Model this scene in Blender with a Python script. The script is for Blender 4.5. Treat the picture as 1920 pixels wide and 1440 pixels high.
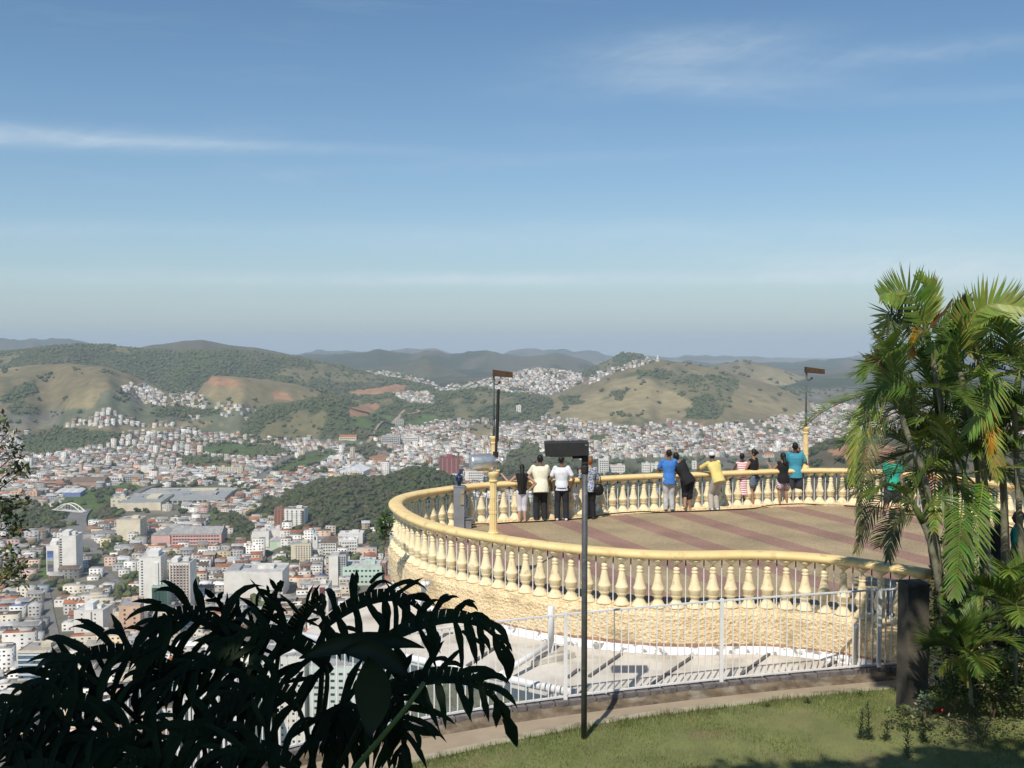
import bpy, bmesh, math, random
import numpy as np
from mathutils import Vector, Matrix
from mathutils import noise as mnoise
R = math.radians
# ------------------------------------------------------------------ camera, sky, sun, exposure
for o in list(bpy.data.objects): bpy.data.objects.remove(o)
SC = bpy.context.scene
COL = SC.collection
F = 1900.0; CZ = 4.75; HZ = 640.0            # focal length in photo pixels, eye height, horizon row
PITCH = math.atan((720 - HZ) / F)
cam_d = bpy.data.cameras.new('camera'); cam = bpy.data.objects.new('camera', cam_d); COL.objects.link(cam)
cam_d.sensor_width = 36; cam_d.lens = 36 * F / 1920; cam_d.clip_start = 0.1; cam_d.clip_end = 60000
cam.location = (0, 0, CZ); cam.rotation_euler = (math.pi/2 - PITCH, 0, 0)
SC.camera = cam
SUN_EL = 50.5; LDX, LDY = 0.37, 0.929          # sun height; horizontal direction the light travels
SDIR = Vector((-LDX*math.cos(R(SUN_EL)), -LDY*math.cos(R(SUN_EL)), math.sin(R(SUN_EL)))).normalized()
W = bpy.data.worlds.new('World'); SC.world = W; W.use_nodes = True
def build_world():
    nt = W.node_tree; nt.nodes.clear()
    def N(t, **k):
        n = nt.nodes.new(t)
        for a, b in k.items(): setattr(n, a, b)
        return n
    L = nt.links.new
    out = N('ShaderNodeOutputWorld'); bg = N('ShaderNodeBackground'); bg.inputs['Strength'].default_value = 0.100
    sky = N('ShaderNodeTexSky', sky_type='NISHITA'); sky.sun_disc = False
    sky.sun_elevation = R(SUN_EL); sky.sun_rotation = math.atan2(SDIR.x, SDIR.y)
    sky.altitude = 900; sky.air_density = 1.0; sky.dust_density = 0.25; sky.ozone_density = 1.6
    # thin cirrus: streaks in a plane high overhead, found from the view direction
    tc = N('ShaderNodeTexCoord'); sep = N('ShaderNodeSeparateXYZ'); L(tc.outputs['Generated'], sep.inputs[0])
    def M(op, a, b=None, c=None):
        n = N('ShaderNodeMath', operation=op)
        for i, v in enumerate((a, b, c)):
            if v is None: continue
            if isinstance(v, (int, float)): n.inputs[i].default_value = v
            else: L(v, n.inputs[i])
        return n.outputs[0]
    az = M('DIVIDE', sep.outputs[0], M('MAXIMUM', sep.outputs[1], 0.05))     # tan azimuth
    el = M('DIVIDE', sep.outputs[2], M('MAXIMUM', sep.outputs[1], 0.05))     # tan elevation
    comb = N('ShaderNodeCombineXYZ'); L(M('MULTIPLY', az, 3.2), comb.inputs[0]); L(M('MULTIPLY', M('ADD', el, M('MULTIPLY', az, 0.10)), 22.0), comb.inputs[1])
    nz = N('ShaderNodeTexNoise'); nz.inputs['Scale'].default_value = 1.0; nz.inputs['Detail'].default_value = 7; nz.inputs['Roughness'].default_value = 0.62; nz.inputs['Distortion'].default_value = 0.7
    L(comb.outputs[0], nz.inputs['Vector'])
    comb2 = N('ShaderNodeCombineXYZ'); L(M('MULTIPLY', az, 9.0), comb2.inputs[0]); L(M('MULTIPLY', M('SUBTRACT', el, M('MULTIPLY', az, 0.25)), 30.0), comb2.inputs[1])
    nz2 = N('ShaderNodeTexNoise'); nz2.inputs['Scale'].default_value = 1.3; nz2.inputs['Detail'].default_value = 8; nz2.inputs['Roughness'].default_value = 0.7; nz2.inputs['Distortion'].default_value = 1.2
    L(comb2.outputs[0], nz2.inputs['Vector'])
    def blob(cx, cy, rx, ry, tilt, amp, tail=1.0):
        dx = M('SUBTRACT', az, cx); dy = M('SUBTRACT', M('SUBTRACT', el, cy), M('MULTIPLY', dx, tilt))
        q = M('ADD', M('POWER', M('DIVIDE', M('ABSOLUTE', dx), rx), 2.0), M('POWER', M('DIVIDE', M('ABSOLUTE', dy), ry), 2.0))
        return M('MULTIPLY', M('POWER', 2.718, M('MULTIPLY', q, -1.0)), amp)
    def P(px, py): return (px - 960) / F, (HZ - py) / F
    blobs = [(60, 258, 330, 20, -0.05, .52), (420, 276, 330, 10, -0.03, .42), (1290, 105, 230, 45, 0.10, .44), (1330, 165, 300, 24, 0.02, .28),
             (1760, 100, 240, 20, 0.10, .34), (1720, 498, 380, 30, -0.01, .75), (900, 525, 480, 12, 0.0, .6), (1500, 522, 500, 14, 0.0, .4), (1200, 440, 700, 30, 0.02, .25), (300, 520, 500, 20, 0.0, .2),
             (150, 432, 380, 16, 0.0, .22), (1100, 300, 700, 14, 0.05, .10), (1850, 180, 300, 14, 0.05, .2)]
    tot = None
    for (bx, by, rx, ry, t, a) in blobs:
        cx, cy = P(bx, by); b = blob(cx, cy, rx / F, ry / F, t, a)
        tot = b if tot is None else M('ADD', tot, b)
    den = M('MULTIPLY', tot, M('ADD', M('MULTIPLY', nz.outputs['Fac'], 1.3), M('SUBTRACT', M('MULTIPLY', nz2.outputs['Fac'], 1.2), 0.72)))
    base = M('MULTIPLY', M('MAXIMUM', M('SUBTRACT', nz.outputs['Fac'], 0.55), 0.0), 0.35)
    den = M('MINIMUM', M('MAXIMUM', M('ADD', den, base), 0.0), 0.85)
    hz = M('MULTIPLY', M('POWER', 2.718, M('MULTIPLY', M('MAXIMUM', el, 0.0), -9.5)), 0.92)
    mh = N('ShaderNodeMixRGB'); L(hz, mh.inputs['Fac']); L(sky.outputs[0], mh.inputs['Color1']); mh.inputs['Color2'].default_value = (2.95, 3.8, 4.6, 1)
    mix = N('ShaderNodeMixRGB'); L(den, mix.inputs['Fac']); L(mh.outputs[0], mix.inputs['Color1']); mix.inputs['Color2'].default_value = (6.4, 7.1, 7.7, 1)
    hs = N('ShaderNodeHueSaturation'); L(mix.outputs[0], hs.inputs['Color']); hs.inputs['Saturation'].default_value = 1.14; hs.inputs['Hue'].default_value = 0.495
    L(hs.outputs[0], bg.inputs['Color']); L(bg.outputs[0], out.inputs['Surface'])
build_world()
sl = bpy.data.lights.new('sun', 'SUN'); sl.energy = 4.3; sl.angle = R(0.53); sl.color = (1.0, 0.93, 0.82)
so = bpy.data.objects.new('sun', sl); COL.objects.link(so); so.rotation_euler = SDIR.to_track_quat('Z', 'Y').to_euler()
SC.view_settings.view_transform = 'Standard'; SC.view_settings.look = 'None'; SC.view_settings.gamma = 1.0
SC.view_settings.use_curve_mapping = False; SC.view_settings.exposure = 0.12

# ------------------------------------------------------------------ helpers
random.seed(7); RNG = np.random.RandomState(11)
ct, st = math.cos(PITCH), math.sin(PITCH)
def ray(px, py):
    a = (px - 960) / F; b = (720 - py) / F
    return Vector((a, ct + b*st, -st + b*ct))
def at(px, py, Y):                       # point seen at that pixel, Y metres ahead
    r = ray(px, py); return Vector((0, 0, CZ)) + r * (Y / r.y)
def onz(px, py, z):                      # point seen at that pixel on the level z
    r = ray(px, py); return Vector((0, 0, CZ)) + r * ((z - CZ) / r.z)
def proj(p):
    d = Vector(p) - Vector((0, 0, CZ)); zz = d.y*ct - d.z*st; up = d.y*st + d.z*ct
    return 960 + F*d.x/zz, 720 - F*up/zz

class MB:
    """collects one mesh"""
    def __init__(s): s.v = []; s.f = []; s.mi = []; s.c = []; s.cur = 0; s.col = None
    def add(s, vs, fs, mi=None, col=None):
        o = len(s.v); s.v += [tuple(v) for v in vs]
        for f in fs: s.f.append(tuple(i + o for i in f)); s.mi.append(s.cur if mi is None else mi); s.c.append(col or s.col or (1, 1, 1))
    def box(s, c, d, rz=0, mi=None, col=None, m=None):
        x, y, z = d[0]/2, d[1]/2, d[2]/2
        vs = [(-x,-y,-z),(x,-y,-z),(x,y,-z),(-x,y,-z),(-x,-y,z),(x,-y,z),(x,y,z),(-x,y,z)]
        if m is not None: vs = [tuple(m @ Vector(v)) for v in vs]
        elif rz:
            k, q = math.cos(rz), math.sin(rz); vs = [(a*k-b*q, a*q+b*k, e) for a, b, e in vs]
        vs = [(a+c[0], b+c[1], e+c[2]) for a, b, e in vs]
        s.add(vs, [(0,3,2,1),(4,5,6,7),(0,1,5,4),(1,2,6,5),(2,3,7,6),(3,0,4,7)], mi, col)
    def tube(s, pts, rad, n=8, mi=None, col=None, caps=True):
        pts = [Vector(p) for p in pts]
        if not hasattr(rad, '__len__'): rad = [rad]*len(pts)
        vs = []; up = None
        for i, p in enumerate(pts):
            t = (pts[min(i+1, len(pts)-1)] - pts[max(i-1, 0)])
            if t.length < 1e-9: t = Vector((0,0,1))
            t.normalize()
            if up is None:
                up = t.orthogonal().normalized()
                if abs(t.z) > .9: up = (Vector((1,0,0)) - t*t.x).normalized()
            else: up = (up - t*up.dot(t)).normalized()
            w = t.cross(up)
            for k in range(n):
                a = 2*math.pi*k/n; vs.append(p + (up*math.cos(a) + w*math.sin(a))*rad[i])
        fs = [(i*n+k, i*n+(k+1)%n, (i+1)*n+(k+1)%n, (i+1)*n+k) for i in range(len(pts)-1) for k in range(n)]
        if caps: fs += [tuple(range(n-1, -1, -1)), tuple((len(pts)-1)*n+k for k in range(n))]
        s.add(vs, fs, mi, col)
    def lathe(s, prof, n=14, c=(0,0,0), mi=None, col=None):
        vs = []; 
        for r, z in prof:
            for k in range(n):
                a = 2*math.pi*k/n; vs.append((c[0]+r*math.cos(a), c[1]+r*math.sin(a), c[2]+z))
        m = len(prof)
        fs = [(i*n+k, i*n+(k+1)%n, (i+1)*n+(k+1)%n, (i+1)*n+k) for i in range(m-1) for k in range(n)]
        fs += [tuple(range(n-1, -1, -1)), tuple((m-1)*n+k for k in range(n))]
        s.add(vs, fs, mi, col)
    def sphere(s, c, r, n=10, m=7, mi=None, col=None, rot=None, jit=0):
        if not hasattr(r, '__len__'): r = (r, r, r)
        vs = []
        for i in range(m+1):
            ph = math.pi*i/m
            for k in range(n):
                a = 2*math.pi*k/n
                j = 1 + (random.uniform(-jit, jit) if jit else 0)
                v = Vector((r[0]*math.sin(ph)*math.cos(a)*j, r[1]*math.sin(ph)*math.sin(a)*j, r[2]*math.cos(ph)*j))
                if rot is not None: v = rot @ v
                vs.append(v + Vector(c))
        s.add(vs, [(i*n+k, (i+1)*n+k, (i+1)*n+(k+1)%n, i*n+(k+1)%n) for i in range(m) for k in range(n)], mi, col)
    def mesh(s, name, mats, smooth=False, attr=False):
        me = bpy.data.meshes.new(name); me.from_pydata(s.v, [], s.f)
        for m in (mats if isinstance(mats, (list, tuple)) else [mats]): me.materials.append(m)
        if any(s.mi): me.polygons.foreach_set('material_index', s.mi)
        if attr:
            a = me.color_attributes.new('tint', 'FLOAT_COLOR', 'CORNER'); lt = np.empty(len(me.polygons), np.int32); me.polygons.foreach_get('loop_total', lt)
            cc = np.array(s.c, np.float32)[:, :3]; cc = np.repeat(cc, lt, axis=0); a.data.foreach_set('color', np.hstack([cc, np.ones((len(cc), 1), np.float32)]).ravel())
        if smooth: me.polygons.foreach_set('use_smooth', [True]*len(me.polygons))
        me.update(); return me
    def build(s, name, mats, parent=None, smooth=False, attr=False, loc=None, rz=0):
        return link(name, s.mesh(name, mats, smooth, attr), parent, loc, rz)
def link(name, me, parent=None, loc=None, rz=0):
    o = bpy.data.objects.new(name, me); COL.objects.link(o)
    if loc is not None: o.location = loc
    if rz: o.rotation_euler.z = rz
    if parent is not None: o.parent = parent
    return o
def tag(o, label=None, cat=None, group=None, kind=None):
    if label: o['label'] = label
    if cat: o['category'] = cat
    if group: o['group'] = group
    if kind: o['kind'] = kind
    return o
def thing(name, loc, label, cat, group=None, rz=0):
    o = bpy.data.objects.new(name, None); COL.objects.link(o); o.location = loc; o.rotation_euler.z = rz
    o.empty_display_size = .2
    return tag(o, label, cat, group)
def np_mesh(name, V, FC, mats, cols=None, smooth=False, mi=None):
    """V (n,3); FC list of (m,k) face index arrays; cols list of (m,3)"""
    me = bpy.data.meshes.new(name); nf = sum(len(f) for f in FC); nl = sum(f.size for f in FC)
    me.vertices.add(len(V)); me.vertices.foreach_set('co', np.asarray(V, np.float32).ravel())
    me.loops.add(nl); me.loops.foreach_set('vertex_index', np.concatenate([f.ravel() for f in FC]).astype(np.int32))
    lt = np.concatenate([np.full(len(f), f.shape[1], np.int32) for f in FC]); ls = np.concatenate([[0], np.cumsum(lt)[:-1]]).astype(np.int32)
    me.polygons.add(nf); me.polygons.foreach_set('loop_start', ls); me.polygons.foreach_set('loop_total', lt)
    for m in (mats if isinstance(mats, (list, tuple)) else [mats]): me.materials.append(m)
    if mi is not None: me.polygons.foreach_set('material_index', mi)
    if cols is not None:
        a = me.color_attributes.new('tint', 'FLOAT_COLOR', 'CORNER'); cc = np.concatenate(cols); cc = np.repeat(cc, lt, axis=0)
        a.data.foreach_set('color', np.hstack([cc, np.ones((len(cc), 1))]).astype(np.float32).ravel())
    if smooth: me.polygons.foreach_set('use_smooth', np.ones(nf, bool))
    me.update(calc_edges=True); me.validate(); return me

# ------------------------------------------------------------------ materials
def new_mat(name):
    m = bpy.data.materials.new(name); m.use_nodes = True; nt = m.node_tree; b = nt.nodes['Principled BSDF']
    return m, nt, b
def noise_mat(name, c1, c2=None, scale=5.0, rough=.8, bump=0.0, bscale=None, metal=0.0, attr=False, detail=6, spec=.3, dist=0.02, c3=None, s3=1.0, t3=(.5, .7), trans=0.0, geo=False):
    m, nt, b = new_mat(name); L = nt.links.new; N = nt.nodes.new
    tc = N('ShaderNodeTexCoord'); TO = tc.outputs['Object']
    if geo: TO = N('ShaderNodeNewGeometry').outputs['Position']
    nz = N('ShaderNodeTexNoise'); nz.inputs['Scale'].default_value = scale; nz.inputs['Detail'].default_value = detail
    L(TO, nz.inputs['Vector'])
    rp = N('ShaderNodeValToRGB'); rp.color_ramp.elements[0].position = .3; rp.color_ramp.elements[1].position = .7
    c2 = c2 or tuple(x*.75 for x in c1)
    rp.color_ramp.elements[0].color = (*c2, 1); rp.color_ramp.elements[1].color = (*c1, 1); L(nz.outputs['Fac'], rp.inputs[0])
    src = rp.outputs[0]
    if c3:
        n3 = N('ShaderNodeTexNoise'); n3.inputs['Scale'].default_value = s3; n3.inputs['Detail'].default_value = 8; L(TO, n3.inputs['Vector'])
        mr = N('ShaderNodeMapRange'); mr.inputs[1].default_value = t3[0]; mr.inputs[2].default_value = t3[1]; L(n3.outputs['Fac'], mr.inputs[0])
        mx = N('ShaderNodeMixRGB'); L(mr.outputs[0], mx.inputs[0]); L(src, mx.inputs[1]); mx.inputs[2].default_value = (*c3, 1); src = mx.outputs[0]
    if attr:
        at_ = N('ShaderNodeAttribute'); at_.attribute_name = 'tint'; mx = N('ShaderNodeMixRGB'); mx.blend_type = 'MULTIPLY'; mx.inputs[0].default_value = 1
        L(src, mx.inputs[1]); L(at_.outputs['Color'], mx.inputs[2]); src = mx.outputs[0]
    L(src, b.inputs['Base Color']); b.inputs['Roughness'].default_value = rough; b.inputs['Metallic'].default_value = metal
    b.inputs['Specular IOR Level'].default_value = spec
    if bump:
        nb = N('ShaderNodeTexNoise'); nb.inputs['Scale'].default_value = bscale or scale*3; nb.inputs['Detail'].default_value = 8; L(tc.outputs['Object'], nb.inputs['Vector'])
        bp = N('ShaderNodeBump'); bp.inputs['Strength'].default_value = bump; bp.inputs['Distance'].default_value = dist; L(nb.outputs['Fac'], bp.inputs['Height']); L(bp.outputs[0], b.inputs['Normal'])
    if trans:
        tr = N('ShaderNodeBsdfTranslucent'); L(src, tr.inputs['Color']); ms = N('ShaderNodeMixShader'); ms.inputs[0].default_value = trans
        L(b.outputs[0], ms.inputs[1]); L(tr.outputs[0], ms.inputs[2]); L(ms.outputs[0], nt.nodes['Material Output'].inputs['Surface'])
    return m
def smoothstep(x): x = np.clip(x, 0, 1); return x*x*(3-2*x)
def resample(pts, step, closed=False, smooth=0):
    """Catmull-Rom through the points, then equal steps"""
    P_ = [Vector(p) for p in pts]; out = []
    for i in range(len(P_)-1):
        p0, p1, p2, p3 = P_[max(i-1, 0)], P_[i], P_[i+1], P_[min(i+2, len(P_)-1)]
        for k in range(12):
            t = k/12; out.append(.5*((2*p1) + (p2-p0)*t + (2*p0-5*p1+4*p2-p3)*t*t + (3*p1-p0-3*p2+p3)*t**3))
    out.append(P_[-1])
    for _ in range(2):
        cum = [0]
        for i in range(1, len(out)): cum.append(cum[-1] + (out[i]-out[i-1]).length)
        n = max(2, int(round(cum[-1]/step))); res = []; j = 0
        for k in range(n+1):
            s = cum[-1]*k/n
            while j < len(cum)-2 and cum[j+1] < s: j += 1
            w = (s-cum[j])/max(1e-9, cum[j+1]-cum[j]); res.append(out[j].lerp(out[j+1], w))
        out = res
        for _q in range(smooth): out = [out[0]] + [(out[i-1]+out[i]*2+out[i+1])/4 for i in range(1, len(out)-1)] + [out[-1]]
    return out
def normals2d(pts):
    ns = []
    for i in range(len(pts)):
        t = (pts[min(i+1, len(pts)-1)] - pts[max(i-1, 0)]); t.z = 0; t.normalize(); ns.append(Vector((-t.y, t.x, 0)))   # left of travel
    return ns
def sweep(mb, pts, prof, mi=None, col=None, caps=True):
    """prof: (offset to the left, z) closed loop, relative to pts"""
    ns = normals2d(pts); n = len(prof); vs = []
    for p, q in zip(pts, ns):
        for o, z in prof: vs.append((p.x+q.x*o, p.y+q.y*o, p.z+z))
    fs = [(i*n+k, i*n+(k+1)%n, (i+1)*n+(k+1)%n, (i+1)*n+k) for i in range(len(pts)-1) for k in range(n)]
    if caps: fs += [tuple(range(n-1, -1, -1)), tuple((len(pts)-1)*n+k for k in range(n))]
    mb.add(vs, fs, mi, col)
# ------------------------------------------------------------------ terrain: valley, hills (heights in metres round the lookout)
FLOOR = -235.0
def vnoise(x, y, seed=0):
    xi = np.floor(x).astype(np.int64); yi = np.floor(y).astype(np.int64); xf = x-xi; yf = y-yi
    def h(a, b):
        n = (a*374761393 + b*668265263 + seed*1442695041) & 0x7fffffff; n = ((n ^ (n >> 13))*1274126177) & 0x7fffffff
        return ((n ^ (n >> 16)) & 0xffff)/65535.0
    u = xf*xf*(3-2*xf); v = yf*yf*(3-2*yf)
    return (h(xi, yi)*(1-u)+h(xi+1, yi)*u)*(1-v) + (h(xi, yi+1)*(1-u)+h(xi+1, yi+1)*u)*v
def fbm(x, y, o=4, seed=0):
    s = 0; a = .5
    for k in range(o): s = s + a*vnoise(x*2**k, y*2**k, seed+k*7); a *= .5
    return s
FO, GR, GG, SO, UR, BR, FM, RD = 0, 1, 2, 3, 4, 5, 6, 7     # forest, dry grass, green grass, red soil, town ground, brown scrub, mixed far hills, road
# name, class, distance, front length, back length, crest as (photo column, photo row)
RIDGES = [
 ('R6', FM, 9500, 2200, 2500, [(-400,650),(-100,645),(0,636),(50,633),(90,639),(130,636),(170,643),(240,650),(330,668),(420,700)]),
 ('R7b', FM, 12500, 2600, 2500, [(500,668),(600,655),(700,660),(760,652),(830,659),(900,664),(1000,657),(1130,664),(1300,668),(1500,676),(1600,672),(1750,664),(1900,668),(2100,660),(2400,668)]),
 ('R7', FM, 7200, 1800, 1500, [(470,690),(560,664),(620,660),(680,661),(715,655),(745,662),(790,658),(850,668),(885,661),(930,658),(975,668),(1040,661),(1095,673),(1150,690),(1250,720)]),
 ('R11', FM, 8200, 1500, 1500, [(1150,700),(1260,682),(1320,676),(1400,682),(1450,677),(1510,680),(1560,673),(1600,676),(1700,668),(1850,672),(2100,664),(2400,670)]),
 ('R5', BR, 5400, 1200, 900, [(120,700),(230,660),(290,646),(340,639),(380,636),(420,644),(480,652),(560,667),(640,695),(720,740)]),
 ('R2', FO, 3900, 900, 900, [(-500,675),(-100,664),(0,660),(60,655),(150,646),(210,649),(260,655),(350,659),(430,656),(500,663),(560,671),(600,680),(640,688),(700,703),(760,716),(850,735),(900,760)]),
 ('R15', BR, 5200, 900, 800, [(560,720),(640,690),(700,690),(760,683),(800,672),(840,690),(880,705),(1000,730)]),
 ('R9', BR, 4300, 700, 700, [(560,760),(640,722),(680,702),(715,697),(770,707),(830,722),(900,716),(960,700),(1000,694),(1050,696),(1090,704),(1160,730)]),
 ('R16', FO, 4300, 600, 600, [(1040,730),(1100,693),(1140,678),(1165,664),(1200,666),(1240,684),(1300,720)]),
 ('R8', GR, 3500, 900, 700, [(930,790),(1000,757),(1060,733),(1120,706),(1180,686),(1235,675),(1290,682),(1350,692),(1400,706),(1450,722),(1500,745),(1560,775),(1620,800)]),
 ('R12', GR, 4600, 1100, 900, [(1240,720),(1330,688),(1390,677),(1440,686),(1500,705),(1560,720),(1610,712),(1700,705),(1850,715),(2100,700),(2400,705)]),
 ('R13', FO, 4000, 700, 500, [(1370,790),(1420,745),(1470,735),(1530,757),(1560,765),(1620,750),(1700,742),(1850,745),(2100,735),(2400,740)]),
 ('R1', GR, 2950, 620, 600, [(-500,735),(-100,705),(0,690),(60,684),(130,681),(190,686),(240,700),(290,722),(330,745),(390,790),(430,800)]),
 ('R3', GR, 2950, 420, 500, [(330,790),(380,722),(405,705),(440,706),(500,712),(560,722),(620,742),(690,765),(760,800)]),
 ('R10', FO, 3250, 420, 500, [(640,790),(700,745),(780,738),(850,737),(900,728),(950,738),(1010,745),(1060,765),(1110,790)]),
 ('R4', FO, 2650, 300, 400, [(430,812),(490,768),(550,758),(600,742),(640,748),(680,768),(730,800),(760,815)]),
 ('R14', FO, 1420, 330, 260, [(470,985),(540,940),(600,912),(650,904),(720,902),(770,885),(800,885),(850,905),(900,960)]),
 ('R17', BR, 1500, 350, 400, [(1400,960),(1480,880),(1540,840),(1600,830),(1700,822),(1850,830),(2100,825),(2400,840)]),
]
def in_poly(px, py, poly):
    ins = np.zeros(px.shape, bool); n = len(poly)
    for i in range(n):
        x1, y1 = poly[i]; x2, y2 = poly[(i+1) % n]
        if y1 == y2: continue
        c = ((y1 > py) != (y2 > py)) & (px < (x2-x1)*(py-y1)/(y2-y1)+x1); ins ^= c
    return ins
OVER = [   # (class, ridges or None, polygon in photo columns/rows): what covers the ground there
 (UR, ('R1',), [(0,770),(180,765),(190,735),(250,718),(300,735),(330,800),(0,800)]),
 (UR, ('R2','R3','R1'), [(320,742),(360,738),(430,755),(520,770),(520,800),(320,790)]),
 (FO, None, [(0,745),(45,715),(75,712),(60,740),(20,755),(0,757)]),
 (FO, None, [(5,762),(40,750),(60,765),(100,758),(90,775),(20,778)]),
 (SO, ('R3',), [(385,722),(400,705),(432,708),(470,722),(520,735),(460,738),(420,730)]),
 (GR, None, [(376,722),(400,704),(520,714),(590,735),(600,745),(560,752),(470,758),(400,760)]),
 (SO, None, [(385,720),(398,706),(425,707),(455,722),(430,727),(405,722)]),
 (SO, None, [(505,735),(540,738),(550,750),(510,748)]),
 (GG, None, [(650,800),(655,775),(700,768),(760,790),(800,776),(835,785),(800,795),(720,808)]),
 (SO, None, [(650,765),(700,755),(715,760),(700,778),(655,784)]),
 (SO, None, [(655,735),(740,720),(770,725),(745,735),(670,742)]),
 (UR, ('R9',), [(665,712),(690,698),(725,698),(770,708),(830,725),(900,716),(950,702),(1000,690),(1095,700),(1100,730),(1040,755),(960,725),(860,745),(790,745),(740,720),(690,715)]),
 (UR, ('R10',), [(735,738),(810,735),(815,758),(770,760)]),
 (UR, ('R8','R16'), [(1095,712),(1150,690),(1200,672),(1245,670),(1215,683),(1150,701),(1100,722)]),
 (FO, ('R8','R12'), [(1188,699),(1240,693),(1300,703),(1350,706),(1388,711),(1372,735),(1362,768),(1340,785),(1318,770),(1290,748),(1262,733),(1230,714)]),
 (FO, ('R8','R12','R13'), [(1285,768),(1320,760),(1335,785),(1290,786)]),
 (FO, ('R8',), [(1148,731),(1176,730),(1168,748),(1160,752)]),
 (FO, ('R8',), [(1050,745),(1085,740),(1095,756),(1060,760)]),
 (GR, None, [(1100,748),(1150,752),(1170,765),(1110,766)]),
 (GR, None, [(1120,765),(1200,778),(1260,780),(1340,790),(1340,805),(1270,785),(1200,800),(1150,800)]),
 (GG, None, [(497,893),(530,866),(590,848),(645,843),(615,862),(560,882),(520,893)]),
 (GG, None, [(590,885),(640,880),(640,889),(580,893)]),
 (FO, None, [(35,822),(70,808),(110,800),(180,808),(228,815),(215,832),(150,845),(80,855),(35,852)]),
 (FO, None, [(285,768),(320,762),(420,768),(400,780),(300,782)]),
 (GG, None, [(375,838),(440,832),(520,835),(540,850),(500,862),(420,858),(370,850)]),
 (FO, None, [(330,858),(370,855),(420,862),(430,880),(345,880)]),
 (FO, None, [(480,828),(520,835),(545,850),(510,862),(480,850)]),
 (BR, None, [(650,835),(700,830),(735,850),(700,870),(655,850)]),
 (SO, None, [(695,860),(715,845),(735,855),(730,872),(700,870)]),
 (GR, None, [(880,800),(920,795),(935,810),(900,830),(880,820)]),
 (FO, None, [(975,830),(1010,835),(1020,860),(985,880),(960,860)]),
 (FO, None, [(1040,800),(1060,798),(1065,812),(1045,815)]), (FO, None, [(1105,820),(1130,815),(1140,830),(1110,838)]),
 (BR, None, [(960,848),(1080,862),(1180,868),(1240,890),(1480,885),(1500,930),(900,930),(930,880)]),
 (SO, ('R17',), [(1560,845),(1600,832),(1680,840),(1680,875),(1600,872)]),
 (GG, None, [(110,925),(190,915),(240,905),(275,915),(215,932),(200,962),(165,985),(120,960)]),
 (FO, None, [(55,960),(110,955),(150,968),(120,985),(90,1002),(40,1010),(0,990),(0,975)]),
 (FO, None, [(180,955),(215,935),(225,965),(200,985),(175,975)]),
 (GG, None, [(60,1055),(90,1030),(90,1090),(55,1090)]), (GG, None, [(145,1030),(170,1035),(180,1060),(150,1060)]),
 (FO, None, [(400,975),(430,960),(480,985),(490,1010),(460,1030),(430,1028),(440,1000),(410,1000)]),
 (GG, None, [(385,960),(410,955),(425,1000),(395,1000)]),
 (FO, None, [(470,945),(505,930),(540,945),(520,975),(490,975)]),
 (FO, None, [(530,1025),(560,1035),(580,1060),(555,1075),(530,1050)]),
 (GG, None, [(235,1075),(255,1075),(265,1100),(240,1105)]), (FO, None, [(690,1010),(730,990),(730,1050),(695,1045)]),
]
def terrain(x, y):
    """height, class, ridge index for arrays x, y"""
    y = np.maximum(y, 1.0); u = 960 + F*x/y
    z = FLOOR + (1-np.clip((y-15)/1e9, 0, 1))*0
    near = FLOOR*(1-np.exp(-np.maximum(y-8, 0)/75.0)); z = np.where(y < 700, np.minimum(near, 0)-6, FLOOR)
    z = np.where(y < 700, np.maximum(z, FLOOR), z)
    z = z + smoothstep((y-2400)/2200)*smoothstep((8500-y)/2500)*70 + (fbm(x/420, y/420, 3, 5)-.45)*np.clip((y-1500)/1500, 0, 1)*40
    z = z + (fbm(x/150, y/150, 2, 9)-.4)*np.clip((y-600)/600, 0, 1)*6
    cls = np.full(x.shape, UR); cls = np.where(y < 560, FO, cls); rid = np.full(x.shape, -1); 
    for k, (nm, c, dc, lf, lb, cr) in enumerate(RIDGES):
        cx = [a for a, b in cr]; cy = [b for a, b in cr]
        py = np.interp(u, cx, cy) + (-(fbm(u/(38.0 if c == FM else 60.0)+k*5.7, u*0+2, 4, 60+k)-.47)*(17 if c == FM else 6)); wob = (fbm(u/90.0+k*13, u*0+k, 3, k)-.45)
        d = dc*(1 + wob*.10); zc = CZ-(py-HZ)/F*d
        edge = np.minimum(smoothstep((u-cx[0])/40+.0), smoothstep((cx[-1]-u)/40)) if cx[0] > -300 else np.ones_like(u)
        if cx[-1] >= 2300: edge = smoothstep((u-cx[0])/40)
        amp = (zc-FLOOR)
        spur = (fbm(x/(lf*.45)+k*3.1, y/(lf*1.2), 3, 30+k)-.45)
        tf = 1-(d-y)/(lf*(1+spur*.9)); tb = 1-(y-d)/lb
        t = np.where(y < d, tf, tb); t = np.clip(t, 0, 1)
        s = np.sin(t*math.pi/2)**1.5
        rough = (fbm(x/(lf*.22)+k, y/(lf*.30), 4, 50+k)-.47)*amp*.16*np.sin(np.clip(t, 0, 1)*math.pi)
        h = FLOOR + amp*s*edge + rough*edge
        up = (h > z) & (t > 0.02)
        z = np.where(up, h, z); cl = c
        cls = np.where(up & (h-FLOOR > np.where(c == FO, 12, 25)), cl, cls); rid = np.where(up, k, rid)
    cls = np.where((rid < 0) & (y > 4000 + 500*(vnoise(x/300, y/300, 2)-.5)), FM, cls)
    names = [r[0] for r in RIDGES]; py = HZ + (CZ-z)/y*F
    for c, rs, poly in OVER:
        m = in_poly(u + (fbm(x/34, y/60, 3, 3)-.45)*24, py + (fbm(x/28, y/70, 3, 4)-.45)*9, poly)
        if rs: m &= np.isin(rid, [names.index(r) for r in rs])
        else: m &= (y < 4200)
        cls = np.where(m, c, cls)
    return z, cls, rid
def tz(x, y): return float(terrain(np.array([float(x)]), np.array([float(y)]))[0][0])
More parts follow.
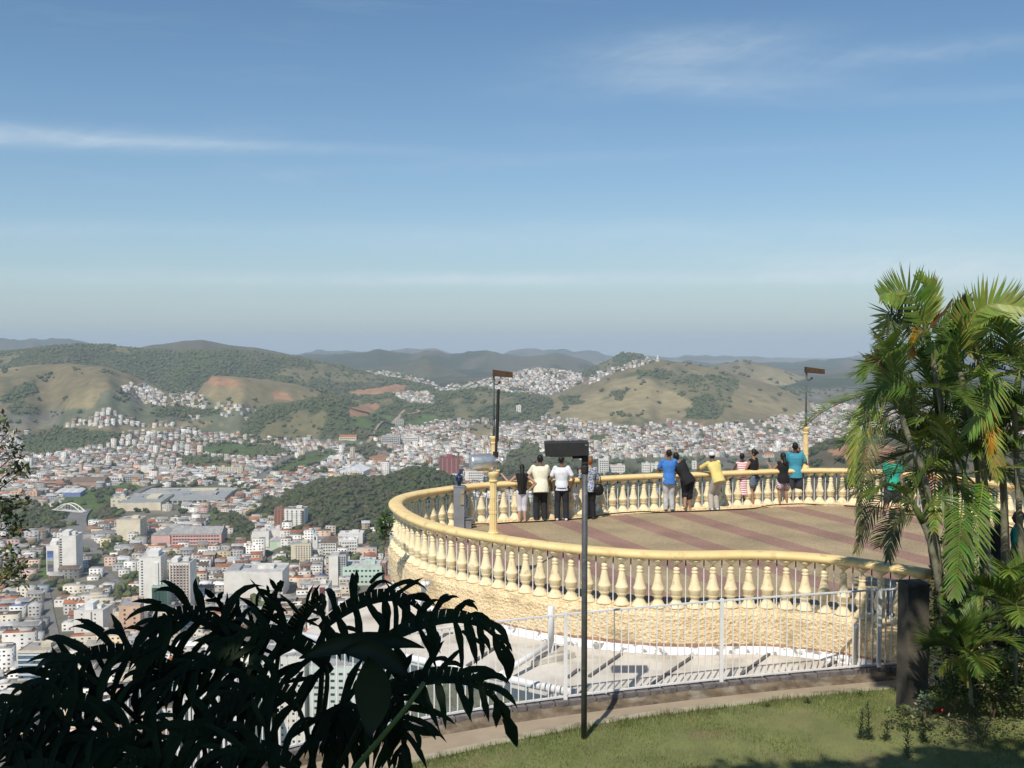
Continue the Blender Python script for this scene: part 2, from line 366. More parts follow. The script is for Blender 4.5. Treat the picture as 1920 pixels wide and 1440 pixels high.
def onground(px, py):
    """first point of the ground seen at that pixel"""
    r = ray(px, py); ys = np.exp(np.linspace(math.log(540), math.log(9000), 900)); X = r.x/r.y*ys; Z = CZ + r.z/r.y*ys
    h = terrain(X, ys)[0]; i = np.argmax(h >= Z) if (h >= Z).any() else len(ys)-1
    return Vector((X[i], ys[i], h[i]))
ALB = np.array([(.055,.070,.030),(.245,.200,.110),(.085,.125,.035),(.34,.19,.11),(.165,.152,.122),(.13,.11,.065),(.075,.085,.045),(.12,.12,.12)])
def build_terrain():
    us = np.linspace(-700, 2620, 760); ds = np.concatenate([np.exp(np.linspace(math.log(16), math.log(560), 50))[:-1], np.exp(np.linspace(math.log(560), math.log(14500), 620))])
    U, D = np.meshgrid(us, ds); X = (U-960)/F*D; Z, C, K = terrain(X, D)
    C = C.copy(); n1 = fbm(X/260, D/420, 4, 77); n2 = fbm(X/60, D/110, 3, 78)
    col = ALB[C]
    # far hills: pasture and woodland in patches; pastures with scattered scrub
    fm = np.clip((n1-.44)*9, 0, 1)[..., None]; far = ALB[FO]*fm*.8 + np.array((.10,.090,.055))*(1-fm)
    col = np.where((C == FM)[..., None], far, col)
    gr = ((C == GR) | (C == BR))[..., None]; g2 = np.clip((n2-.60)*8, 0, 1)[..., None]*.8; g3 = np.clip((n1-.40)*4, 0, 1)[..., None]
    col = np.where(gr, col*(.75+.45*g3), col); col = np.where(gr, col*(1-g2)+ALB[FO]*1.3*g2, col)
    col = np.where((C == BR)[..., None], col*(1-.5*fm)+ALB[FO]*.5*fm, col)
    col = np.where((C == UR)[..., None], col*(.6+.8*n2[..., None]) * (1-.5*(n1 > .5)[..., None]) + ALB[FO]*.9*(n1 > .5)[..., None], col)
    col = np.where((C == FO)[..., None], col*(.7+.7*n2[..., None]) + np.array((.022,.012,.0))*np.clip((n1-.5)*6, 0, 1)[..., None], col)
    gl = (np.clip((fbm(X/130, D/220, 3, 93)-.53)*14, 0, 1)*(D > 1900))[..., None]; col = np.where((C == FO)[..., None], col*(1-gl)+np.array((.165,.145,.075))*gl, col)
    V = np.stack([X.ravel(), D.ravel(), Z.ravel()], 1); nu, nd = len(us), len(ds)
    I = np.arange(nu*nd).reshape(nd, nu); Q = np.stack([I[:-1, :-1], I[:-1, 1:], I[1:, 1:], I[1:, :-1]], -1).reshape(-1, 4)
    cf = col[:-1, :-1].reshape(-1, 3)
    m = noise_mat('hill_ground', (1.15, 1.15, 1.1), (.72, .74, .70), scale=.03, rough=.95, attr=True, detail=10, spec=.1, bump=.5, bscale=.06, dist=4.0)
    me = np_mesh('terrain', V, [Q], m, None, smooth=True)
    a = me.color_attributes.new('tint', 'FLOAT_COLOR', 'POINT'); cc = np.hstack([col.reshape(-1, 3), np.ones((nu*nd, 1))]).astype(np.float32); a.data.foreach_set('color', cc.ravel())
    o = link('terrain', me); tag(o, kind='structure')
build_terrain()
# ------------------------------------------------------------------ the town in the valley
MWALL = noise_mat('painted_render_walls', (1.0, 1.0, 1.0), (.86, .85, .83), scale=.12, rough=.85, attr=True, spec=.15, c3=(.76, .73, .68), s3=.10, t3=(.5, .8), geo=True)
MROOF = noise_mat('roofing', (1.05, 1.05, 1.05), (.68, .67, .66), scale=.22, rough=.9, attr=True, spec=.1, detail=9)
MGLASS = noise_mat('dark_window_glass', (.060, .070, .085), (.03, .035, .04), scale=.3, rough=.25, spec=.5)
MBGL = noise_mat('blue_curtain_glass', (.13, .23, .34), (.07, .13, .20), scale=.25, rough=.2, spec=.6)
MGGL = noise_mat('green_curtain_glass', (.06, .13, .10), (.03, .07, .05), scale=.25, rough=.25, spec=.6)
MWALLW = noise_mat('white_lattice', (.75, .73, .72), (.68, .66, .64), rough=.8)
MBRK = noise_mat('dark_red_panels', (.22, .07, .06), (.14, .05, .05), scale=.4, rough=.8)
WC = dict(white=(.82,.785,.72), cream=(.74,.66,.50), yellow=(.72,.54,.27), peach=(.74,.50,.34), pink=(.72,.44,.38), green=(.55,.68,.52), blue=(.42,.55,.68), brick=(.36,.17,.11), grey=(.46,.45,.43), tan=(.56,.47,.34), red=(.25,.085,.075))
RC = dict(grey=(.36,.355,.34), red=(.42,.165,.085), brown=(.20,.150,.115), pale=(.52,.51,.50), white=(.74,.74,.75), dark=(.12,.12,.12), dirty=(.40,.365,.31), blue=(.20,.24,.42), green=(.2,.28,.24))
OCC = []            # footprints already taken (x, y, radius)
LM = []             # (short name, photo column, photo row)
def windows_on(par, cx0, z0, W_, H_, yface, rz, rows, cols, ww, wh, mat, mesh_name='window', budget=[0], vert=False):
    me = bpy.data.meshes.get('win_%s_%.1f_%.1f' % (mat.name, ww, wh))
    if me is None:
        mb = MB(); mb.box((0, 0, 0), (ww, .16, wh)); me = mb.mesh('win_%s_%.1f_%.1f' % (mat.name, ww, wh), mat)
    out = 0
    for r in range(rows):
        for c in range(cols):
            if budget[0] >= 96: return
            x = cx0 - W_/2 + W_*(c+.5)/cols; z = z0 + H_*(r+.5)/rows
            o = link(mesh_name, me, par); o.location = Vector((x*math.cos(rz)-yface*math.sin(rz), x*math.sin(rz)+yface*math.cos(rz), z)); o.rotation_euler.z = rz; budget[0] += 1
def tower(name, label, cat, short, pl, pr, yt, yb, dep=None, rot=0.0, wall='white', roof='grey', win=None, side=None, wmat=None, extras=(), stripes=None, gable=False, group=None):
    g = onground((pl+pr)/2, yb); d = g.y; w = (pr-pl)*d/F/max(.5, math.cos(rot)); h = (yb-yt)*d/F
    dep = dep or w*.7; c = g + Vector((-math.sin(rot)*dep/2, math.cos(rot)*dep/2, 0))
    OCC.append((c.x, c.y, max(w, dep)*.62)); LM.append((short, (pl+pr)/2, yb))
    wc = WC.get(wall, wall); rc = RC.get(roof, roof); wmat = wmat or MGLASS
    mb = MB(); mb.box((0, 0, h/2-2), (w, dep, h+4), col=wc)
    if stripes:
        n, sc = stripes
        for k in range(n): x = -w/2 + w*(k+.5)/n; mb.box((x, -dep/2-.1, h/2), (w/n*.36, .5, h*.97), col=sc)
    body = mb.build(name, MWALL, attr=True, loc=(c.x, c.y, c.z), rz=rot); tag(body, label, cat, group)
    mb = MB()
    if gable:
        rh = min(dep, w)*.22
        if w >= dep: v = [(-w/2-.4,-dep/2-.4,h), (w/2+.4,-dep/2-.4,h), (w/2+.4,dep/2+.4,h), (-w/2-.4,dep/2+.4,h), (-w/2,0,h+rh), (w/2,0,h+rh)]; fs = [(0,1,5,4), (2,3,4,5), (1,2,5), (3,0,4)]
        else: v = [(-w/2-.4,-dep/2-.4,h), (w/2+.4,-dep/2-.4,h), (w/2+.4,dep/2+.4,h), (-w/2-.4,dep/2+.4,h), (0,-dep/2,h+rh), (0,dep/2,h+rh)]; fs = [(0,1,4), (1,2,5,4), (2,3,5), (3,0,4,5)]
        mb.add(v, fs, col=rc)
    else:
        mb.box((0, 0, h+.25), (w-.8, dep-.8, .5), col=rc)
        t = .35
        for (x, y, a, b) in ((0,-dep/2+t/2,w,t), (0,dep/2-t/2,w,t), (-w/2+t/2,0,t,dep-2*t), (w/2-t/2,0,t,dep-2*t)): mb.box((x, y, h+.55), (a, b, 1.1), col=tuple(v*.95 for v in wc))
        if w > 9: mb.box((w*.16, dep*.1, h+1.7), (w*.28, dep*.34, 3.2), col=tuple(v*.92 for v in wc)); mb.box((-w*.2, dep*.15, h+1.0), (w*.13, w*.13, 1.4), col=(.3,.32,.36))
    mb.build('roof', MROOF, body, attr=True)
    bud = [0]
    if win:
        cols, rows, ww, wh = win[:4]; x0 = win[4] if len(win) > 4 else 0; wf = win[5] if len(win) > 5 else .92
        windows_on(body, x0*w, h*.04, w*wf, h*.93, -dep/2, 0, rows, cols, ww, wh, wmat, budget=bud)
    if side:
        cols, rows, ww, wh, sgn = side
        windows_on(body, 0, h*.04, dep*.9, h*.93, -w/2*1.0, (R(90) if sgn > 0 else R(-90)), rows, cols, ww, wh, wmat, budget=bud)
    for e in extras: e(body, w, dep, h)
    return body
def mural(body, w, dep, h):
    mb = MB(); n = 6
    cs = [(.10,.14,.30), (.12,.20,.42), (.35,.42,.55), (.30,.25,.12), (.10,.12,.2), (.22,.18,.22)]
    for k in range(n): mb.box((-w*.18, -dep/2-.15, h*(.12+.72*(n-1-k+.5)/n)), (w*.5, .3, h*.72/n), col=cs[k])
    mb.build('mural', MWALL, body, attr=True)
def sidecore(xf, wf, zf, col=(.42,.42,.46)):
    def f(body, w, dep, h):
        mb = MB(); mb.box((xf*w, -dep/2-.5, h*.5*zf), (wf*w, 1.2, h*zf), col=col); mb.build('stair_core', MWALL, body, attr=True)
    return f
def topbox(xf, wf, hh, col=(.78,.77,.75)):
    def f(body, w, dep, h):
        mb = MB(); mb.box((xf*w, 0, h+hh/2), (wf*w, dep*.6, hh), col=col); mb.build('roof_house', MWALL, body, attr=True)
    return f
def slab_lines(n, col, mat=None):
    def f(body, w, dep, h):
        mb = MB()
        for k in range(n): mb.box((0, -dep/2-.3, h*(k+1)/(n+.5)), (w*.98, .7, h*.25/n+.3), col=col)
        mb.build('floor_bands', MWALL, body, attr=True)
    return f
T = tower
def landmarks():
    A = 'apartment_tower'; O = 'office_building'
    T(A, 'slim white tower with a tall blue mural, left of the white twin tower', 'tower', 'mural tower', 88, 110, 1024, 1078, 16, .12, 'white', 'pale', None, None, extras=(mural, topbox(0, .5, 4)))
    T(A, 'tall white tower with dark stairwell just right of the mural tower', 'tower', 'white twin tower', 113, 143, 1006, 1079, 22, .1, 'white', 'pale', (1,14,2.2,1.6,-.42,.1), None, extras=(topbox(-.2, .4, 5),))
    T(A, 'cream windowless block with flat top beside the highway', 'building', 'cream blank block', 219, 263, 976, 1013, 26, .05, 'cream', 'dirty', None, (2,4,2,1.5,1))
    T('market_hall', 'long pink two storey building with rows of small windows', 'building', 'long pink building', 320, 415, 1001, 1022, 30, .04, 'pink', 'grey', (16,3,2.6,1.6), None, gable=True)
    T('market_hall', 'pink gabled hall adjoining the long pink building on its left', 'building', 'pink gabled hall', 284, 319, 1004, 1024, 30, .04, 'pink', 'grey', None, None, gable=True)
    T(A, 'tall white residential tower left of the brown striped tower', 'tower', 'tall white tower', 262, 302, 1046, 1148, 26, .12, 'white', 'pale', (1,18,1.6,1.2,-.35,.1), (3,16,1.5,1.4,1), extras=(topbox(.1, .5, 5), sidecore(.30, .18, .92, (.80,.78,.73))))
    T(A, 'tall tower with brown and white vertical stripes on its front', 'tower', 'striped tower', 318, 357, 1056, 1142, 22, .04, 'white', 'grey', (6,15,1.5,1.8), None, stripes=(7, (.46,.34,.27)), extras=(topbox(-.3, .3, 4),))
    T(O, 'green glass office building at the foot of the striped tower', 'building', 'green glass building', 285, 314, 1100, 1150, 18, .02, (.45,.55,.48), 'green', (4,9,4.0,2.6), None, wmat=MGGL)
    T(A, 'broad white slab block with a central shaft above the blue glass office', 'building', 'white shaft block', 139, 194, 1146, 1203, 20, .0, 'white', 'pale', (2,7,1.2,1.2,0,.92), None, extras=(topbox(-.05, .3, 6), sidecore(.10, .03, 1.0, (.5,.48,.45))))
    T(O, 'peach narrow block with two columns of small windows', 'building', 'peach block', 225, 262, 1138, 1192, 30, .25, 'peach', 'grey', (2,6,1.6,1.6), (4,5,1.6,1.6,1))
    T(O, 'low cream wing with two rows of square windows beside the peach block', 'building', 'cream window wing', 194, 226, 1160, 1180, 12, .1, 'cream', 'dirty', (6,2,1.8,1.6), None)
    T(O, 'office building with a blue glass curtain front, near the left edge', 'building', 'blue glass office', 34, 99, 1222, 1312, 22, .02, 'cream', 'dirty', (10,9,3.2,4.2), None, wmat=MBGL, extras=(slab_lines(9, (.60,.62,.62)),))
    T('warehouse', 'huge blank white block rising behind the dark foreground leaves', 'building', 'blank white block', 420, 530, 1074, 1122, 34, .03, 'white', 'pale', None, None, extras=(topbox(-.36, .2, 3, (.35,.36,.36)),))
    T(A, 'brick and white apartment tower in front of the wooded hill', 'tower', 'brick tower by the wood', 533, 571, 956, 988, 18, -.05, 'white', 'brown', (4,7,1.8,1.7,.0), None, extras=(sidecore(.43, .1, .95, (.10,.09,.09)),))
    T(A, 'brick apartment wing joined to the left of the brick and white tower', 'tower', 'brick wing', 514, 533, 956, 984, 16, .1, 'brick', 'brown', (3,7,1.4,1.5), None)
    T(A, 'slender white tower with a dark windowed side right of the cream tower', 'tower', 'slender white tower', 617, 634, 1044, 1100, 22, .0, 'white', 'pale', None, None)
    T(A, 'narrow grey windowed tower joined to the slender white tower', 'tower', 'grey windowed tower', 635, 649, 1042, 1099, 16, .05, 'grey', 'dark', (3,12,1.3,1.5), None)
    T('school', 'long pale green building with flat roof left of the yellow terrace', 'building', 'pale green building', 642, 716, 1064, 1098, 30, .04, (.58,.72,.60), 'pale', (9,3,2.2,1.8), None)
    T(A, 'brown and white balconied block between pale green building and terrace', 'building', 'brown balconied block', 713, 724, 1058, 1096, 14, 0, 'brick', 'pale', (2,8,1.6,1.2), None)
    T(A, 'cream residential tower below the small church', 'tower', 'cream tower', 546, 583, 1022, 1058, 18, .1, 'cream', 'grey', (6,8,1.2,1.3,.1,.8), (4,8,1.3,1.2,1))
    T(A, 'white blank walled block left of the pale green gable', 'building', 'white walled pair', 473, 504, 998, 1028, 18, .1, 'white', 'pale', None, (4,5,1.5,1.3,1))
    T(A, 'plain white block just right of the white walled pair', 'building', 'plain white block', 505, 528, 995, 1018, 18, .1, 'white', 'pale', None, None)
    T('house', 'pale green gabled house below the plain white block', 'house', 'pale green gable', 506, 528, 1015, 1030, 14, .15, 'green', 'pale', None, None, gable=True)
    T('convent', 'white three storey building with brown roof right of the steeple', 'building', 'brown roofed convent', 600, 630, 1018, 1042, 22, .06, 'white', 'brown', (6,4,1.6,1.6), None, gable=True)
    T('school', 'white four storey building with rows of windows right of the convent', 'building', 'white school', 640, 670, 1015, 1040, 22, .1, 'white', 'white', (6,4,1.8,1.4), None)
    T('warehouse', 'long flat white roofed hall just under the wooded hill', 'building', 'flat white hall', 634, 680, 1003, 1014, 20, .03, 'white', 'white', None, None)
    T('house', 'low white house with a red hipped roof near the terrace wall', 'house', 'red hipped house', 682, 705, 1044, 1056, 14, .1, 'white', 'red', (3,1,1.5,1.4), None, gable=True)
    T(A, 'dark red apartment tower with white lattice, left of blue binoculars', 'tower', 'dark red tower', 824, 861, 858, 892, 22, .04, 'red', 'dark', (4,8,1.3,1.2), None, wmat=MWALLW, extras=(topbox(0, .3, 5, (.35,.09,.08)),))
    T(A, 'white apartment block just right of the dark red tower', 'building', 'white block by red tower', 872, 906, 884, 910, 20, .05, 'white', 'grey', (7,5,2.2,1.8,.1,.8), None)
    T(A, 'white tower with six rows of dark windows right of the red haired woman', 'tower', 'white window tower', 1123, 1141, 862, 892, 14, .04, 'white', 'white', (4,7,2.4,2.0), None)
    T(O, 'low white building with dark window bands behind the middle of the rail', 'building', 'banded low building', 1143, 1172, 874, 890, 14, .0, 'white', 'red', (6,3,2.4,1.2), None)
    T(O, 'white three storey block just left of the boy in the blue shirt', 'building', 'white block behind rail', 1204, 1219, 870, 886, 12, .02, 'white', 'grey', (4,3,2.0,1.3), None)
    T(O, 'white block with long bands touching the blue shirt', 'building', 'banded white block', 1221, 1238, 870, 886, 12, .02, 'white', 'brown', (2,3,4.0,1.2), None)
    T(A, 'small white tower between the leaning man and the yellow shirted man', 'tower', 'small white tower', 1298, 1306, 866, 880, 8, 0, 'white', 'grey', (1,4,3,1.4), None)
    T('factory', 'great grey roofed warehouse beside the highway, left part', 'warehouse', 'great grey warehouse', 222, 300, 944, 958, 90, .12, 'cream', (.33,.35,.34), None, None)
    T('factory', 'great grey roofed warehouse reaching right to the woods', 'warehouse', 'right grey warehouse', 302, 420, 937, 945, 80, .12, 'grey', (.34,.36,.36), (12,1,5,3), None)
    T('factory', 'long pale roofed warehouse lying behind the great grey warehouses', 'warehouse', 'rear pale warehouse', 262, 430, 927, 931, 60, .05, 'cream', (.40,.41,.40), None, None)
    T('workshop', 'cream front wing of the great grey warehouse at its left corner', 'building', 'cream corner wing', 208, 238, 936, 952, 16, .1, 'cream', 'pale', (3,2,2.5,1.5), None)
    for k, (a, b) in enumerate(((103,118),(119,134),(135,150))):
        T('shed', ['white roofed shed with blue walls, left of three', 'white roofed shed with blue walls, middle of three', 'white roofed shed with blue walls, right of three'][k], 'shed', 'blue sheds', a, b, 924, 932, 40, .2, (.20,.26,.52), 'white', None, None, gable=True, group='blue walled sheds')
    T('block', 'yellow peach block, left one of two near the left edge', 'building', 'left peach block', 20, 42, 922, 934, 16, .1, 'peach', 'dirty', (3,3,1.5,1.3), None)
    T('block', 'yellow peach block, right one of two near the left edge', 'building', 'right peach block', 48, 69, 923, 934, 16, .1, 'peach', 'dirty', (3,3,1.5,1.3), None)
    T('factory', 'long brick factory with two rows of windows at upper left', 'factory', 'brick factory', 80, 119, 904, 917, 26, .03, (.50,.31,.22), 'brown', (10,2,2.8,2.2), None)
    T('factory', 'low brick factory with sawtooth roof right of the taller brick one', 'factory', 'sawtooth factory', 122, 195, 904, 912, 30, .04, (.46,.30,.22), 'brown', None, None, gable=True)
    T(O, 'white school building with square openings right of the brick factory', 'building', 'white school left', 209, 230, 896, 907, 14, .05, 'white', 'pale', (4,2,3,2.5), None)
    T(O, 'grey windowed wing extending right of the white school', 'building', 'grey wing', 231, 267, 893, 905, 14, .25, 'grey', 'grey', (9,3,2.4,1.6), None)
    T(A, 'white block pair with dark gap above the great warehouse', 'building', 'white block pair', 264, 288, 874, 887, 14, .05, 'white', 'grey', (2,3,2,1.5,.3,.3), None)
    T(O, 'white four storey office at the right of the long warehouse row', 'building', 'white office', 388, 405, 877, 890, 12, .05, 'white', 'pale', (4,3,2.6,1.5), None)
    for k, (a, b) in enumerate(((407,423),(424,440),(441,455))):
        T(A, ['cream apartment block, left of three in a row', 'cream apartment block, middle of three in a row', 'cream apartment block, right of three in a row'][k], 'building', 'three cream blocks', a, b, 877, 889, 12, .05, 'cream', 'brown', (3,4,1.8,1.3), None, group='three cream apartment blocks in a row')
    T('sports_hall', 'large white hall with an arched roof beside the football field', 'hall', 'arched hall', 640, 682, 884, 897, 46, -.15, 'white', 'white', (8,2,3,2), None, gable=True)
    T('warehouse', 'white flat warehouse left of the bare orange slope', 'warehouse', 'flat warehouse', 615, 642, 857, 866, 24, .0, 'white', 'white', None, None)
    T(O, 'grey white hospital block with rows of windows, left of two', 'building', 'left hospital block', 715, 750, 819, 834, 20, .0, 'grey', 'pale', (9,4,3,1.8), None)
    T(O, 'grey white hospital block with rows of windows, right of two', 'building', 'right hospital block', 757, 784, 820, 834, 20, .0, 'white', 'pale', (8,4,3,1.8), None)
    T(A, 'grey tower with vertical windows at the edge of the green slope', 'tower', 'grey slope tower', 741, 757, 788, 798, 14, .0, 'grey', 'pale', (4,3,3,2), None)
    T('stadium_building', 'orange roofed hall with pale arcade left of the tree clump', 'hall', 'orange roofed hall', 636, 668, 820, 826, 20, .05, 'cream', 'red', (8,1,3,2), None, gable=True)
    T(O, 'cream low block with many openings right of the shaft of trees', 'building', 'long low white building', 832, 862, 836, 843, 14, .03, 'white', 'pale', (9,1,3,2), None)
    T(A, 'pale narrow tower standing above the hillside houses, centre', 'tower', 'hillside tower', 968, 977, 762, 773, 12, 0, 'white', 'pale', (2,4,3,2), None)
    T('villa', 'terracotta roofed villa on the hill left of the right lamp column', 'house', 'terracotta villa', 1433, 1452, 852, 858, 14, .1, 'cream', 'red', (4,1,2.4,2), None, gable=True)
    # near blocks that show between the dark leaves
    T(A, 'white tower with dark red window strips behind the foreground leaves', 'tower', 'red strip tower', 578, 616, 1100, 1150, 22, .03, 'white', 'dirty', (2,9,5.0,3.0,0,.8), None, wmat=MBRK)
    T(A, 'tall white tower of many windows seen between leaves and fence bars', 'tower', 'tall window tower', 490, 570, 1232, 1420, 26, .05, 'white', 'grey', (7,13,1.3,1.3), None)
    T(A, 'pale green windowed tower behind the fence bars', 'tower', 'pale green tower', 580, 700, 1250, 1420, 26, -.03, (.62,.68,.62), 'grey', (7,12,2.4,1.4), None)
    T(A, 'white tower with vertical dark slots low behind the leaves', 'tower', 'slotted tower', 330, 470, 1340, 1530, 30, .0, 'white', 'dirty', (12,1,1.8,38), None)
    T(O, 'greenish office block in the gap between the dark leaves', 'building', 'greenish block', 262, 345, 1262, 1325, 22, .02, (.50,.62,.56), 'pale', (9,4,2.8,1.6), None)
landmarks()
def church():
    g = onground(590, 1040); d = g.y; t = thing('church', g, 'small white church with a pale blue pointed steeple', 'church'); s = d/F
    OCC.append((g.x, g.y+8, 14)); LM.append(('steeple', 590, 1040))
    mb = MB(); mb.box((0, 6, 17*s), (9*s, 6, 34*s), col=WC['white']); mb.box((0, 14, 9*s), (16*s, 18, 20*s), col=(.7,.74,.8)); mb.build('nave', MWALL, t, attr=True)
    mb = MB(); mb.box((0, 2.6, 30*s), (2.6*s, .5, 6*s)); mb.build('bell_opening', MGLASS, t)
    mb = MB(); mb.lathe([(4.4*s, 34*s), (3.2*s, 37*s), (1.4*s, 41*s), (.2*s, 50*s)], 8, (0, 6, 0), col=(.38,.50,.62)); mb.build('steeple', MROOF, t, attr=True)
    g = onground(150, 893); t = thing('church', g, 'pink brick church with a square bell tower among small houses', 'church'); s = g.y/F; LM.append(('pink bell tower', 150, 893)); OCC.append((g.x, g.y+8, 18))
    mb = MB(); mb.box((0, 5, 11*s), (5*s, 6, 22*s), col=(.62,.42,.34)); mb.box((8*s, 12, 5*s), (12*s, 20, 10*s), col=(.64,.46,.38)); mb.build('nave', MWALL, t, attr=True)
    mb = MB(); mb.lathe([(3*s, 22*s), (.1, 26*s)], 4, (0, 5, 0), col=RC['red']); mb.build('steeple', MROOF, t, attr=True)
church()
def bridge():
    a, b = onground(98, 961), onground(156, 966); t = thing('arch_bridge', a, 'white arched bridge with hangers among the riverside trees', 'bridge'); LM.append(('arch bridge', 126, 964))
    d = b-a; n = Vector((-d.y, d.x, 0)).normalized(); H = 13*a.y/F
    dk = MB(); ang = math.atan2(d.y, d.x); c = d/2 + n*4; dk.box((c.x, c.y, 3.4), (d.length, 10, 1.0), ang, col=(.62,.61,.58)); dk.build('deck', MWALL, t, attr=True)
    for k, o in enumerate((0, 8)):
        mb = MB(); pts = [d*(i/16)*.82 + d*.09 + n*o + Vector((0, 0, 3.5+H*math.sin(math.pi*i/16))) for i in range(17)]; mb.tube(pts, .75, 6, col=WC['white'])
        for i in range(2, 15, 2): mb.tube([pts[i], Vector((pts[i].x, pts[i].y, 3.5))], .25, 4, col=WC['white'])
        mb.build('arch', MWALL, t, attr=True)
bridge()
def hangar():
    g = onground(100, 1021); t = thing('hangar', g, 'barrel roofed hall with a white arched gable by the highway', 'hall'); s = g.y/F; LM.append(('barrel hall', 100, 1021)); OCC.append((g.x+15, g.y+15, 24))
    mb = MB(); n = 12; L_ = 44; rr = 11*s; rot = .9
    for i in range(n):
        a0, a1 = math.pi*i/n, math.pi*(i+1)/n
        q = [(-rr*math.cos(a0), 0, rr*.8*math.sin(a0)+2), (-rr*math.cos(a1), 0, rr*.8*math.sin(a1)+2), (-rr*math.cos(a1), L_, rr*.8*math.sin(a1)+2), (-rr*math.cos(a0), L_, rr*.8*math.sin(a0)+2)]
        q = [(x*math.cos(-rot)-y*math.sin(-rot), x*math.sin(-rot)+y*math.cos(-rot), z) for x, y, z in q]; mb.add(q, [(3,2,1,0)], col=(.36,.33,.30))
    mb.build('roof', MROOF, t, attr=True)
    mb = MB(); v = [(-rr*math.cos(math.pi*i/n), 0, rr*.8*math.sin(math.pi*i/n)+2) for i in range(n+1)] + [(rr, 0, -2), (-rr, 0, -2)]
    v = [(x*math.cos(-rot)-y*math.sin(-rot), x*math.sin(-rot)+y*math.cos(-rot)-.3, z) for x, y, z in v]; mb.add(v, [tuple(range(len(v)))], col=WC['white']); mb.build('gable_wall', MWALL, t, attr=True)
hangar()
def statue():
    g = onground(1231, 676); t = thing('white_chapel', (g.x, g.y, g.z-2), 'tiny white chapel on the very top of the grassy hill', 'chapel'); s = g.y/F
    mb = MB(); mb.box((0, 0, 3*s), (7*s, 8, 6*s), col=WC['white']); mb.box((2*s, 0, 5*s), (1.6*s, 3, 12*s), col=WC['white']); mb.build('wall', MWALL, t, attr=True)
statue()
# roads
def strip(pxs, w, name, mat, lift=.6, wall=0):
    pts = resample([onground(x, y) for x, y in pxs], 14, smooth=2)
    for p in pts: p.z = tz(p.x, p.y) + lift
    for _ in range(3):
        for i in range(1, len(pts)-1): pts[i].z = max(pts[i].z*.2, (pts[i-1].z+pts[i+1].z)/2) if pts[i].z > 0 else (pts[i-1].z+pts[i].z+pts[i+1].z)/3+.1
    mb = MB(); sweep(mb, pts, [(-w/2, 0), (w/2, 0), (w/2, -2-wall), (-w/2, -2-wall)]); o = mb.build(name, mat); tag(o, kind='structure')
    for p in pts: OCC.append((p.x, p.y, w*.5+1))
MASPH = noise_mat('asphalt', (.20, .19, .175), (.14, .135, .125), scale=.05, rough=.95)
MRAIL = noise_mat('dirt_road', (.36, .27, .18), (.26, .20, .13), scale=.05, rough=.95)
strip([(156,958),(146,970),(143,985),(150,1005),(160,1025),(172,1043)], 24, 'road', MASPH, 2.5)
strip([(0,1012),(60,1000),(100,985),(140,972)], 14, 'road', MASPH, .8)
strip([(480,905),(505,885),(535,862),(570,850),(625,842),(690,842),(740,856)], 14, 'road', MASPH, 1.2)
strip([(555,888),(600,868),(640,850)], 8, 'road', MASPH, 1.0)
strip([(230,945),(270,918),(330,905),(420,905),(490,900)], 12, 'road', MASPH, 1.0)
strip([(82,1088),(88,1120),(96,1165),(106,1210),(118,1262),(130,1310)], 7, 'road', MASPH, .5)
strip([(180,1058),(215,1090),(245,1120),(275,1160)], 7, 'road', MASPH, .5)
strip([(652,765),(690,775),(760,768),(790,780),(740,790),(700,812),(690,830)], 9, 'road', MRAIL, 1.0)
# ------------------------------------------------------------------ all the other houses
def town_points():
    rs = np.random.RandomState(21); out = []
    def band(y0, y1, cell, fill, rotk):
        n = int((y1-y0)/cell)+1; 
        xs0, xs1 = (-260-960)/F*y1, (2200-960)/F*y1; m = int((xs1-xs0)/cell)+1
        gx, gy = np.meshgrid(np.arange(m), np.arange(n)); th = rotk
        # rotated street grid: every fifth row and every fourth column is a street
        street = ((gx % 7) == 0) | ((gy % 5) == 0)
        X = xs0 + gx*cell; Y = y0 + gy*cell; cx, cy = (xs0+xs1)/2*0 - y0*.2, y0
        Xr = cx + (X-cx)*math.cos(th) - (Y-cy)*math.sin(th); Yr = cy + (X-cx)*math.sin(th) + (Y-cy)*math.cos(th)
        k = rs.uniform(0, 1, X.shape) < fill
        k &= ~(street & (rs.uniform(0, 1, X.shape) < (.93 if y0 < 1300 else .35)))
        k &= (Yr > y0-cell*.0) & (Yr < y1)
        X, Y = Xr[k], Yr[k]; X = X + rs.uniform(-.13, .13, X.shape)*cell; Y = Y + rs.uniform(-.13, .13, X.shape)*cell
        out.append(np.stack([X, Y, np.full(X.shape, cell), np.full(X.shape, th)], 1))
    band(575, 1010, 13.5, .985, .16); band(1010, 1380, 13.0, .95, .16); band(1380, 1900, 13.5, .88, -.22); band(1900, 2600, 13, .84, .30); band(2600, 3500, 13, .80, -.1); band(3500, 4700, 15, .75, .2)
    return np.concatenate(out)
def vis_filter(X, Y, Z, pad=14):
    px = 960 + F*X/Y; py = HZ + (CZ-Z)/Y*F
    lim = np.interp(px, [-400, 560, 600, 730, 760, 800, 860, 960, 1130, 1320, 1510, 1640, 1780, 1920, 2300], [1500, 1500, 1180, 1110, 950, 935, 925, 930, 925, 915, 905, 905, 905, 915, 940])
    return (py < lim+pad) & (px > -120) & (px < 2050)
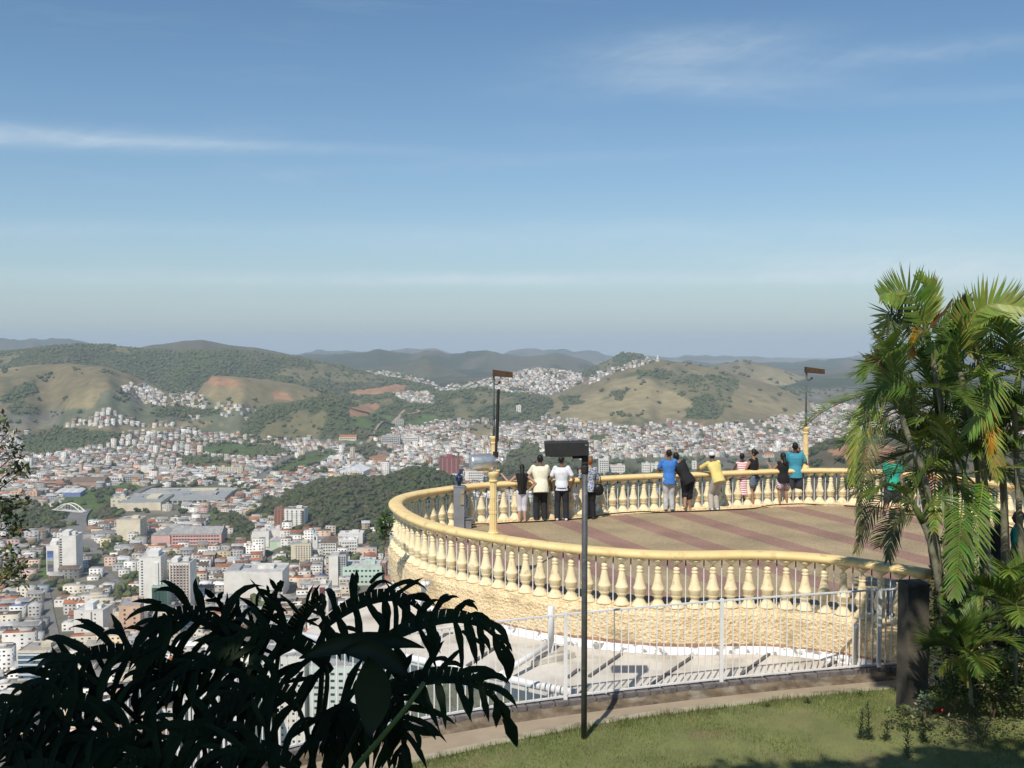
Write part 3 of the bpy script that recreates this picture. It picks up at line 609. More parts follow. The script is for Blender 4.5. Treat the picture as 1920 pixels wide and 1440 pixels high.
def build_houses():
    rs = np.random.RandomState(3); Pn = town_points(); X, Y, cell, th = Pn.T
    Z, C, K = terrain(X, Y); k = ((C == UR)) & vis_filter(X, Y, Z)
    X, Y, cell, th, Z, K = [a[k] for a in (X, Y, cell, th, Z, K)]
    # higher ground thins out; ridges get houses only near their foot unless an overlay says town
    px = 960 + F*X/Y; py = HZ + (CZ-Z)/Y*F
    keep = np.ones(len(X), bool)
    dens = fbm(X/190+3, Y/260, 3, 91); keep &= ~((dens > .64) & (Y > 1300) & (rs.uniform(0, 1, len(X)) < .8))
    names = [r[0] for r in RIDGES]
    for nm, lim in (('R8', 760), ('R12', 790), ('R13', 790), ('R1', 770), ('R4', 805), ('R10', 775), ('R2', 745), ('R14', 985), ('R17', 905)):
        kk = names.index(nm); 
        if nm == 'R8': continue
    keep &= ~((py < 700) & (px < 640)); keep &= ~((Y > 3800) & (px < 660)); keep &= ~((Y > 3700) & (px > 1110) & (py > 700)); keep &= (py < 905) | (px < 745) | (Y < 9999)
    keep &= ~((py > 868) & (px > 1010) & (rs.uniform(0, 1, len(X)) < .75)); keep &= ~((px > 1400) & (Y < 2000))
    ox = np.array([o[0] for o in OCC]); oy = np.array([o[1] for o in OCC]); orr = np.array([o[2] for o in OCC])
    for a, b, r in zip(ox, oy, orr): keep &= (X-a)**2 + (Y-b)**2 > (r+cell*.42)**2
    X, Y, cell, th, Z, px, py = [a[keep] for a in (X, Y, cell, th, Z, px, py)]; n = len(X)
    print('HOUSES', n)
    near = Y < 1300
    w = cell*rs.uniform(.72, 1.05, n); l = cell*rs.uniform(.72, 1.05, n); far_s = (Y > 1900); w = np.where(far_s, cell*rs.uniform(.55, .85, n), w); l = np.where(far_s, cell*rs.uniform(.5, .75, n), l)
    big = near & (rs.uniform(0, 1, n) < .2); w = np.where(big, w*rs.uniform(1.3, 2.1, n), w); storeys = 1 + (rs.uniform(0, 1, n) < .55) + (rs.uniform(0, 1, n) < .22); st2 = 1 + rs.poisson(1.35, n); storeys = np.where(near, st2, storeys)
    tall = near & (rs.uniform(0, 1, n) < .032); storeys = np.where(tall, rs.randint(6, 15, n), storeys); tall &= ~((px < 445) & (py < 1200)); storeys = np.where(tall, storeys, np.minimum(storeys, np.where((px < 445) & (py < 1200) & near, 3, 99))); tall2 = (~near) & (Y < 2300) & (rs.uniform(0, 1, n) < .012); storeys = np.where(tall2, rs.randint(4, 9, n), storeys)
    h = storeys*3.05 + rs.uniform(0, .8, n); rot = th + rs.normal(0, np.where(near, .02, .16), n) + (fbm(X/400, Y/400, 2, 44)-.5)*1.0*(~near)
    wn = list(WC); probs = dict(white=.50, cream=.17, yellow=.055, peach=.055, pink=.03, green=.02, blue=.015, brick=.07, grey=.12, tan=.07, red=.005); pw = np.array([probs[k] for k in wn]); pw /= pw.sum()
    rn = list(RC); pr_ = dict(grey=.32, red=.11, brown=.17, pale=.18, white=.08, dark=.02, dirty=.115, blue=.003, green=.002); pr2 = np.array([pr_[k] for k in rn]); pr2 /= pr2.sum()
    wi = rs.choice(len(wn), n, p=pw); wi = np.where(storeys > 4, rs.choice([0, 0, 0, 1, 9], n), wi); ri = rs.choice(len(rn), n, p=pr2); warr = np.array([WC[k] for k in wn]); rarr = np.array([RC[k] for k in rn])
    br = rs.uniform(.72, 1.06, (n, 1)); wcol = warr[wi]*br; gy_ = wcol.mean(1, keepdims=True); wcol = gy_ + (wcol-gy_)*.72; ri = np.where((~near) & (rs.uniform(0, 1, n) < .14), 1, ri); rcol = rarr[ri]*rs.uniform(.7, 1.2, (n, 1))
    gable = (rs.uniform(0, 1, n) < np.where(near, .22, .42)) & (storeys < 4)
    size = (w*h + w*l*.35)/Y**2
    size = np.where((px < 0) | (px > 740) & (Y < 1200), 0, size)
    order = np.argsort(-size); NI = 300-len([1 for _ in LM]); ind = np.zeros(n, bool); ind[order[:NI]] = True
    # ---- the rest as one mass
    def emit(sel, Vs, Fq, Ft, Cq, Ct, Mq, Mt, local=False):
        idx = np.where(sel)[0]; m = len(idx)
        if m == 0: return
        c, s = np.cos(rot[idx]), np.sin(rot[idx]); x0 = X[idx]*(not local); y0 = Y[idx]*(not local); z0 = Z[idx]*(not local)
        if local: c = np.ones(m); s = np.zeros(m)
        hw, hl = w[idx]/2, l[idx]/2
        def pt(a, b, z): return np.stack([x0 + a*c - b*s, y0 + a*s + b*c, z0 + z], 1)
        base = sum(len(v) for v in Vs); hh = h[idx]; g = gable[idx]
        Vt = [pt(-hw,-hl,-4+0*hh), pt(hw,-hl,-4+0*hh), pt(hw,hl,-4+0*hh), pt(-hw,hl,-4+0*hh), pt(-hw,-hl,hh), pt(hw,-hl,hh), pt(hw,hl,hh), pt(-hw,hl,hh)]
        V = np.stack(Vt, 1).reshape(-1, 3); Vs.append(V); o = base + np.arange(m)*8
        for q in ((0,1,5,4), (1,2,6,5), (2,3,7,6), (3,0,4,7)): Fq.append(np.stack([o+i for i in q], 1)); Cq.append(wcol[idx]); Mq.append(np.zeros(m, int))
        fl = ~g; Fq.append(np.stack([o+i for i in (4,5,6,7)], 1)[fl]); Cq.append(rcol[idx][fl]); Mq.append(np.ones(fl.sum(), int))
        # roof box on flat roofs: water tank / stair head
        mb_ = fl; i2 = idx[mb_]; base = sum(len(v) for v in Vs); i2 = i2[::2]; mb_ = np.isin(idx, i2); k2 = len(i2)
        if k2:
            cc, ss, xx, yy, zz = c[mb_], s[mb_], x0[mb_] if not local else np.zeros(k2), y0[mb_] if not local else np.zeros(k2), z0[mb_] if not local else np.zeros(k2)
            ax = (rs.uniform(-.3, .2, k2))*w[i2]; ay = rs.uniform(-.2, .3, k2)*l[i2]; bw, bl, bh = w[i2]*rs.uniform(.08, .24, k2), l[i2]*rs.uniform(.08, .2, k2), rs.uniform(.9, 2.3, k2); ht = h[i2]
            pp = []
            for (sx, sy, zz_) in ((-1,-1,0),(1,-1,0),(1,1,0),(-1,1,0),(-1,-1,1),(1,-1,1),(1,1,1),(-1,1,1)):
                a = ax+sx*bw; b = ay+sy*bl; pp.append(np.stack([xx+a*cc-b*ss, yy+a*ss+b*cc, zz+ht+zz_*bh], 1))
            Vs.append(np.stack(pp, 1).reshape(-1, 3)); o2 = base + np.arange(k2)*8
            for q in ((0,1,5,4), (1,2,6,5), (3,0,4,7), (4,5,6,7)): Fq.append(np.stack([o2+i for i in q], 1)); Cq.append(wcol[i2]*rs.uniform(.45, .95, (k2, 1))); Mq.append(np.zeros(k2, int))
        if g.any():
            i3 = idx[g]; k3 = len(i3); base = sum(len(v) for v in Vs); cc, ss = c[g], s[g]; xx, yy, zz = (x0[g], y0[g], z0[g]) if not local else (np.zeros(k3),)*3
            e = .5; a_, b_ = w[i3]/2+e, l[i3]/2+e; rh = l[i3]*.20; ht = h[i3]
            pp = []
            for (aa, bb, z_) in ((-a_,-b_,ht-.1),(a_,-b_,ht-.1),(a_,b_,ht-.1),(-a_,b_,ht-.1),(-a_,0*b_,ht+rh),(a_,0*b_,ht+rh)): pp.append(np.stack([xx+aa*cc-bb*ss, yy+aa*ss+bb*cc, zz+z_], 1))
            Vs.append(np.stack(pp, 1).reshape(-1, 3)); o3 = base+np.arange(k3)*6
            for q in ((0,1,5,4), (2,3,4,5)): Fq.append(np.stack([o3+i for i in q], 1)); Cq.append(rcol[i3]); Mq.append(np.ones(k3, int))
            for q in ((1,2,5), (3,0,4)): Ft.append(np.stack([o3+i for i in q], 1)); Ct.append(wcol[i3]); Mt.append(np.zeros(k3, int))
        # windows on the two walls towards the town's south: front and one side
        for wall in (0, 1, 2):
            for f in range(int(storeys[idx].max())):
                for cidx in range(4):
                    ncol = np.clip((w[idx]/3.2).astype(int), 2, 4) if wall == 0 else np.clip((l[idx]/4).astype(int), 2, 3)
                    sel2 = (storeys[idx] > f) & (ncol > cidx) & ((rs.uniform(0, 1, m) < .82)) & ((Y[idx] < 2700) | (wall == 0))
                    if wall: sel2 &= (Y[idx] < 1900)
                    if not sel2.any(): continue
                    j = idx[sel2]; kk = len(j); cc, ss = c[sel2], s[sel2]; xx, yy, zz = (x0[sel2], y0[sel2], z0[sel2]) if not local else (np.zeros(kk),)*3
                    L_ = (w[j] if wall == 0 else l[j]); t = (cidx+.5)/ncol[sel2]-.5; cen = t*L_*.94; ww = np.minimum(L_/ncol[sel2]*.26, .85); zc = f*3.05+1.7
                    if wall == 0: A0, A1, Bq = cen-ww, cen+ww, -l[j]/2-.06
                    pp = []
                    for (sx, dz) in ((-1,-.6),(1,-.6),(1,.6),(-1,.6)):
                        if wall == 0: a, b = cen+sx*ww, -l[j]/2-.06+0*cen
                        elif wall == 1: a, b = w[j]/2+.06+0*cen, cen+sx*ww
                        else: a, b = -w[j]/2-.06+0*cen, cen-sx*ww
                        pp.append(np.stack([xx+a*cc-b*ss, yy+a*ss+b*cc, zz+zc+dz+0*a], 1))
                    base = sum(len(v) for v in Vs); Vs.append(np.stack(pp, 1).reshape(-1, 3)); o4 = base+np.arange(kk)*4
                    Fq.append(np.stack([o4+i for i in (0,1,2,3)], 1)); Cq.append(np.full((kk, 3), 1.0)); Mq.append(np.full(kk, 2))
    mats = [MWALL, MROOF, MGLASS]
    def mk(name, sel, local=False):
        Vs, Fq, Ft, Cq, Ct, Mq, Mt = [], [], [], [], [], [], []
        emit(sel, Vs, Fq, Ft, Cq, Ct, Mq, Mt, local)
        FC = [np.concatenate(Fq)]; cols = [np.concatenate(Cq)]; mi = [np.concatenate(Mq)]
        if Ft and sum(len(f) for f in Ft): FC.append(np.concatenate(Ft)); cols.append(np.concatenate(Ct)); mi.append(np.concatenate(Mt))
        me = bpy.data.meshes.new(name); me = np_mesh(name, np.concatenate(Vs), FC, mats, None, mi=np.concatenate(mi))
        a = me.color_attributes.new('tint', 'FLOAT_COLOR', 'CORNER'); lt = np.empty(len(me.polygons), np.int32); me.polygons.foreach_get('loop_total', lt)
        cc = np.repeat(np.concatenate(cols), lt, axis=0); a.data.foreach_set('color', np.hstack([cc, np.ones((len(cc), 1))]).astype(np.float32).ravel()); return me
    # material 2 (glass) ignores tint, so all good
    o = link('distant_houses', mk('distant_houses', ~ind)); tag(o, 'thousands of small pale houses covering valley floor and hillsides', kind='stuff')
    labs = {}; made = []
    LMa = LM[:]
    adjn = dict(white='white', cream='cream', yellow='yellow', peach='peach', pink='pink', green='pale green', blue='pale blue', brick='bare brick', grey='grey', tan='tan', red='red')
    rdn = dict(grey='grey', red='red tiled', brown='brown', pale='pale', white='white', dark='dark', dirty='stained', blue='blue', green='green')
    for i in np.where(ind)[0]:
        one = np.zeros(n, bool); one[i] = True
        me = mk('building', one, True); s_ = int(storeys[i])
        kind = 'apartment_tower' if s_ > 5 else ('house' if s_ <= 2 else 'apartment_block')
        o = link(kind, me, loc=(X[i], Y[i], Z[i]), rz=float(rot[i])); made.append((o, i))
        sz = {1: 'low', 2: 'two storey'}.get(s_, 'mid-rise' if s_ < 6 else 'tall')
        noun = {'house': 'house', 'apartment_block': 'block', 'apartment_tower': 'tower'}[kind]
        dd = [abs(px[i]-a) + abs(py[i]-b)*1.3 for nme, a, b in LMa]; q = int(np.argmin(dd)); nme, a, b = LMa[q]
        dx, dy = px[i]-a, py[i]-b; rel = ('left of' if dx < 0 else 'right of') if abs(dx) > abs(dy) else ('below' if dy > 0 else 'above')
        lab = '%s %s %s, %s roof, %s the %s' % (sz, adjn[wn[wi[i]]], noun, rdn[rn[ri[i]]], rel, nme)
        o['category'] = noun if noun != 'block' else 'apartment block'; o['group'] = 'buildings of the town centre'
        labs.setdefault(lab, []).append((o, px[i], py[i]))
    ordn = ['leftmost', 'second from left', 'third from left', 'fourth from left', 'fifth from left', 'sixth from left', 'seventh from left', 'eighth from left']
    for lab, lst in labs.items():
        if len(lst) == 1: lst[0][0]['label'] = lab
        else:
            lst.sort(key=lambda a: a[1])
            for k, (o, a, b) in enumerate(lst): o['label'] = (ordn[k] if k < len(lst)-1 or k == 0 else 'rightmost') + ' such ' + lab
    return
build_houses()
# ------------------------------------------------------------------ woods and town trees
MLEAF = noise_mat('distant_foliage', (1.15, 1.15, 1.1), (.75, .78, .72), scale=.35, rough=.9, attr=True, spec=.05, bump=1.0, bscale=.9, dist=1.2, detail=10)
MTRUNK = noise_mat('bark', (.16, .12, .085), (.09, .07, .05), scale=3, rough=.95, bump=.5, bscale=12)
def crown_arrays(nv=5, seed=0):
    """lumpy crowns of many small facets, unit size"""
    out = []; rs = np.random.RandomState(seed)
    for k in range(nv):
        V = []; Fs = []
        for b in range(rs.randint(3, 6)):
            bm = bmesh.new(); bmesh.ops.create_icosphere(bm, subdivisions=2, radius=1)
            c = np.array((rs.uniform(-.45, .45), rs.uniform(-.45, .45), rs.uniform(.35, .95))); r = np.array((rs.uniform(.32, .6), rs.uniform(.32, .6), rs.uniform(.28, .46)))
            base = len(V)
            for v in bm.verts: V.append(c + np.array(v.co)*r*rs.uniform(.72, 1.28))
            for f in bm.faces: Fs.append([base+v.index for v in f.verts])
            bm.free()
        out.append((np.array(V), np.array(Fs)))
    return out
CROWNS = crown_arrays()
def mass(name, pts, label, kind='stuff'):
    rs = np.random.RandomState(9); Vs = []; Fs = []; Cs = []; base = 0
    vi = rs.randint(0, len(CROWNS), len(pts))
    for k, (V, Fc) in enumerate(CROWNS):
        sel = np.where(vi == k)[0]; m = len(sel)
        if not m: continue
        P_ = pts[sel]; a = rs.uniform(0, 6.28, m); ca, sa = np.cos(a)[:, None], np.sin(a)[:, None]; s = P_[:, 3][:, None]; sz = P_[:, 4][:, None]
        x = (V[None, :, 0]*ca - V[None, :, 1]*sa)*s + P_[:, 0][:, None]; y = (V[None, :, 0]*sa + V[None, :, 1]*ca)*s + P_[:, 1][:, None]; z = V[None, :, 2]*sz + P_[:, 2][:, None]
        Vs.append(np.stack([x, y, z], -1).reshape(-1, 3)); Fs.append((Fc[None] + (base + np.arange(m)*len(V))[:, None, None]).reshape(-1, 3)); base += m*len(V)
        Cs.append(np.repeat(P_[:, 5:8], len(Fc), axis=0)*rs.uniform(.9, 1.1, (m*len(Fc), 1)))
    o = link(name, np_mesh(name, np.concatenate(Vs), [np.concatenate(Fs)], MLEAF, [np.concatenate(Cs)])); tag(o, label, kind=kind); return o
def tree_cols(n, rs, warm=.25):
    b = np.array((.062, .082, .034)); c = np.array((.105, .120, .046)); d = np.array((.125, .105, .072)); u = rs.uniform(0, 1, (n, 1)); t = rs.uniform(0, 1, (n, 1))
    col = np.where(t < .5, b, c)*(.7+.6*u); return np.where(rs.uniform(0, 1, (n, 1)) < warm, d*(.8+.5*u), col)
def woods():
    rs = np.random.RandomState(31); pts = []; ind = []
    for (y0, y1, cell, sc) in ((900, 1900, 8.5, 6.0), (1900, 2900, 10, 6.3), (2900, 4700, 13, 7.6)):
        ys = np.arange(y0, y1, cell); m = int((2300/F*y1)/cell); 
        gx, gy = np.meshgrid(np.arange(m), ys); X = (-220-960)/F*y1 + gx*cell + rs.uniform(-.5, .5, gx.shape)*cell; Y = gy + rs.uniform(-.5, .5, gx.shape)*cell; X, Y = X.ravel(), Y.ravel()
        u = 960+F*X/Y; k = (u > -120) & (u < 2050); X, Y = X[k], Y[k]; Z, C, K = terrain(X, Y); k = vis_filter(X, Y, Z, 25); X, Y, Z, C = X[k], Y[k], Z[k], C[k]
        r = rs.uniform(0, 1, len(X)); dn = fbm(X/90, Y/130, 3, 17); scrub = fbm(X/50, Y/70, 3, 27)
        gl = fbm(X/130, Y/220, 3, 93); keep = ((C == FO) & (r < np.where((gl > .55) & (Y > 1900), .18, .9))) | ((C == UR) & (r < np.where(dn > .56, .38, .05))) | ((C == BR) & (r < np.where(scrub > .5, .5, .08))) | ((C == GR) & (r < np.where(scrub > .66, .5, .006))) | ((C == GG) & (r < np.where(scrub > .58, .5, .03)))
        for a, b, rr in OCC: keep &= ((X-a)**2 + (Y-b)**2 > (rr*.9)**2)
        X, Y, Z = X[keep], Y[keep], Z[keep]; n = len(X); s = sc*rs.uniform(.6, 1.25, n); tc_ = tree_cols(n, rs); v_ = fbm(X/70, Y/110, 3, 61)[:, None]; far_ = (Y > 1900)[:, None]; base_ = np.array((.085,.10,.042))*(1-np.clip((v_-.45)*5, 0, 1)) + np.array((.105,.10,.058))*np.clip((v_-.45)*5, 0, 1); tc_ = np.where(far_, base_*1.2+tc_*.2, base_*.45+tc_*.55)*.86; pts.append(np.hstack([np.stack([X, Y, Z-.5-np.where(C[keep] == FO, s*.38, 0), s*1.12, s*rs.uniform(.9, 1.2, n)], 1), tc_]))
    # town trees nearer than that are single trees
    Pn = np.concatenate(pts); print('TREES', len(Pn))
    px = 960+F*Pn[:, 0]/Pn[:, 1]; cls = terrain(Pn[:, 0], Pn[:, 1])[1]
    cand = np.where((cls == UR) & (Pn[:, 1] < 1900))[0]; cand = cand[np.argsort(-Pn[cand, 3]/Pn[cand, 1])][:150]
    rest = np.ones(len(Pn), bool); rest[cand] = False
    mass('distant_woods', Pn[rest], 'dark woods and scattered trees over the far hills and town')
    near = [(x, y, rs.uniform(4.5, 7.5)) for (x, y) in [(118,1042),(135,990),(92,985),(70,975),(105,1060),(62,1075),(75,1050),(160,1040),(190,1035),(200,1030),(455,1010),(440,1025),(470,1000),(415,990),(405,975),(400,1000),(545,1045),(535,1062),(552,1060),(240,1090),(250,1085),(648,1035),(655,1045),(700,1030),(715,1035),(722,1045),(540,1008),(528,1000),(425,1015),(60,1090),(180,1052),(480,962),(500,955),(515,962),(150,1062)]]
    proto = {}
    for v in range(5):
        V, Fc = CROWNS[v]; col = tree_cols(1, rs, .1)[0]
        me = np_mesh('crown', V, [Fc], MLEAF, [np.tile(col, (len(Fc), 1))*rs.uniform(.75, 1.25, (len(Fc), 1))]); mb = MB(); mb.tube([(0, 0, -.15), (0, 0, .3), (.05, 0, .6)], [.07, .05, .03], 6); proto[v] = (me, mb.mesh('trunk', MTRUNK))
    allt = [(Pn[i, 0], Pn[i, 1], Pn[i, 2], Pn[i, 3]) for i in cand]
    for x, y, s in near: g = onground(x, y); allt.append((g.x, g.y, g.z, s))
    labs = {}
    for j, (x, y, z, s) in enumerate(allt):
        t = bpy.data.objects.new('town_tree', None); COL.objects.link(t); t.location = (x, y, z); t.scale = (s, s, s*random.uniform(.95, 1.25)); t.rotation_euler.z = random.uniform(0, 6)
        v = j % 5; link('crown', proto[v][0], t); link('trunk', proto[v][1], t); t['category'] = 'tree'; t['group'] = 'single trees between the town buildings'
        px, py = 960+F*x/y, HZ+(CZ-z)/y*F; dd = [abs(px-a)+abs(py-b)*1.3 for nme, a, b in LM]; q = int(np.argmin(dd)); nme, a, b = LM[q]; dx, dy = px-a, py-b
        rel = ('left of' if dx < 0 else 'right of') if abs(dx) > abs(dy) else ('below' if dy > 0 else 'above'); lab = '%s green tree %s the %s' % ('large' if s > 7 else ('medium' if s > 5.5 else 'small'), rel, nme)
        labs.setdefault(lab, []).append((t, px))
    ordn = ['leftmost', 'second from left', 'third from left', 'fourth from left', 'fifth from left', 'sixth from left', 'seventh from left', 'eighth from left', 'ninth from left', 'tenth from left', 'eleventh from left', 'twelfth from left']
    for lab, lst in labs.items():
        lst.sort(key=lambda a: a[1])
        m2 = len(lst)
        for k, (o, a) in enumerate(lst): o['label'] = lab if m2 == 1 else ('rightmost' if k == m2-1 and k else (ordn[k] if k < 12 else ordn[min(m2-1-k, 11)].replace('left', 'right'))) + ' such ' + lab
woods()
# ------------------------------------------------------------------ terrace, balustrade, wall, slab
RAILZ = 1.05
rail_px = [(1744,1069),(1700,1062),(1650,1053),(1600,1046),(1550,1040),(1500,1036),(1450,1033),(1400,1032),(1345,1034),(1290,1036),(1240,1035),(1200,1033),(1150,1029),(1100,1025),(1050,1020),(1000,1014),(960,1008),(925,1002),(890,997),(860,992),(830,985),(800,978),(775,968),(757,958),(745,949),(738,942),(741,934),(755,927),(775,922),(800,918),(850,911),(900,905),(960,902),(1050,898),(1130,893),(1200,889),(1320,885),(1440,880),(1510,878),(1580,878),(1640,880),(1700,884),(1780,891),(1850,900),(1920,911),(2000,930),(2100,960)]
RAIL = resample([onz(x, y, RAILZ) for x, y in rail_px], .14, smooth=14)
for p in RAIL: p.z = 0
RN = normals2d(RAIL)
def off(i, d, z): p = RAIL[i] + RN[i]*d; return Vector((p.x, p.y, z))
cum = [0]
for i in range(1, len(RAIL)): cum.append(cum[-1] + (RAIL[i]-RAIL[i-1]).length)
def along(s):
    i = 0
    s = min(s, cum[-1]-1e-4); i = int(np.searchsorted(cum, s))-1; i = max(0, min(i, len(RAIL)-2)); w = (s-cum[i])/(cum[i+1]-cum[i])
    return RAIL[i].lerp(RAIL[i+1], w), RN[i].lerp(RN[i+1], w).normalized()
# floor material: tan aggregate with dusty pink bands
def floor_mat():
    m, nt, b = new_mat('aggregate_floor'); L = nt.links.new; N = nt.nodes.new
    tc = N('ShaderNodeTexCoord'); sp = N('ShaderNodeSeparateXYZ'); L(tc.outputs['Object'], sp.inputs[0])
    def M(op, a, b_=None):
        n = N('ShaderNodeMath'); n.operation = op
        for i, v in enumerate((a, b_)):
            if v is None: continue
            if isinstance(v, (int, float)): n.inputs[i].default_value = v
            else: L(v, n.inputs[i])
        return n.outputs[0]
    nw = N('ShaderNodeTexNoise'); nw.inputs['Scale'].default_value = 6; L(tc.outputs['Object'], nw.inputs['Vector'])
    s = M('ADD', M('ADD', M('MULTIPLY', sp.outputs[0], .925), M('MULTIPLY', sp.outputs[1], .38)), M('MULTIPLY', nw.outputs['Fac'], .05))
    fr = M('FRACT', M('DIVIDE', M('ADD', s, 100*1.745 - 11.05), 1.745)); band = M('LESS_THAN', fr, .37)
    vo = N('ShaderNodeTexVoronoi'); vo.inputs['Scale'].default_value = 55; L(tc.outputs['Object'], vo.inputs['Vector'])
    rp = N('ShaderNodeValToRGB'); L(vo.outputs['Color'], rp.inputs[0]); e = rp.color_ramp.elements
    e[0].position = .0; e[0].color = (.26, .20, .12, 1); e[1].position = 1; e[1].color = (.52, .42, .28, 1)
    rp2 = N('ShaderNodeValToRGB'); L(vo.outputs['Color'], rp2.inputs[0]); e = rp2.color_ramp.elements
    e[0].position = 0; e[0].color = (.25, .14, .11, 1); e[1].position = 1; e[1].color = (.40, .27, .22, 1)
    mx = N('ShaderNodeMixRGB'); L(band, mx.inputs[0]); L(rp.outputs[0], mx.inputs[1]); L(rp2.outputs[0], mx.inputs[2])
    nl = N('ShaderNodeTexNoise'); nl.inputs['Scale'].default_value = .8; nl.inputs['Detail'].default_value = 8; L(tc.outputs['Object'], nl.inputs['Vector'])
    rl = N('ShaderNodeValToRGB'); L(nl.outputs['Fac'], rl.inputs[0]); e = rl.color_ramp.elements; e[0].position = .3; e[0].color = (.72, .72, .70, 1); e[1].position = .7; e[1].color = (1.08, 1.05, 1.0, 1)
    mm = N('ShaderNodeMixRGB'); mm.blend_type = 'MULTIPLY'; mm.inputs[0].default_value = 1; L(mx.outputs[0], mm.inputs[1]); L(rl.outputs[0], mm.inputs[2])
    L(mm.outputs[0], b.inputs['Base Color']); b.inputs['Roughness'].default_value = .85; b.inputs['Specular IOR Level'].default_value = .2
    bp = N('ShaderNodeBump'); bp.inputs['Strength'].default_value = .6; bp.inputs['Distance'].default_value = .01; L(vo.outputs['Distance'], bp.inputs['Height']); L(bp.outputs[0], b.inputs['Normal'])
    return m
MY = noise_mat('yellow_paint', (.82, .63, .31), (.75, .55, .25), scale=3, rough=.6, bump=.25, bscale=40, dist=.004, c3=(.42, .30, .14), s3=5, t3=(.56, .80))
MB_ = noise_mat('cream_baluster_paint', (.80, .69, .46), (.75, .62, .39), scale=1.6, rough=.65, bump=.25, bscale=60, dist=.004, c3=(.42, .33, .19), s3=9, t3=(.56, .76), geo=True)
def stucco():
    m = noise_mat('rough_cream_stucco', (.87, .71, .46), (.81, .63, .38), scale=2, rough=.9, c3=(.36, .28, .17), s3=1.3, t3=(.56, .74))
    nt = m.node_tree; b = nt.nodes['Principled BSDF']; L = nt.links.new; N = nt.nodes.new
    tc = N('ShaderNodeTexCoord'); mp = N('ShaderNodeMapping'); mp.inputs['Scale'].default_value = (1, 1, 1.25); L(tc.outputs['Object'], mp.inputs[0])
    vo = N('ShaderNodeTexVoronoi'); vo.inputs['Scale'].default_value = 15; vo.feature = 'F1'; L(mp.outputs[0], vo.inputs['Vector'])
    nz = N('ShaderNodeTexNoise'); nz.inputs['Scale'].default_value = 19; nz.inputs['Detail'].default_value = 5; nz.inputs['Distortion'].default_value = 1.5; L(mp.outputs[0], nz.inputs['Vector'])
    ad = N('ShaderNodeMath'); ad.operation = 'ADD'; L(vo.outputs['Distance'], ad.inputs[0]); L(nz.outputs['Fac'], ad.inputs[1])
    bp = N('ShaderNodeBump'); bp.inputs['Strength'].default_value = 1.0; bp.inputs['Distance'].default_value = .024; L(ad.outputs[0], bp.inputs['Height']); L(bp.outputs[0], b.inputs['Normal'])
    src = b.inputs['Base Color'].links[0].from_socket; rp = N('ShaderNodeValToRGB'); L(nz.outputs['Fac'], rp.inputs[0]); e = rp.color_ramp.elements
    e[0].position = .34; e[0].color = (.60, .48, .33, 1); e[1].position = .5; e[1].color = (1, 1, 1, 1)
    mm = N('ShaderNodeMixRGB'); mm.blend_type = 'MULTIPLY'; mm.inputs[0].default_value = .8; L(src, mm.inputs[1]); L(rp.outputs[0], mm.inputs[2]); L(mm.outputs[0], b.inputs['Base Color'])
    return m
MST = stucco()
MSLAB = noise_mat('pale_concrete_slab', (.64, .60, .54), (.55, .52, .46), scale=.9, rough=.9, bump=.2, bscale=15, dist=.005, c3=(.33, .30, .25), s3=1.7, t3=(.46, .78), detail=10)
MWHITE = noise_mat('white_paint', (.80, .80, .80), (.68, .68, .68), scale=4, rough=.45, c3=(.42, .33, .24), s3=22, t3=(.66, .74))
MWASH = noise_mat('flaking_whitewash', (.80, .80, .84), (.62, .62, .64), scale=9, rough=.8, bump=.4, bscale=30, dist=.01, c3=(.25, .24, .22), s3=7, t3=(.54, .60))
MDIRT = noise_mat('weathered_footing', (.22, .17, .115), (.085, .065, .045), scale=5, rough=.95, bump=1, bscale=18, dist=.03, c3=(.26, .23, .18), s3=3, t3=(.5, .7))
MSTONE = noise_mat('grey_coping_stone', (.22, .20, .19), (.11, .10, .11), scale=9, rough=.9, bump=.6, bscale=30, dist=.01)
MPATH = noise_mat('worn_concrete_path', (.38, .305, .22), (.30, .24, .17), scale=2.2, rough=.95, bump=.3, bscale=40, dist=.004, c3=(.13, .105, .075), s3=1.1, t3=(.55, .8), detail=10)
MKERB = noise_mat('pale_kerb', (.42, .37, .27), (.32, .285, .20), scale=6, rough=.95, bump=.4, bscale=40, dist=.005, c3=(.15, .14, .09), s3=4, t3=(.5, .75))
MGREY = noise_mat('grey_steel', (.10, .105, .105), (.055, .058, .06), scale=7, rough=.55, c3=(.16, .15, .13), s3=16, t3=(.6, .75), spec=.4)
MDARK = noise_mat('dark_steel', (.035, .035, .033), (.02, .02, .02), scale=7, rough=.6)
MRUST = noise_mat('rusty_steel', (.09, .05, .03), (.045, .03, .018), scale=7, rough=.8, bump=.3, bscale=30)
MALU = noise_mat('aluminium', (.70, .70, .70), (.5, .5, .5), scale=12, rough=.35, metal=.75)
MBLK = noise_mat('black_rubber', (.012, .012, .012), (.008, .008, .008), scale=12, rough=.6)
# floor slab (the near edge under the rail, the far side, closed on the right out of view)
def build_floor():
    mb = MB(); step = 3
    poly = [off(i, -.02, .0) for i in range(0, len(RAIL), step)] + [Vector((17, 16, 0)), Vector((15, 11.5, 0)), Vector((9.2, 12.5, 0))]
    n = len(poly); vs = poly + [Vector((p.x, p.y, -.3)) for p in poly]
    mb.add(vs, [tuple(range(n-1, -1, -1)), tuple(range(n, 2*n))] + [(i, (i+1) % n, (i+1) % n + n, i+n) for i in range(n)])
    o = mb.build('terrace_floor', floor_mat()); tag(o, kind='structure')
build_floor()
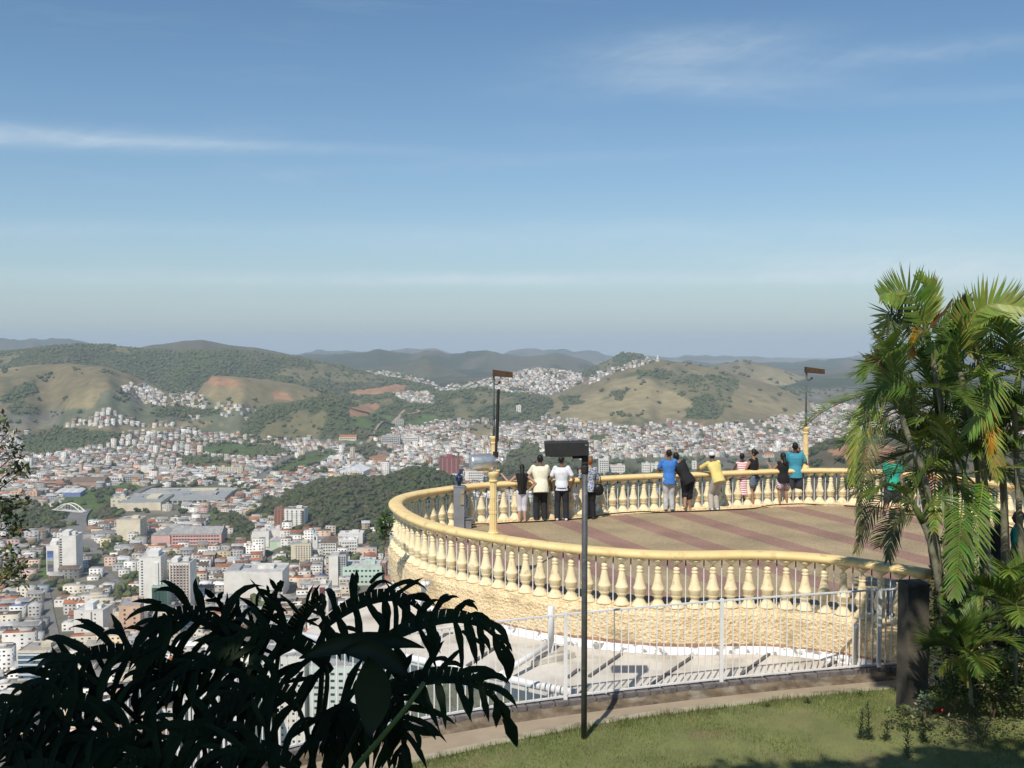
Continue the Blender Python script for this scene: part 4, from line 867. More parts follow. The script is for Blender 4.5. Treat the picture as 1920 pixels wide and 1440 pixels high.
# retaining wall: batter inwards, bowl like
def build_wall():
    mb = MB(); prof = []
    outp = [(.15, .02), (.19, -.06), (.19, -.35), (.15, -.62), (.08, -.9), (.0, -1.4), (-.25, -3), (-.8, -6), (-1.2, -6), (-.45, -1.4), (-.35, -.34), (-.35, .02)]
    sweep(mb, RAIL[::2], outp)
    o = mb.build('retaining_wall', MST, smooth=False); tag(o, 'curved retaining wall of rough cream stucco below the balustrade', 'wall')
    idx = [i for i in range(0, len(RAIL), 1) if RAIL[i].x > -2.6 and i < len(RAIL)//2 and RAIL[i].y < 22.5]
    vs = []; fs = []
    for j, i in enumerate(idx):
        h = .035 + .06*max(0, mnoise.noise(Vector((i*.11, 3, 0)))+.25) + .03*mnoise.noise(Vector((i*.6, 9, 0)))
        vs += [off(i, .1385, -.66), off(i, .1575, -.60), off(i, .1625, -.60+max(h, .005))]
        if j: a = 3*(j-1); fs += [(a, a+3, a+4, a+1), (a+1, a+4, a+5, a+2)]
    mb = MB(); mb.add(vs, fs); mb.build('broken_edge', noise_mat('exposed_render', (.50, .30, .19), (.20, .12, .08), scale=9, rough=.95, bump=.6, bscale=30, dist=.01), o)
build_wall()
def side_wall():
    mb = MB(); pts = [Vector((RAIL[0].x+.1, RAIL[0].y-.05, 0)), Vector((9.2, 12.6, 0)), Vector((15, 11.6, 0)), Vector((17, 16, 0))]; sweep(mb, resample(pts, .5)[::-1], [(-.1, .06), (.14, .06), (.14, -1.6), (-.1, -1.6)]); o = mb.build('side_wall', MST); tag(o, 'low cream wall closing the terrace behind the palm clump', 'wall')
side_wall()
def profile_bal(n=14):
    # foot flare, neck, bowl, belt, long taper, rings, bud, neck, bell under the rail
    z0 = .06
    pr = [(.150, z0), (.145, z0+.02), (.125, z0+.045), (.10, z0+.08), (.078, z0+.12), (.070, z0+.145), (.080, z0+.160), (.104, z0+.195), (.112, z0+.215), (.105, z0+.222), (.112, z0+.228), (.120, z0+.30), (.128, z0+.315), (.128, z0+.33), (.116, z0+.345),
          (.092, z0+.42), (.066, z0+.54), (.056, z0+.60), (.054, z0+.605), (.068, z0+.62), (.070, z0+.635), (.056, z0+.645), (.054, z0+.66), (.064, z0+.675), (.064, z0+.69), (.050, z0+.71), (.024, z0+.735), (.024, z0+.755), (.075, z0+.795), (.120, z0+.835), (.125, z0+.86)]
    return pr
def build_balustrade():
    t = thing('balustrade', (RAIL[0].x, RAIL[0].y, 0), 'long curving yellow balustrade with turned balusters round the terrace', 'balustrade')
    org = Vector((RAIL[0].x, RAIL[0].y, 0)); inv = Matrix.Translation(-org)
    def part(mb, name, mat, smooth=False, kind=None):
        me = mb.mesh(name, mat, smooth); me.transform(inv); o = link(name, me, t)
        if kind: o['kind'] = kind
        return o
    mb = MB(); sweep(mb, RAIL, [(-.13, .93), (.13, .93), (.155, .955), (.165, .99), (.155, 1.02), (.12, 1.045), (.05, 1.055), (-.05, 1.055), (-.12, 1.045), (-.155, 1.02), (-.165, .99), (-.155, .955)])
    part(mb, 'rail', MY, True)
    mb = MB(); sweep(mb, RAIL, [(-.19, .001), (.155, .001), (.15, .03), (.14, .05), (-.17, .075), (-.19, .05)]); part(mb, 'base_kerb', MST)
    me = None; L_ = cum[-1]; n = int(L_/.322); items = []
    for k in range(n):
        s = (k+.55)*.322; p, q = along(s); items.append((s, p, q))
    items.sort(key=lambda a: (a[1].length + (40 if a[1].x > 11.2 or proj(a[1])[0] > 1900 else 0)))
    mb = MB(); mb.lathe([(r*(.92 if .18 < z < .8 else 1), z) for r, z in profile_bal()], 16); base = mb.mesh('baluster', MB_, True)
    stuffb = MB(); pr = profile_bal()
    for j, (s, p, q) in enumerate(items):
        if j < 100:
            o = link('baluster', base, t, p-org); o.rotation_euler.z = random.uniform(0, 6)
        else: stuffb.lathe(pr, 12, p)
    o = part(stuffb, 'distant_balusters', MB_, True, 'stuff')
    rb = MB(); rb.tube([(0, 0, .06), (0, 0, .80)], .0095, 6); rb.tube([(0, 0, .80), (0, 0, .945)], .011, 6, mi=1); rm = rb.mesh('rod', [MWHITE, MDARK]); sr = MB()
    for j, (s, p, q) in enumerate(items):
        p2, _ = along(min(s+.161, L_-.01))
        if j < 100: link('rod', rm, t, p2-org)
        else: sr.tube([p2+Vector((0, 0, .06)), p2+Vector((0, 0, .945))], .0095, 5)
    part(sr, 'distant_rods', MWHITE, False, 'stuff')
    # end block beside the palms
    mb = MB(); p = RAIL[0]; mb.box((p.x+.12, p.y-.02, .5), (.22, .24, .98)); part(mb, 'end_post', MY)
build_balustrade()
# ------------------------------------------------------------------ roof slab below, with its whitewashed upstand and dark strips
SLZ = -.70
def build_slab():
    pix = [(731,1093),(680,1116),(640,1133),(596,1160),(572,1187),(600,1200),(700,1222),(800,1243),(900,1264),(1000,1284),(1085,1302)]
    poly = [onz(x, y, SLZ) for x, y in pix] + [Vector((2.2, 14.6, SLZ)), Vector((7.5, 15.6, SLZ)), Vector((9, 16.5, SLZ))]
    inner = [off(i, -.3, SLZ) for i in range(0, len(RAIL), 4) if RAIL[i].y < 23.4 and RAIL[i].x < 8 and i < len(RAIL)//2]
    poly = poly + inner
    n = len(poly); vs = poly + [Vector((p.x, p.y, SLZ-.28)) for p in poly]
    mb = MB(); mb.add(vs, [tuple(range(n)), tuple(range(2*n-1, n-1, -1))] + [((i+1) % n, i, i+n, (i+1) % n + n) for i in range(n)])
    o = mb.build('roof_slab', MSLAB); tag(o, kind='structure'); bm = bmesh.new(); bm.from_mesh(o.data); bmesh.ops.recalc_face_normals(bm, faces=bm.faces); bm.to_mesh(o.data); bm.free()
    # upstand along the foot of the wall
    idx = [i for i in range(0, len(RAIL)) if RAIL[i].x > -2.8 and i < len(RAIL)//2 and RAIL[i].y < 22.5]
    pts = [Vector((RAIL[i].x, RAIL[i].y, SLZ)) for i in idx]
    mb = MB(); sweep(mb, pts, [(.10, .004), (.32+.0, .004), (.27, .045), (.17, .10), (.10, .12)]); o = mb.build('wall_flashing', MWASH); tag(o, 'flaking whitewashed strip along the foot of the stucco wall', 'flashing')
    tj = None  # thin dark grey strips laid slanting across the slab
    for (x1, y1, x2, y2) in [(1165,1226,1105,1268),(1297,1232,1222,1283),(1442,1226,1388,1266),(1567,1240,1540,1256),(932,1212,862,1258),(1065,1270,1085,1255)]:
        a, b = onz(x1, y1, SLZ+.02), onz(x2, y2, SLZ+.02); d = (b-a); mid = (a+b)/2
        if tj is None: tj = thing('slab_strips', (mid.x, mid.y, SLZ+.022), 'dark strips lying slanting across the pale roof slab', 'joint strips'); mj = noise_mat('dark_grey_strips', (.14, .135, .14), (.09, .09, .10), rough=.7); o0 = Vector((mid.x, mid.y, 0))
        mb = MB(); mb.box((mid.x-o0.x, mid.y-o0.y, 0), (d.length, .055, .03), math.atan2(d.y, d.x)); mb.build('dark_strip', mj, tj)
    mb = MB(); a = onz(1015, 1228, SLZ+.03); mb.box((a.x, a.y, SLZ+.05), (.9, .75, .09), .6); mb.box((a.x, a.y, SLZ+.11), (.7, .55, .04), .6)
    o = mb.build('roof_hatch', MSLAB); tag(o, 'low square concrete hatch on the roof slab behind the fence', 'hatch')
build_slab()
def build_pipes():
    # big white edge pipe, slanting pipe and the uprights it hangs from
    a, b = onz(560, 1190, SLZ+.12), onz(1078, 1300, SLZ+.12)
    mb = MB(); mb.tube([a, a.lerp(b, .5), b], .065, 12)
    for t in (.15, .5, .85): p = a.lerp(b, t); mb.tube([p, p-Vector((0, 0, .14))], .03, 6)
    o = mb.build('edge_pipe', MWHITE, smooth=True); tag(o, 'thick white pipe running along the near edge of the roof slab', 'pipe')
    c = onz(1033, 1205, SLZ+.28); e = onz(938, 1266, SLZ+.16)
    mb = MB(); mb.tube([c, c.lerp(e, .5), e], .05, 12); mb.tube([c+Vector((0,0,.02)), c+Vector((0, 0, .62)), c+Vector((0,0,.64))], [.058, .058, .04], 12); mb.tube([c, Vector((c.x, c.y, SLZ))], .05, 8)
    o = mb.build('slanting_pipe', MWHITE, smooth=True); tag(o, 'white pipe slanting down over the roof slab from a short white post', 'pipe')
    for (px, yt, yb, lab, zz) in [(795,1097,1215,'short round capped white post at the left end of the stucco wall', SLZ), (1603,1178,1252,'short round capped white post near the right end of the fence', SLZ)]:
        p = onz(px, yb, zz); h = (CZ - (yt-HZ)/F*p.y) - zz
        mb = MB(); r = .034 if px > 1000 else .048; mb.lathe([(r, 0), (r, h-.06), (r*1.25, h-.06), (r*1.3, h-.02), (r*.9, h+.02), (.01, h+.035)], 12, (0, 0, 0)); 
        if px < 1000: mb.tube([(0, 0, h-.03), (.1, .05, h-.02)], .05, 8)
        o = mb.build('vent_post', MWHITE, smooth=True, loc=p); tag(o, lab, 'post')
build_pipes()
# ------------------------------------------------------------------ fence, footing, path, lawn
FZ = -.55
fence_px = [(1688,1247),(1640,1251),(1500,1263),(1355,1277),(1200,1294),(1060,1311),(930,1329),(780,1354),(700,1368),(640,1381),(560,1401),(480,1424),(400,1450),(300,1486),(180,1530)]
FL = resample([onz(x, y, FZ) for x, y in fence_px], .1, smooth=3)
for p in FL: p.z = 0
def build_fence():
    fc = [0]
    for i in range(1, len(FL)): fc.append(fc[-1]+(FL[i]-FL[i-1]).length)
    org = FL[0].copy(); t = thing('metal_fence', (org.x, org.y, FZ), 'white metal bar fence running along the stone coping below the terrace', 'fence')
    org = Vector((org.x, org.y, FZ))
    def part(mb, name, mat=MWHITE, smooth=False):
        me = mb.mesh(name, mat, smooth); me.transform(Matrix.Translation(-org)); return link(name, me, t)
    def fpt(s):
        i = max(0, min(int(np.searchsorted(fc, s))-1, len(FL)-2)); w = (s-fc[i])/(fc[i+1]-fc[i]); return FL[i].lerp(FL[i+1], w)
    H = 1.28
    tr = [Vector((p.x, p.y, FZ)) for p in FL]
    mb = MB(); sweep(mb, tr, [(-.02, H-.022), (.02, H-.022), (.02, H), (-.02, H)]); part(mb, 'top_rail')
    mb = MB(); sweep(mb, tr, [(-.015, .03), (.015, .03), (.015, .055), (-.015, .055)]); part(mb, 'bottom_rail')
    postx = [1645, 1357, 1060, 760, 520, 440, 405]; posts = []
    for px in postx:
        best = min(range(len(FL)), key=lambda i: abs(proj((FL[i].x, FL[i].y, FZ))[0]-px)); posts.append(fc[best])
        p = FL[best]; mb = MB(); mb.box((p.x, p.y, FZ+H/2-.06), (.058, .05, H+.16)); part(mb, 'post')
    s = .05; k = 0; bar = MB(); bar.box((0, 0, H/2+.02), (.016, .016, H-.08)); bm_ = bar.mesh('bar', MWHITE)
    while s < fc[-1]-.05 and k < 99:
        if min(abs(s-q) for q in posts) > .06:
            p = fpt(s); o = link('bar', bm_, t, Vector((p.x, p.y, FZ))-org); k += 1
        s += .118
    rest = MB()
    while s < fc[-1]-.05:
        p = fpt(s); rest.box((p.x, p.y, FZ+H/2+.02), (.016, .016, H-.08)); s += .118
    o = part(rest, 'left_bars'); o['kind'] = 'stuff'
    # coping stones and rough footing
    tr0 = [Vector((p.x, p.y, 0)) for p in FL]
    mb = MB(); cnt = 0; s = 0
    while s < fc[-1]-.24:
        a, b = fpt(s+.01), fpt(s+.205); d = b-a; mid = (a+b)/2; h = random.uniform(.065, .085)
        mb.box((mid.x, mid.y, FZ-.035+random.uniform(-.008, .008)), (d.length, .17+random.uniform(-.02, .02), h), math.atan2(d.y, d.x)); s += .222
    o = mb.build('stone_coping', MSTONE); tag(o, 'row of dark stone blocks under the white metal fence', 'coping')
    mb = MB(); sweep(mb, tr0[::2], [(-.09, FZ-.065), (.08, FZ-.065), (.13, FZ-.10), (.22, -.665), (.30, -.70), (.3, -1.4), (-.12, -1.4)])
    bm = bmesh.new(); me = mb.mesh('footing', MDIRT); bm.from_mesh(me)
    bmesh.ops.subdivide_edges(bm, edges=bm.edges[:], cuts=1, use_grid_fill=True)
    for v in bm.verts: v.co += Vector(mnoise.noise_vector(v.co*4))*.016
    bm.to_mesh(me); bm.free(); o = link('wall_footing', me); tag(o, 'rough dark weathered footing wall between fence and path', 'wall')
    # second low ledge
    mb = MB(); sweep(mb, tr0[::2], [(.20, -.65), (.265, -.655), (.30, -.70), (.18, -.76)]); me = mb.mesh('footing_ledge', MDIRT); o = link('footing_ledge', me); tag(o, 'thin crumbling mortar ledge at the foot of the footing wall', 'ledge')
build_fence()
GZ = -.65
path_near_px = [(-300,1800),(100,1610),(500,1500),(640,1468),(730,1441),(800,1427),(870,1411),(960,1390),(1050,1373),(1100,1362),(1200,1347),(1300,1334),(1400,1322),(1500,1309),(1600,1299),(1700,1290),(1800,1284),(1950,1276)]
def build_ground():
    near = resample([onz(x, y, GZ) for x, y in path_near_px], .2, smooth=2)
    # path sheet between footing and kerb
    mb = MB(); A = near; fr = [Vector((p.x, p.y, 0)) for p in FL]
    vs = [(p.x, p.y, -.68) for p in A]; n = len(A)
    dirs = normals2d(A)                                   # travel is to +x, left = away from camera
    for p in A:
        q = min(FL, key=lambda f: (f.x-p.x)**2 + (f.y-p.y)**2); vs.append((q.x, q.y, -.68))
    mb.add(vs, [(i, i+1, n+i+1, n+i) for i in range(n-1)]); o = mb.build('path', MPATH); tag(o, kind='structure')
    pts = [Vector((p.x, p.y, 0)) for p in A]
    mb = MB(); sweep(mb, pts, [(.22, -.72), (.22, -.662), (.20, -.65), (.03, -.645), (.0, -.66), (0, -.8)]); me = mb.mesh('kerb', MKERB)
    bm = bmesh.new(); bm.from_mesh(me); bmesh.ops.recalc_face_normals(bm, faces=bm.faces); bm.to_mesh(me); bm.free()
    o = link('kerb', me); tag(o, kind='structure')
    # lawn: level by the path, rising to the viewpoint
    xs = np.linspace(-9, 16, 126); G = []; near_x = [p.x for p in near]; near_y = [p.y for p in near]
    nrow = 60
    for x in xs:
        ye = np.interp(x, near_x, near_y)+.03
        for j in range(nrow):
            t = j/(nrow-1); y = -7 + (ye+7)*t
            h = GZ + 3.75*float(smoothstep(np.array((11.3-y)/9.5)))
            h += (mnoise.noise(Vector((x*.8, y*.8, 0)))*.03 + mnoise.noise(Vector((x*3, y*3, 5)))*.012)*min(1, (ye-y)*2)
            h += .22*float(smoothstep(np.array((x-5.6)/3.0)))*float(smoothstep(np.array((ye-y)/1.2)))
            G.append((x, y, h))
    V = np.array(G); nx = len(xs); I = np.arange(nx*nrow).reshape(nx, nrow); Q = np.stack([I[:-1, :-1], I[1:, :-1], I[1:, 1:], I[:-1, 1:]], -1).reshape(-1, 4)
    m = noise_mat('lawn_ground', (.20, .215, .08), (.14, .15, .06), scale=2.5, rough=.95, bump=.6, bscale=60, dist=.02, c3=(.19, .16, .085), s3=1.3, t3=(.52, .72))
    me = np_mesh('lawn', V, [Q], m, smooth=True); o = link('lawn', me); tag(o, kind='structure')
    # grass blades
    rs = np.random.RandomState(5); n = 120000; X = rs.uniform(-2.6, 8.5, n); YE = np.interp(X, near_x, near_y); Y = YE + .02 - rs.uniform(0, 1, n)**1.15*(3.6); 
    pat = fbm(X*1.2+50, Y*1.2+50, 3, 3); pat2 = fbm(X*4+9, Y*4+9, 2, 8)
    keep = rs.uniform(0, 1, n) < np.clip(.35+(pat-.35)*2.2, .2, 1); X, Y, YE, pat, pat2 = X[keep], Y[keep], YE[keep], pat[keep], pat2[keep]; n = len(X)
    from mathutils.bvhtree import BVHTree
    def hz(x, y, ye):
        h = GZ + 3.75*smoothstep((11.3-y)/9.5); return h + .22*smoothstep((x-5.6)/3.0)*smoothstep((ye-y)/1.2)
    Z = hz(X, Y, YE) - .02; edge = np.clip(1-(YE-Y)/.35, 0, 1)
    hgt = rs.uniform(.02, .05, n)*(1+.9*edge)*(1+.5*(pat2 > .5)); ang = rs.uniform(0, 2*np.pi, n); w = rs.uniform(.003, .006, n)
    lx, ly = rs.normal(0, .022, n), rs.normal(0, .022, n); cx, sx = np.cos(ang)*w, np.sin(ang)*w
    V = np.empty((n, 3, 3)); V[:, 0] = np.stack([X-cx, Y-sx, Z], 1); V[:, 1] = np.stack([X+cx, Y+sx, Z], 1); V[:, 2] = np.stack([X+lx, Y+ly, Z+hgt+.02], 1)
    Fc = np.arange(n*3).reshape(n, 3); c1 = np.array((.18, .245, .068)); c2 = np.array((.36, .32, .15)); mixv = np.clip((pat2-.38)*3 + rs.normal(0, .25, n), 0, 1)[:, None]
    C = (c1*(1-mixv*.75)+c2*mixv*.75)*rs.uniform(.7, 1.25, n)[:, None]*(1-.35*edge[:, None])
    gm = noise_mat('grass_blades', (1, 1, 1), (.8, .8, .8), scale=3, rough=.7, attr=True, spec=.15, trans=.25)
    o = link('grass', np_mesh('grass', V.reshape(-1, 3), [Fc], gm, [C])); tag(o, 'short patchy green lawn grass beside the path', kind='stuff')
build_ground()
def build_pillar():
    mb = MB(); a = onz(1684, 1347, GZ+.02); H = 1.25-(GZ-.1)
    t = (0)
    mb.box((0, 0, H/2), (.32, .30, H), .12); mb.box((0, 0, H+.02), (.34, .32, .04), .12)
    m = noise_mat('blotched_dark_concrete', (.15, .13, .10), (.06, .052, .042), scale=2.2, rough=.95, bump=.4, bscale=25, dist=.01, c3=(.022, .021, .02), s3=1.2, t3=(.45, .62))  # dark concrete with random near-black blotches
    o = mb.build('pillar', m, loc=(a.x+.27, a.y+.2, GZ-.1)); tag(o, 'dark blotched concrete gate pillar between fence and palms', 'pillar')
build_pillar()
# ------------------------------------------------------------------ lamps, viewer, cable
def lamp_post():
    p = onz(1095, 1385, GZ); t = thing('lamp_post', p, 'dark grey square headed lamp post standing on the lawn by the path', 'lamp post')
    H = 4.05; mb = MB(); mb.tube([(0, 0, -.05), (0, 0, 2.0), (0, 0, H-.30)], .040, 12); o = mb.build('pole', MGREY, t, smooth=True)
    mb = MB(); mb.lathe([(.05, H-.42), (.052, H-.40), (.052, H-.33), (.044, H-.32), (.044, H-.25)], 12); mb.box((-.0, 0, H-.14), (.085, .10, .30)); mb.build('bracket', MDARK, t)
    mb = MB(); v = [(-.545, -.12, H-.0), (.045, -.12, H+.012), (.045, .14, H+.012), (-.545, .14, H-.0), (-.53, -.12, H-.19), (.045, -.12, H-.175), (.045, .14, H-.175), (-.53, .14, H-.19)]
    mb.add(v, [(0,1,2,3),(7,6,5,4),(0,4,5,1),(1,5,6,2),(2,6,7,3),(3,7,4,0)]); o = mb.build('lamp_head', MDARK, t)
    bv = o.modifiers.new('b', 'BEVEL'); bv.width = .008; bv.segments = 2
    mb = MB(); mb.box((-.10, -.03, H-.19), (.14, .10, .05)); mb.build('driver_box', MBLK, t)
    mb = MB(); mb.box((0.01, -.122, H-.03), (.03, .006, .012)); mb.build('clip', MALU, t)
    mb = MB(); mb.box((-.32, .01, H-.192), (.30, .18, .01)); mb.build('lens', noise_mat('lamp_lens', (.5, .5, .48), rough=.3), t)
lamp_post()
def column_lamp(base, label, flood, box=True, tubes=False):
    t = thing('column_lamp', base, label, 'lamp column', 'lamp columns on the balustrade')
    mb = MB(); n = 24; prof = [(.10, 0), (.10, .05), (.085, .07), (.078, .10)]; 
    mb.lathe([(.11, -.02), (.11, .05), (.09, .07), (.085, .10)], 16)
    # fluted shaft
    vs = []; H = 1.16
    for z, r in ((.08, .078), (.40, .076), (.41, .083), (.45, .083), (.46, .075), (1.02, .066)):
        for k in range(n): a = 2*math.pi*k/n; rr = r*(1 if k % 2 else .90); vs.append((rr*math.cos(a), rr*math.sin(a), z))
    mb.add(vs, [(i*n+k, i*n+(k+1) % n, (i+1)*n+(k+1) % n, (i+1)*n+k) for i in range(5) for k in range(n)])
    mb.lathe([(.07, 1.02), (.085, 1.035), (.085, 1.055), (.072, 1.07), (.085, 1.11), (.105, 1.15), (.115, 1.18), (.115, 1.21), (.09, 1.22), (.02, 1.23)], 16)
    mb.build('column', MY, t)
    if box:
        mb = MB(); mb.tube([(0, 0, 1.2), (0, 0, 2.80)], .026, 10); mb.tube([(0, 0, 1.2), (0, 0, 1.65)], .034, 10); mb.build('pole', MGREY, t, smooth=True)
        mb = MB(); mb.add([(-.03,-.11,2.80),(.50,-.11,2.76),(.50,.11,2.76),(-.03,.11,2.80),(-.03,-.11,2.97),(.50,-.11,2.90),(.50,.11,2.90),(-.03,.11,2.97)], [(0,3,2,1),(4,5,6,7),(0,1,5,4),(1,2,6,5),(2,3,7,6),(3,0,4,7)]); mb.build('lamp_head', MRUST, t)
        mb = MB(); mb.tube([(0, 0, 2.60), (.10, -.02, 2.58), (.14, -.02, 2.63)], .014, 6); mb.sphere((.15, -.02, 2.64), .035, 8, 5); mb.build('sensor_bracket', MDARK, t)
    if flood == 'small':
        mb = MB(); mb.tube([(.05, 0, 1.36), (.16, 0, 1.55)], .015, 6, mi=1); mt = Matrix.Rotation(R(35), 3, 'Y'); mb.box((.17, 0, 1.55), (.26, .10, .16), m=mt)
        o = mb.build('floodlight', [MALU, MDARK], t)
    if flood == 'big':
        mb = MB(); ax = Vector((1, .25, .06)).normalized(); c = Vector((-.18, -.05, 1.42)); up = Vector((0, 0, 1))
        mb.tube([c-ax*.27, c-ax*.26, c-ax*.22, c+ax*.10, c+ax*.26, c+ax*.27], [.10, .15, .155, .145, .10, .04], 18); mb.build('floodlight', MALU, t, smooth=True)
        mb = MB(); mb.tube([c-Vector((0, 0, .15)), Vector((0, 0, 1.23))], .02, 6); mb.box((-.10, 0, 1.245), (.44, .08, .025)); mb.build('mount', MY, t)
        mb = MB(); mb.tube([(.16, .0, 1.42), (.24, .0, 1.42)], [.11, .02], 14); mb.build('floodlight_cap', MALU, t, smooth=True)
    if tubes:
        mb = MB(); mb.tube([(.02, -.02, 1.22), (.025, -.02, 1.38)], .036, 10, mi=1); mb.tube([(.03, -.02, 1.36), (.05, -.03, 1.6)], .055, 10); mb.tube([(.05, -.03, 1.5), (.095, -.03, 2.78)], .026, 10); mb.tube([(.085, -.03, 1.8), (.105, .03, 2.80)], .020, 8); mb.build('tube_pair', [MDARK, MALU], t)
pc = onz(925, 1002, RAILZ); column_lamp((pc.x, pc.y, RAILZ-.01), 'fluted yellow lamp column with silver floodlight on the near rail', 'big', box=False, tubes=True)
pc = onz(926, 904, RAILZ); column_lamp((pc.x, pc.y, RAILZ-.01), 'yellow lamp column with rusty box head on the far rail left', None)
pc = onz(1510, 878, RAILZ); column_lamp((pc.x, pc.y, RAILZ-.01), 'yellow lamp column with brown box head and small floodlight right of the people', 'small')
def viewer():
    p = onz(861, 991, 0); t = thing('coin_viewer', p, 'grey pedestal with blue coin operated binoculars at the left of the terrace', 'binoculars')
    mb = MB(); mb.box((0, 0, .54), (.27, .24, 1.06)); mb.box((0, 0, 1.08), (.29, .26, .03)); o = mb.build('pedestal', noise_mat('grey_enamel', (.24, .25, .27), (.18, .19, .21), rough=.5), t)
    mb = MB(); mb.box((.09, -.13, .80), (.09, .03, .34)); mb.box((.09, -.15, .93), (.07, .02, .05)); mb.build('coin_box', noise_mat('tan_plate', (.34, .30, .2), rough=.6), t)
    mb = MB(); mb.tube([(0, 0, 1.09), (0, 0, 1.17)], .045, 10); mb.sphere((0, 0, 1.27), (.10, .13, .12), 14, 9); mb.tube([(.05, -.14, 1.33), (.06, .16, 1.28)], .035, 8); mb.tube([(-.05, -.14, 1.33), (-.05, .16, 1.28)], .035, 8); mb.tube([(-.03, 0, 1.38), (.04, 0, 1.45)], .018, 6)
    mb.build('viewer_head', noise_mat('blue_enamel', (.025, .05, .12), (.015, .03, .08), rough=.35), t, smooth=True)
    mb = MB(); mb.box((.20, .05, .12), (.22, .2, .24)); mb.box((.22, .05, .25), (.27, .25, .02)); mb.build('foot_box', noise_mat('grey_enamel_dark', (.2, .21, .22), rough=.6), t)
viewer()
def cable():
    pts = []
    for i in range(0, len(RAIL), 4):
        if RAIL[i].y > 25.5 and RAIL[i].x > -1.8:
            w = mnoise.noise(Vector((i*.03, 0, 0))); d = -.30 - .10*abs(w)*2 - (.12 if (i//18) % 2 else 0)
            pts.append(off(i, d, .02 + (.05 if (i//12) % 3 == 0 else 0)))
    pts = resample(pts, .12, smooth=2); mb = MB(); mb.tube(pts, .016, 6); o = mb.build('black_cable', MBLK, smooth=True); tag(o, 'black cable lying along the foot of the far balustrade', 'cable')
cable()
# ------------------------------------------------------------------ plants
MFROND = noise_mat('palm_leaflets', (1.05, 1.05, 1.0), (.72, .75, .7), scale=6, rough=.45, attr=True, spec=.45, trans=.30)
MLEAFN = noise_mat('leaf_green', (1.05, 1.05, 1.0), (.7, .72, .7), scale=7, rough=.5, attr=True, spec=.4, trans=.25)
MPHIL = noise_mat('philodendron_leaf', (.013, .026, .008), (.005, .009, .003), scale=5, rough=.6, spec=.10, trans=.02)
MPET = noise_mat('leaf_stalk', (.030, .040, .014), (.015, .022, .010), scale=4, rough=.6, spec=.15)
MPTRUNK = noise_mat('palm_trunk', (.26, .25, .17), (.14, .13, .085), scale=5, rough=.85, bump=.5, bscale=30, c3=(.09, .085, .06), s3=4, t3=(.5, .7))
def bez(pts, n):
    P_ = [Vector(p) for p in pts]; out = []
    for i in range(n+1):
        q = P_[:]; t = i/n
        while len(q) > 1: q = [q[k].lerp(q[k+1], t) for k in range(len(q)-1)]
        out.append(q[0])
    return out
def frond(mb, ctrl, leaf=.42, up=Vector((0, 0, 1)), col=(.10, .16, .03), npair=34, droop=.35, w=.021, fold=.25, start=.12, rs=random, ang=50, thru=False):
    if thru:
        q_ = resample(ctrl, .02); pts = [q_[int(i*(len(q_)-1)/24)] for i in range(25)]
    else: pts = bez(ctrl, 24)
    mb.tube(pts[::2], [.011*(1-.8*i/12)+.002 for i in range(13)], 5, col=(col[0]*1.5, col[1]*1.1, col[2]*1.2), caps=False)
    tot = len(pts)-1
    for k in range(npair):
        t = start + (1-start)*(k+.5)/npair; i = min(int(t*tot), tot-1); p = pts[i].lerp(pts[i+1], t*tot-i); tan = (pts[i+1]-pts[i]).normalized()
        side = tan.cross(up)
        if side.length < .05: side = tan.orthogonal()
        side.normalize(); nrm = side.cross(tan).normalized()
        Lf = leaf*(math.sin(math.pi*min(1, .14+.80*t))**.6)*rs.uniform(.82, 1.1)
        for sg in (-1, 1):
            a = R(ang - 22*t + rs.uniform(-6, 6)); d = (tan*math.cos(a) + side*sg*math.sin(a) + nrm*(fold+rs.uniform(-.08, .08))).normalized()
            acr = d.cross(nrm).normalized()*w*rs.uniform(.8, 1.15); q = p.copy(); L3 = Lf/4; vs = []; dd = d.copy(); c = tuple(x*rs.uniform(.72, 1.25) for x in col)
            for s, ww in enumerate((.5, 1.0, .85, .5, .04)):
                vs += [q-acr*ww, q+acr*ww]; dd = (dd - Vector((0, 0, 1))*droop*.30*(s+.4)).normalized(); q = q + dd*L3
            mb.add(vs, [(0,1,3,2), (2,3,5,4), (4,5,7,6), (6,7,9,8)], col=c)
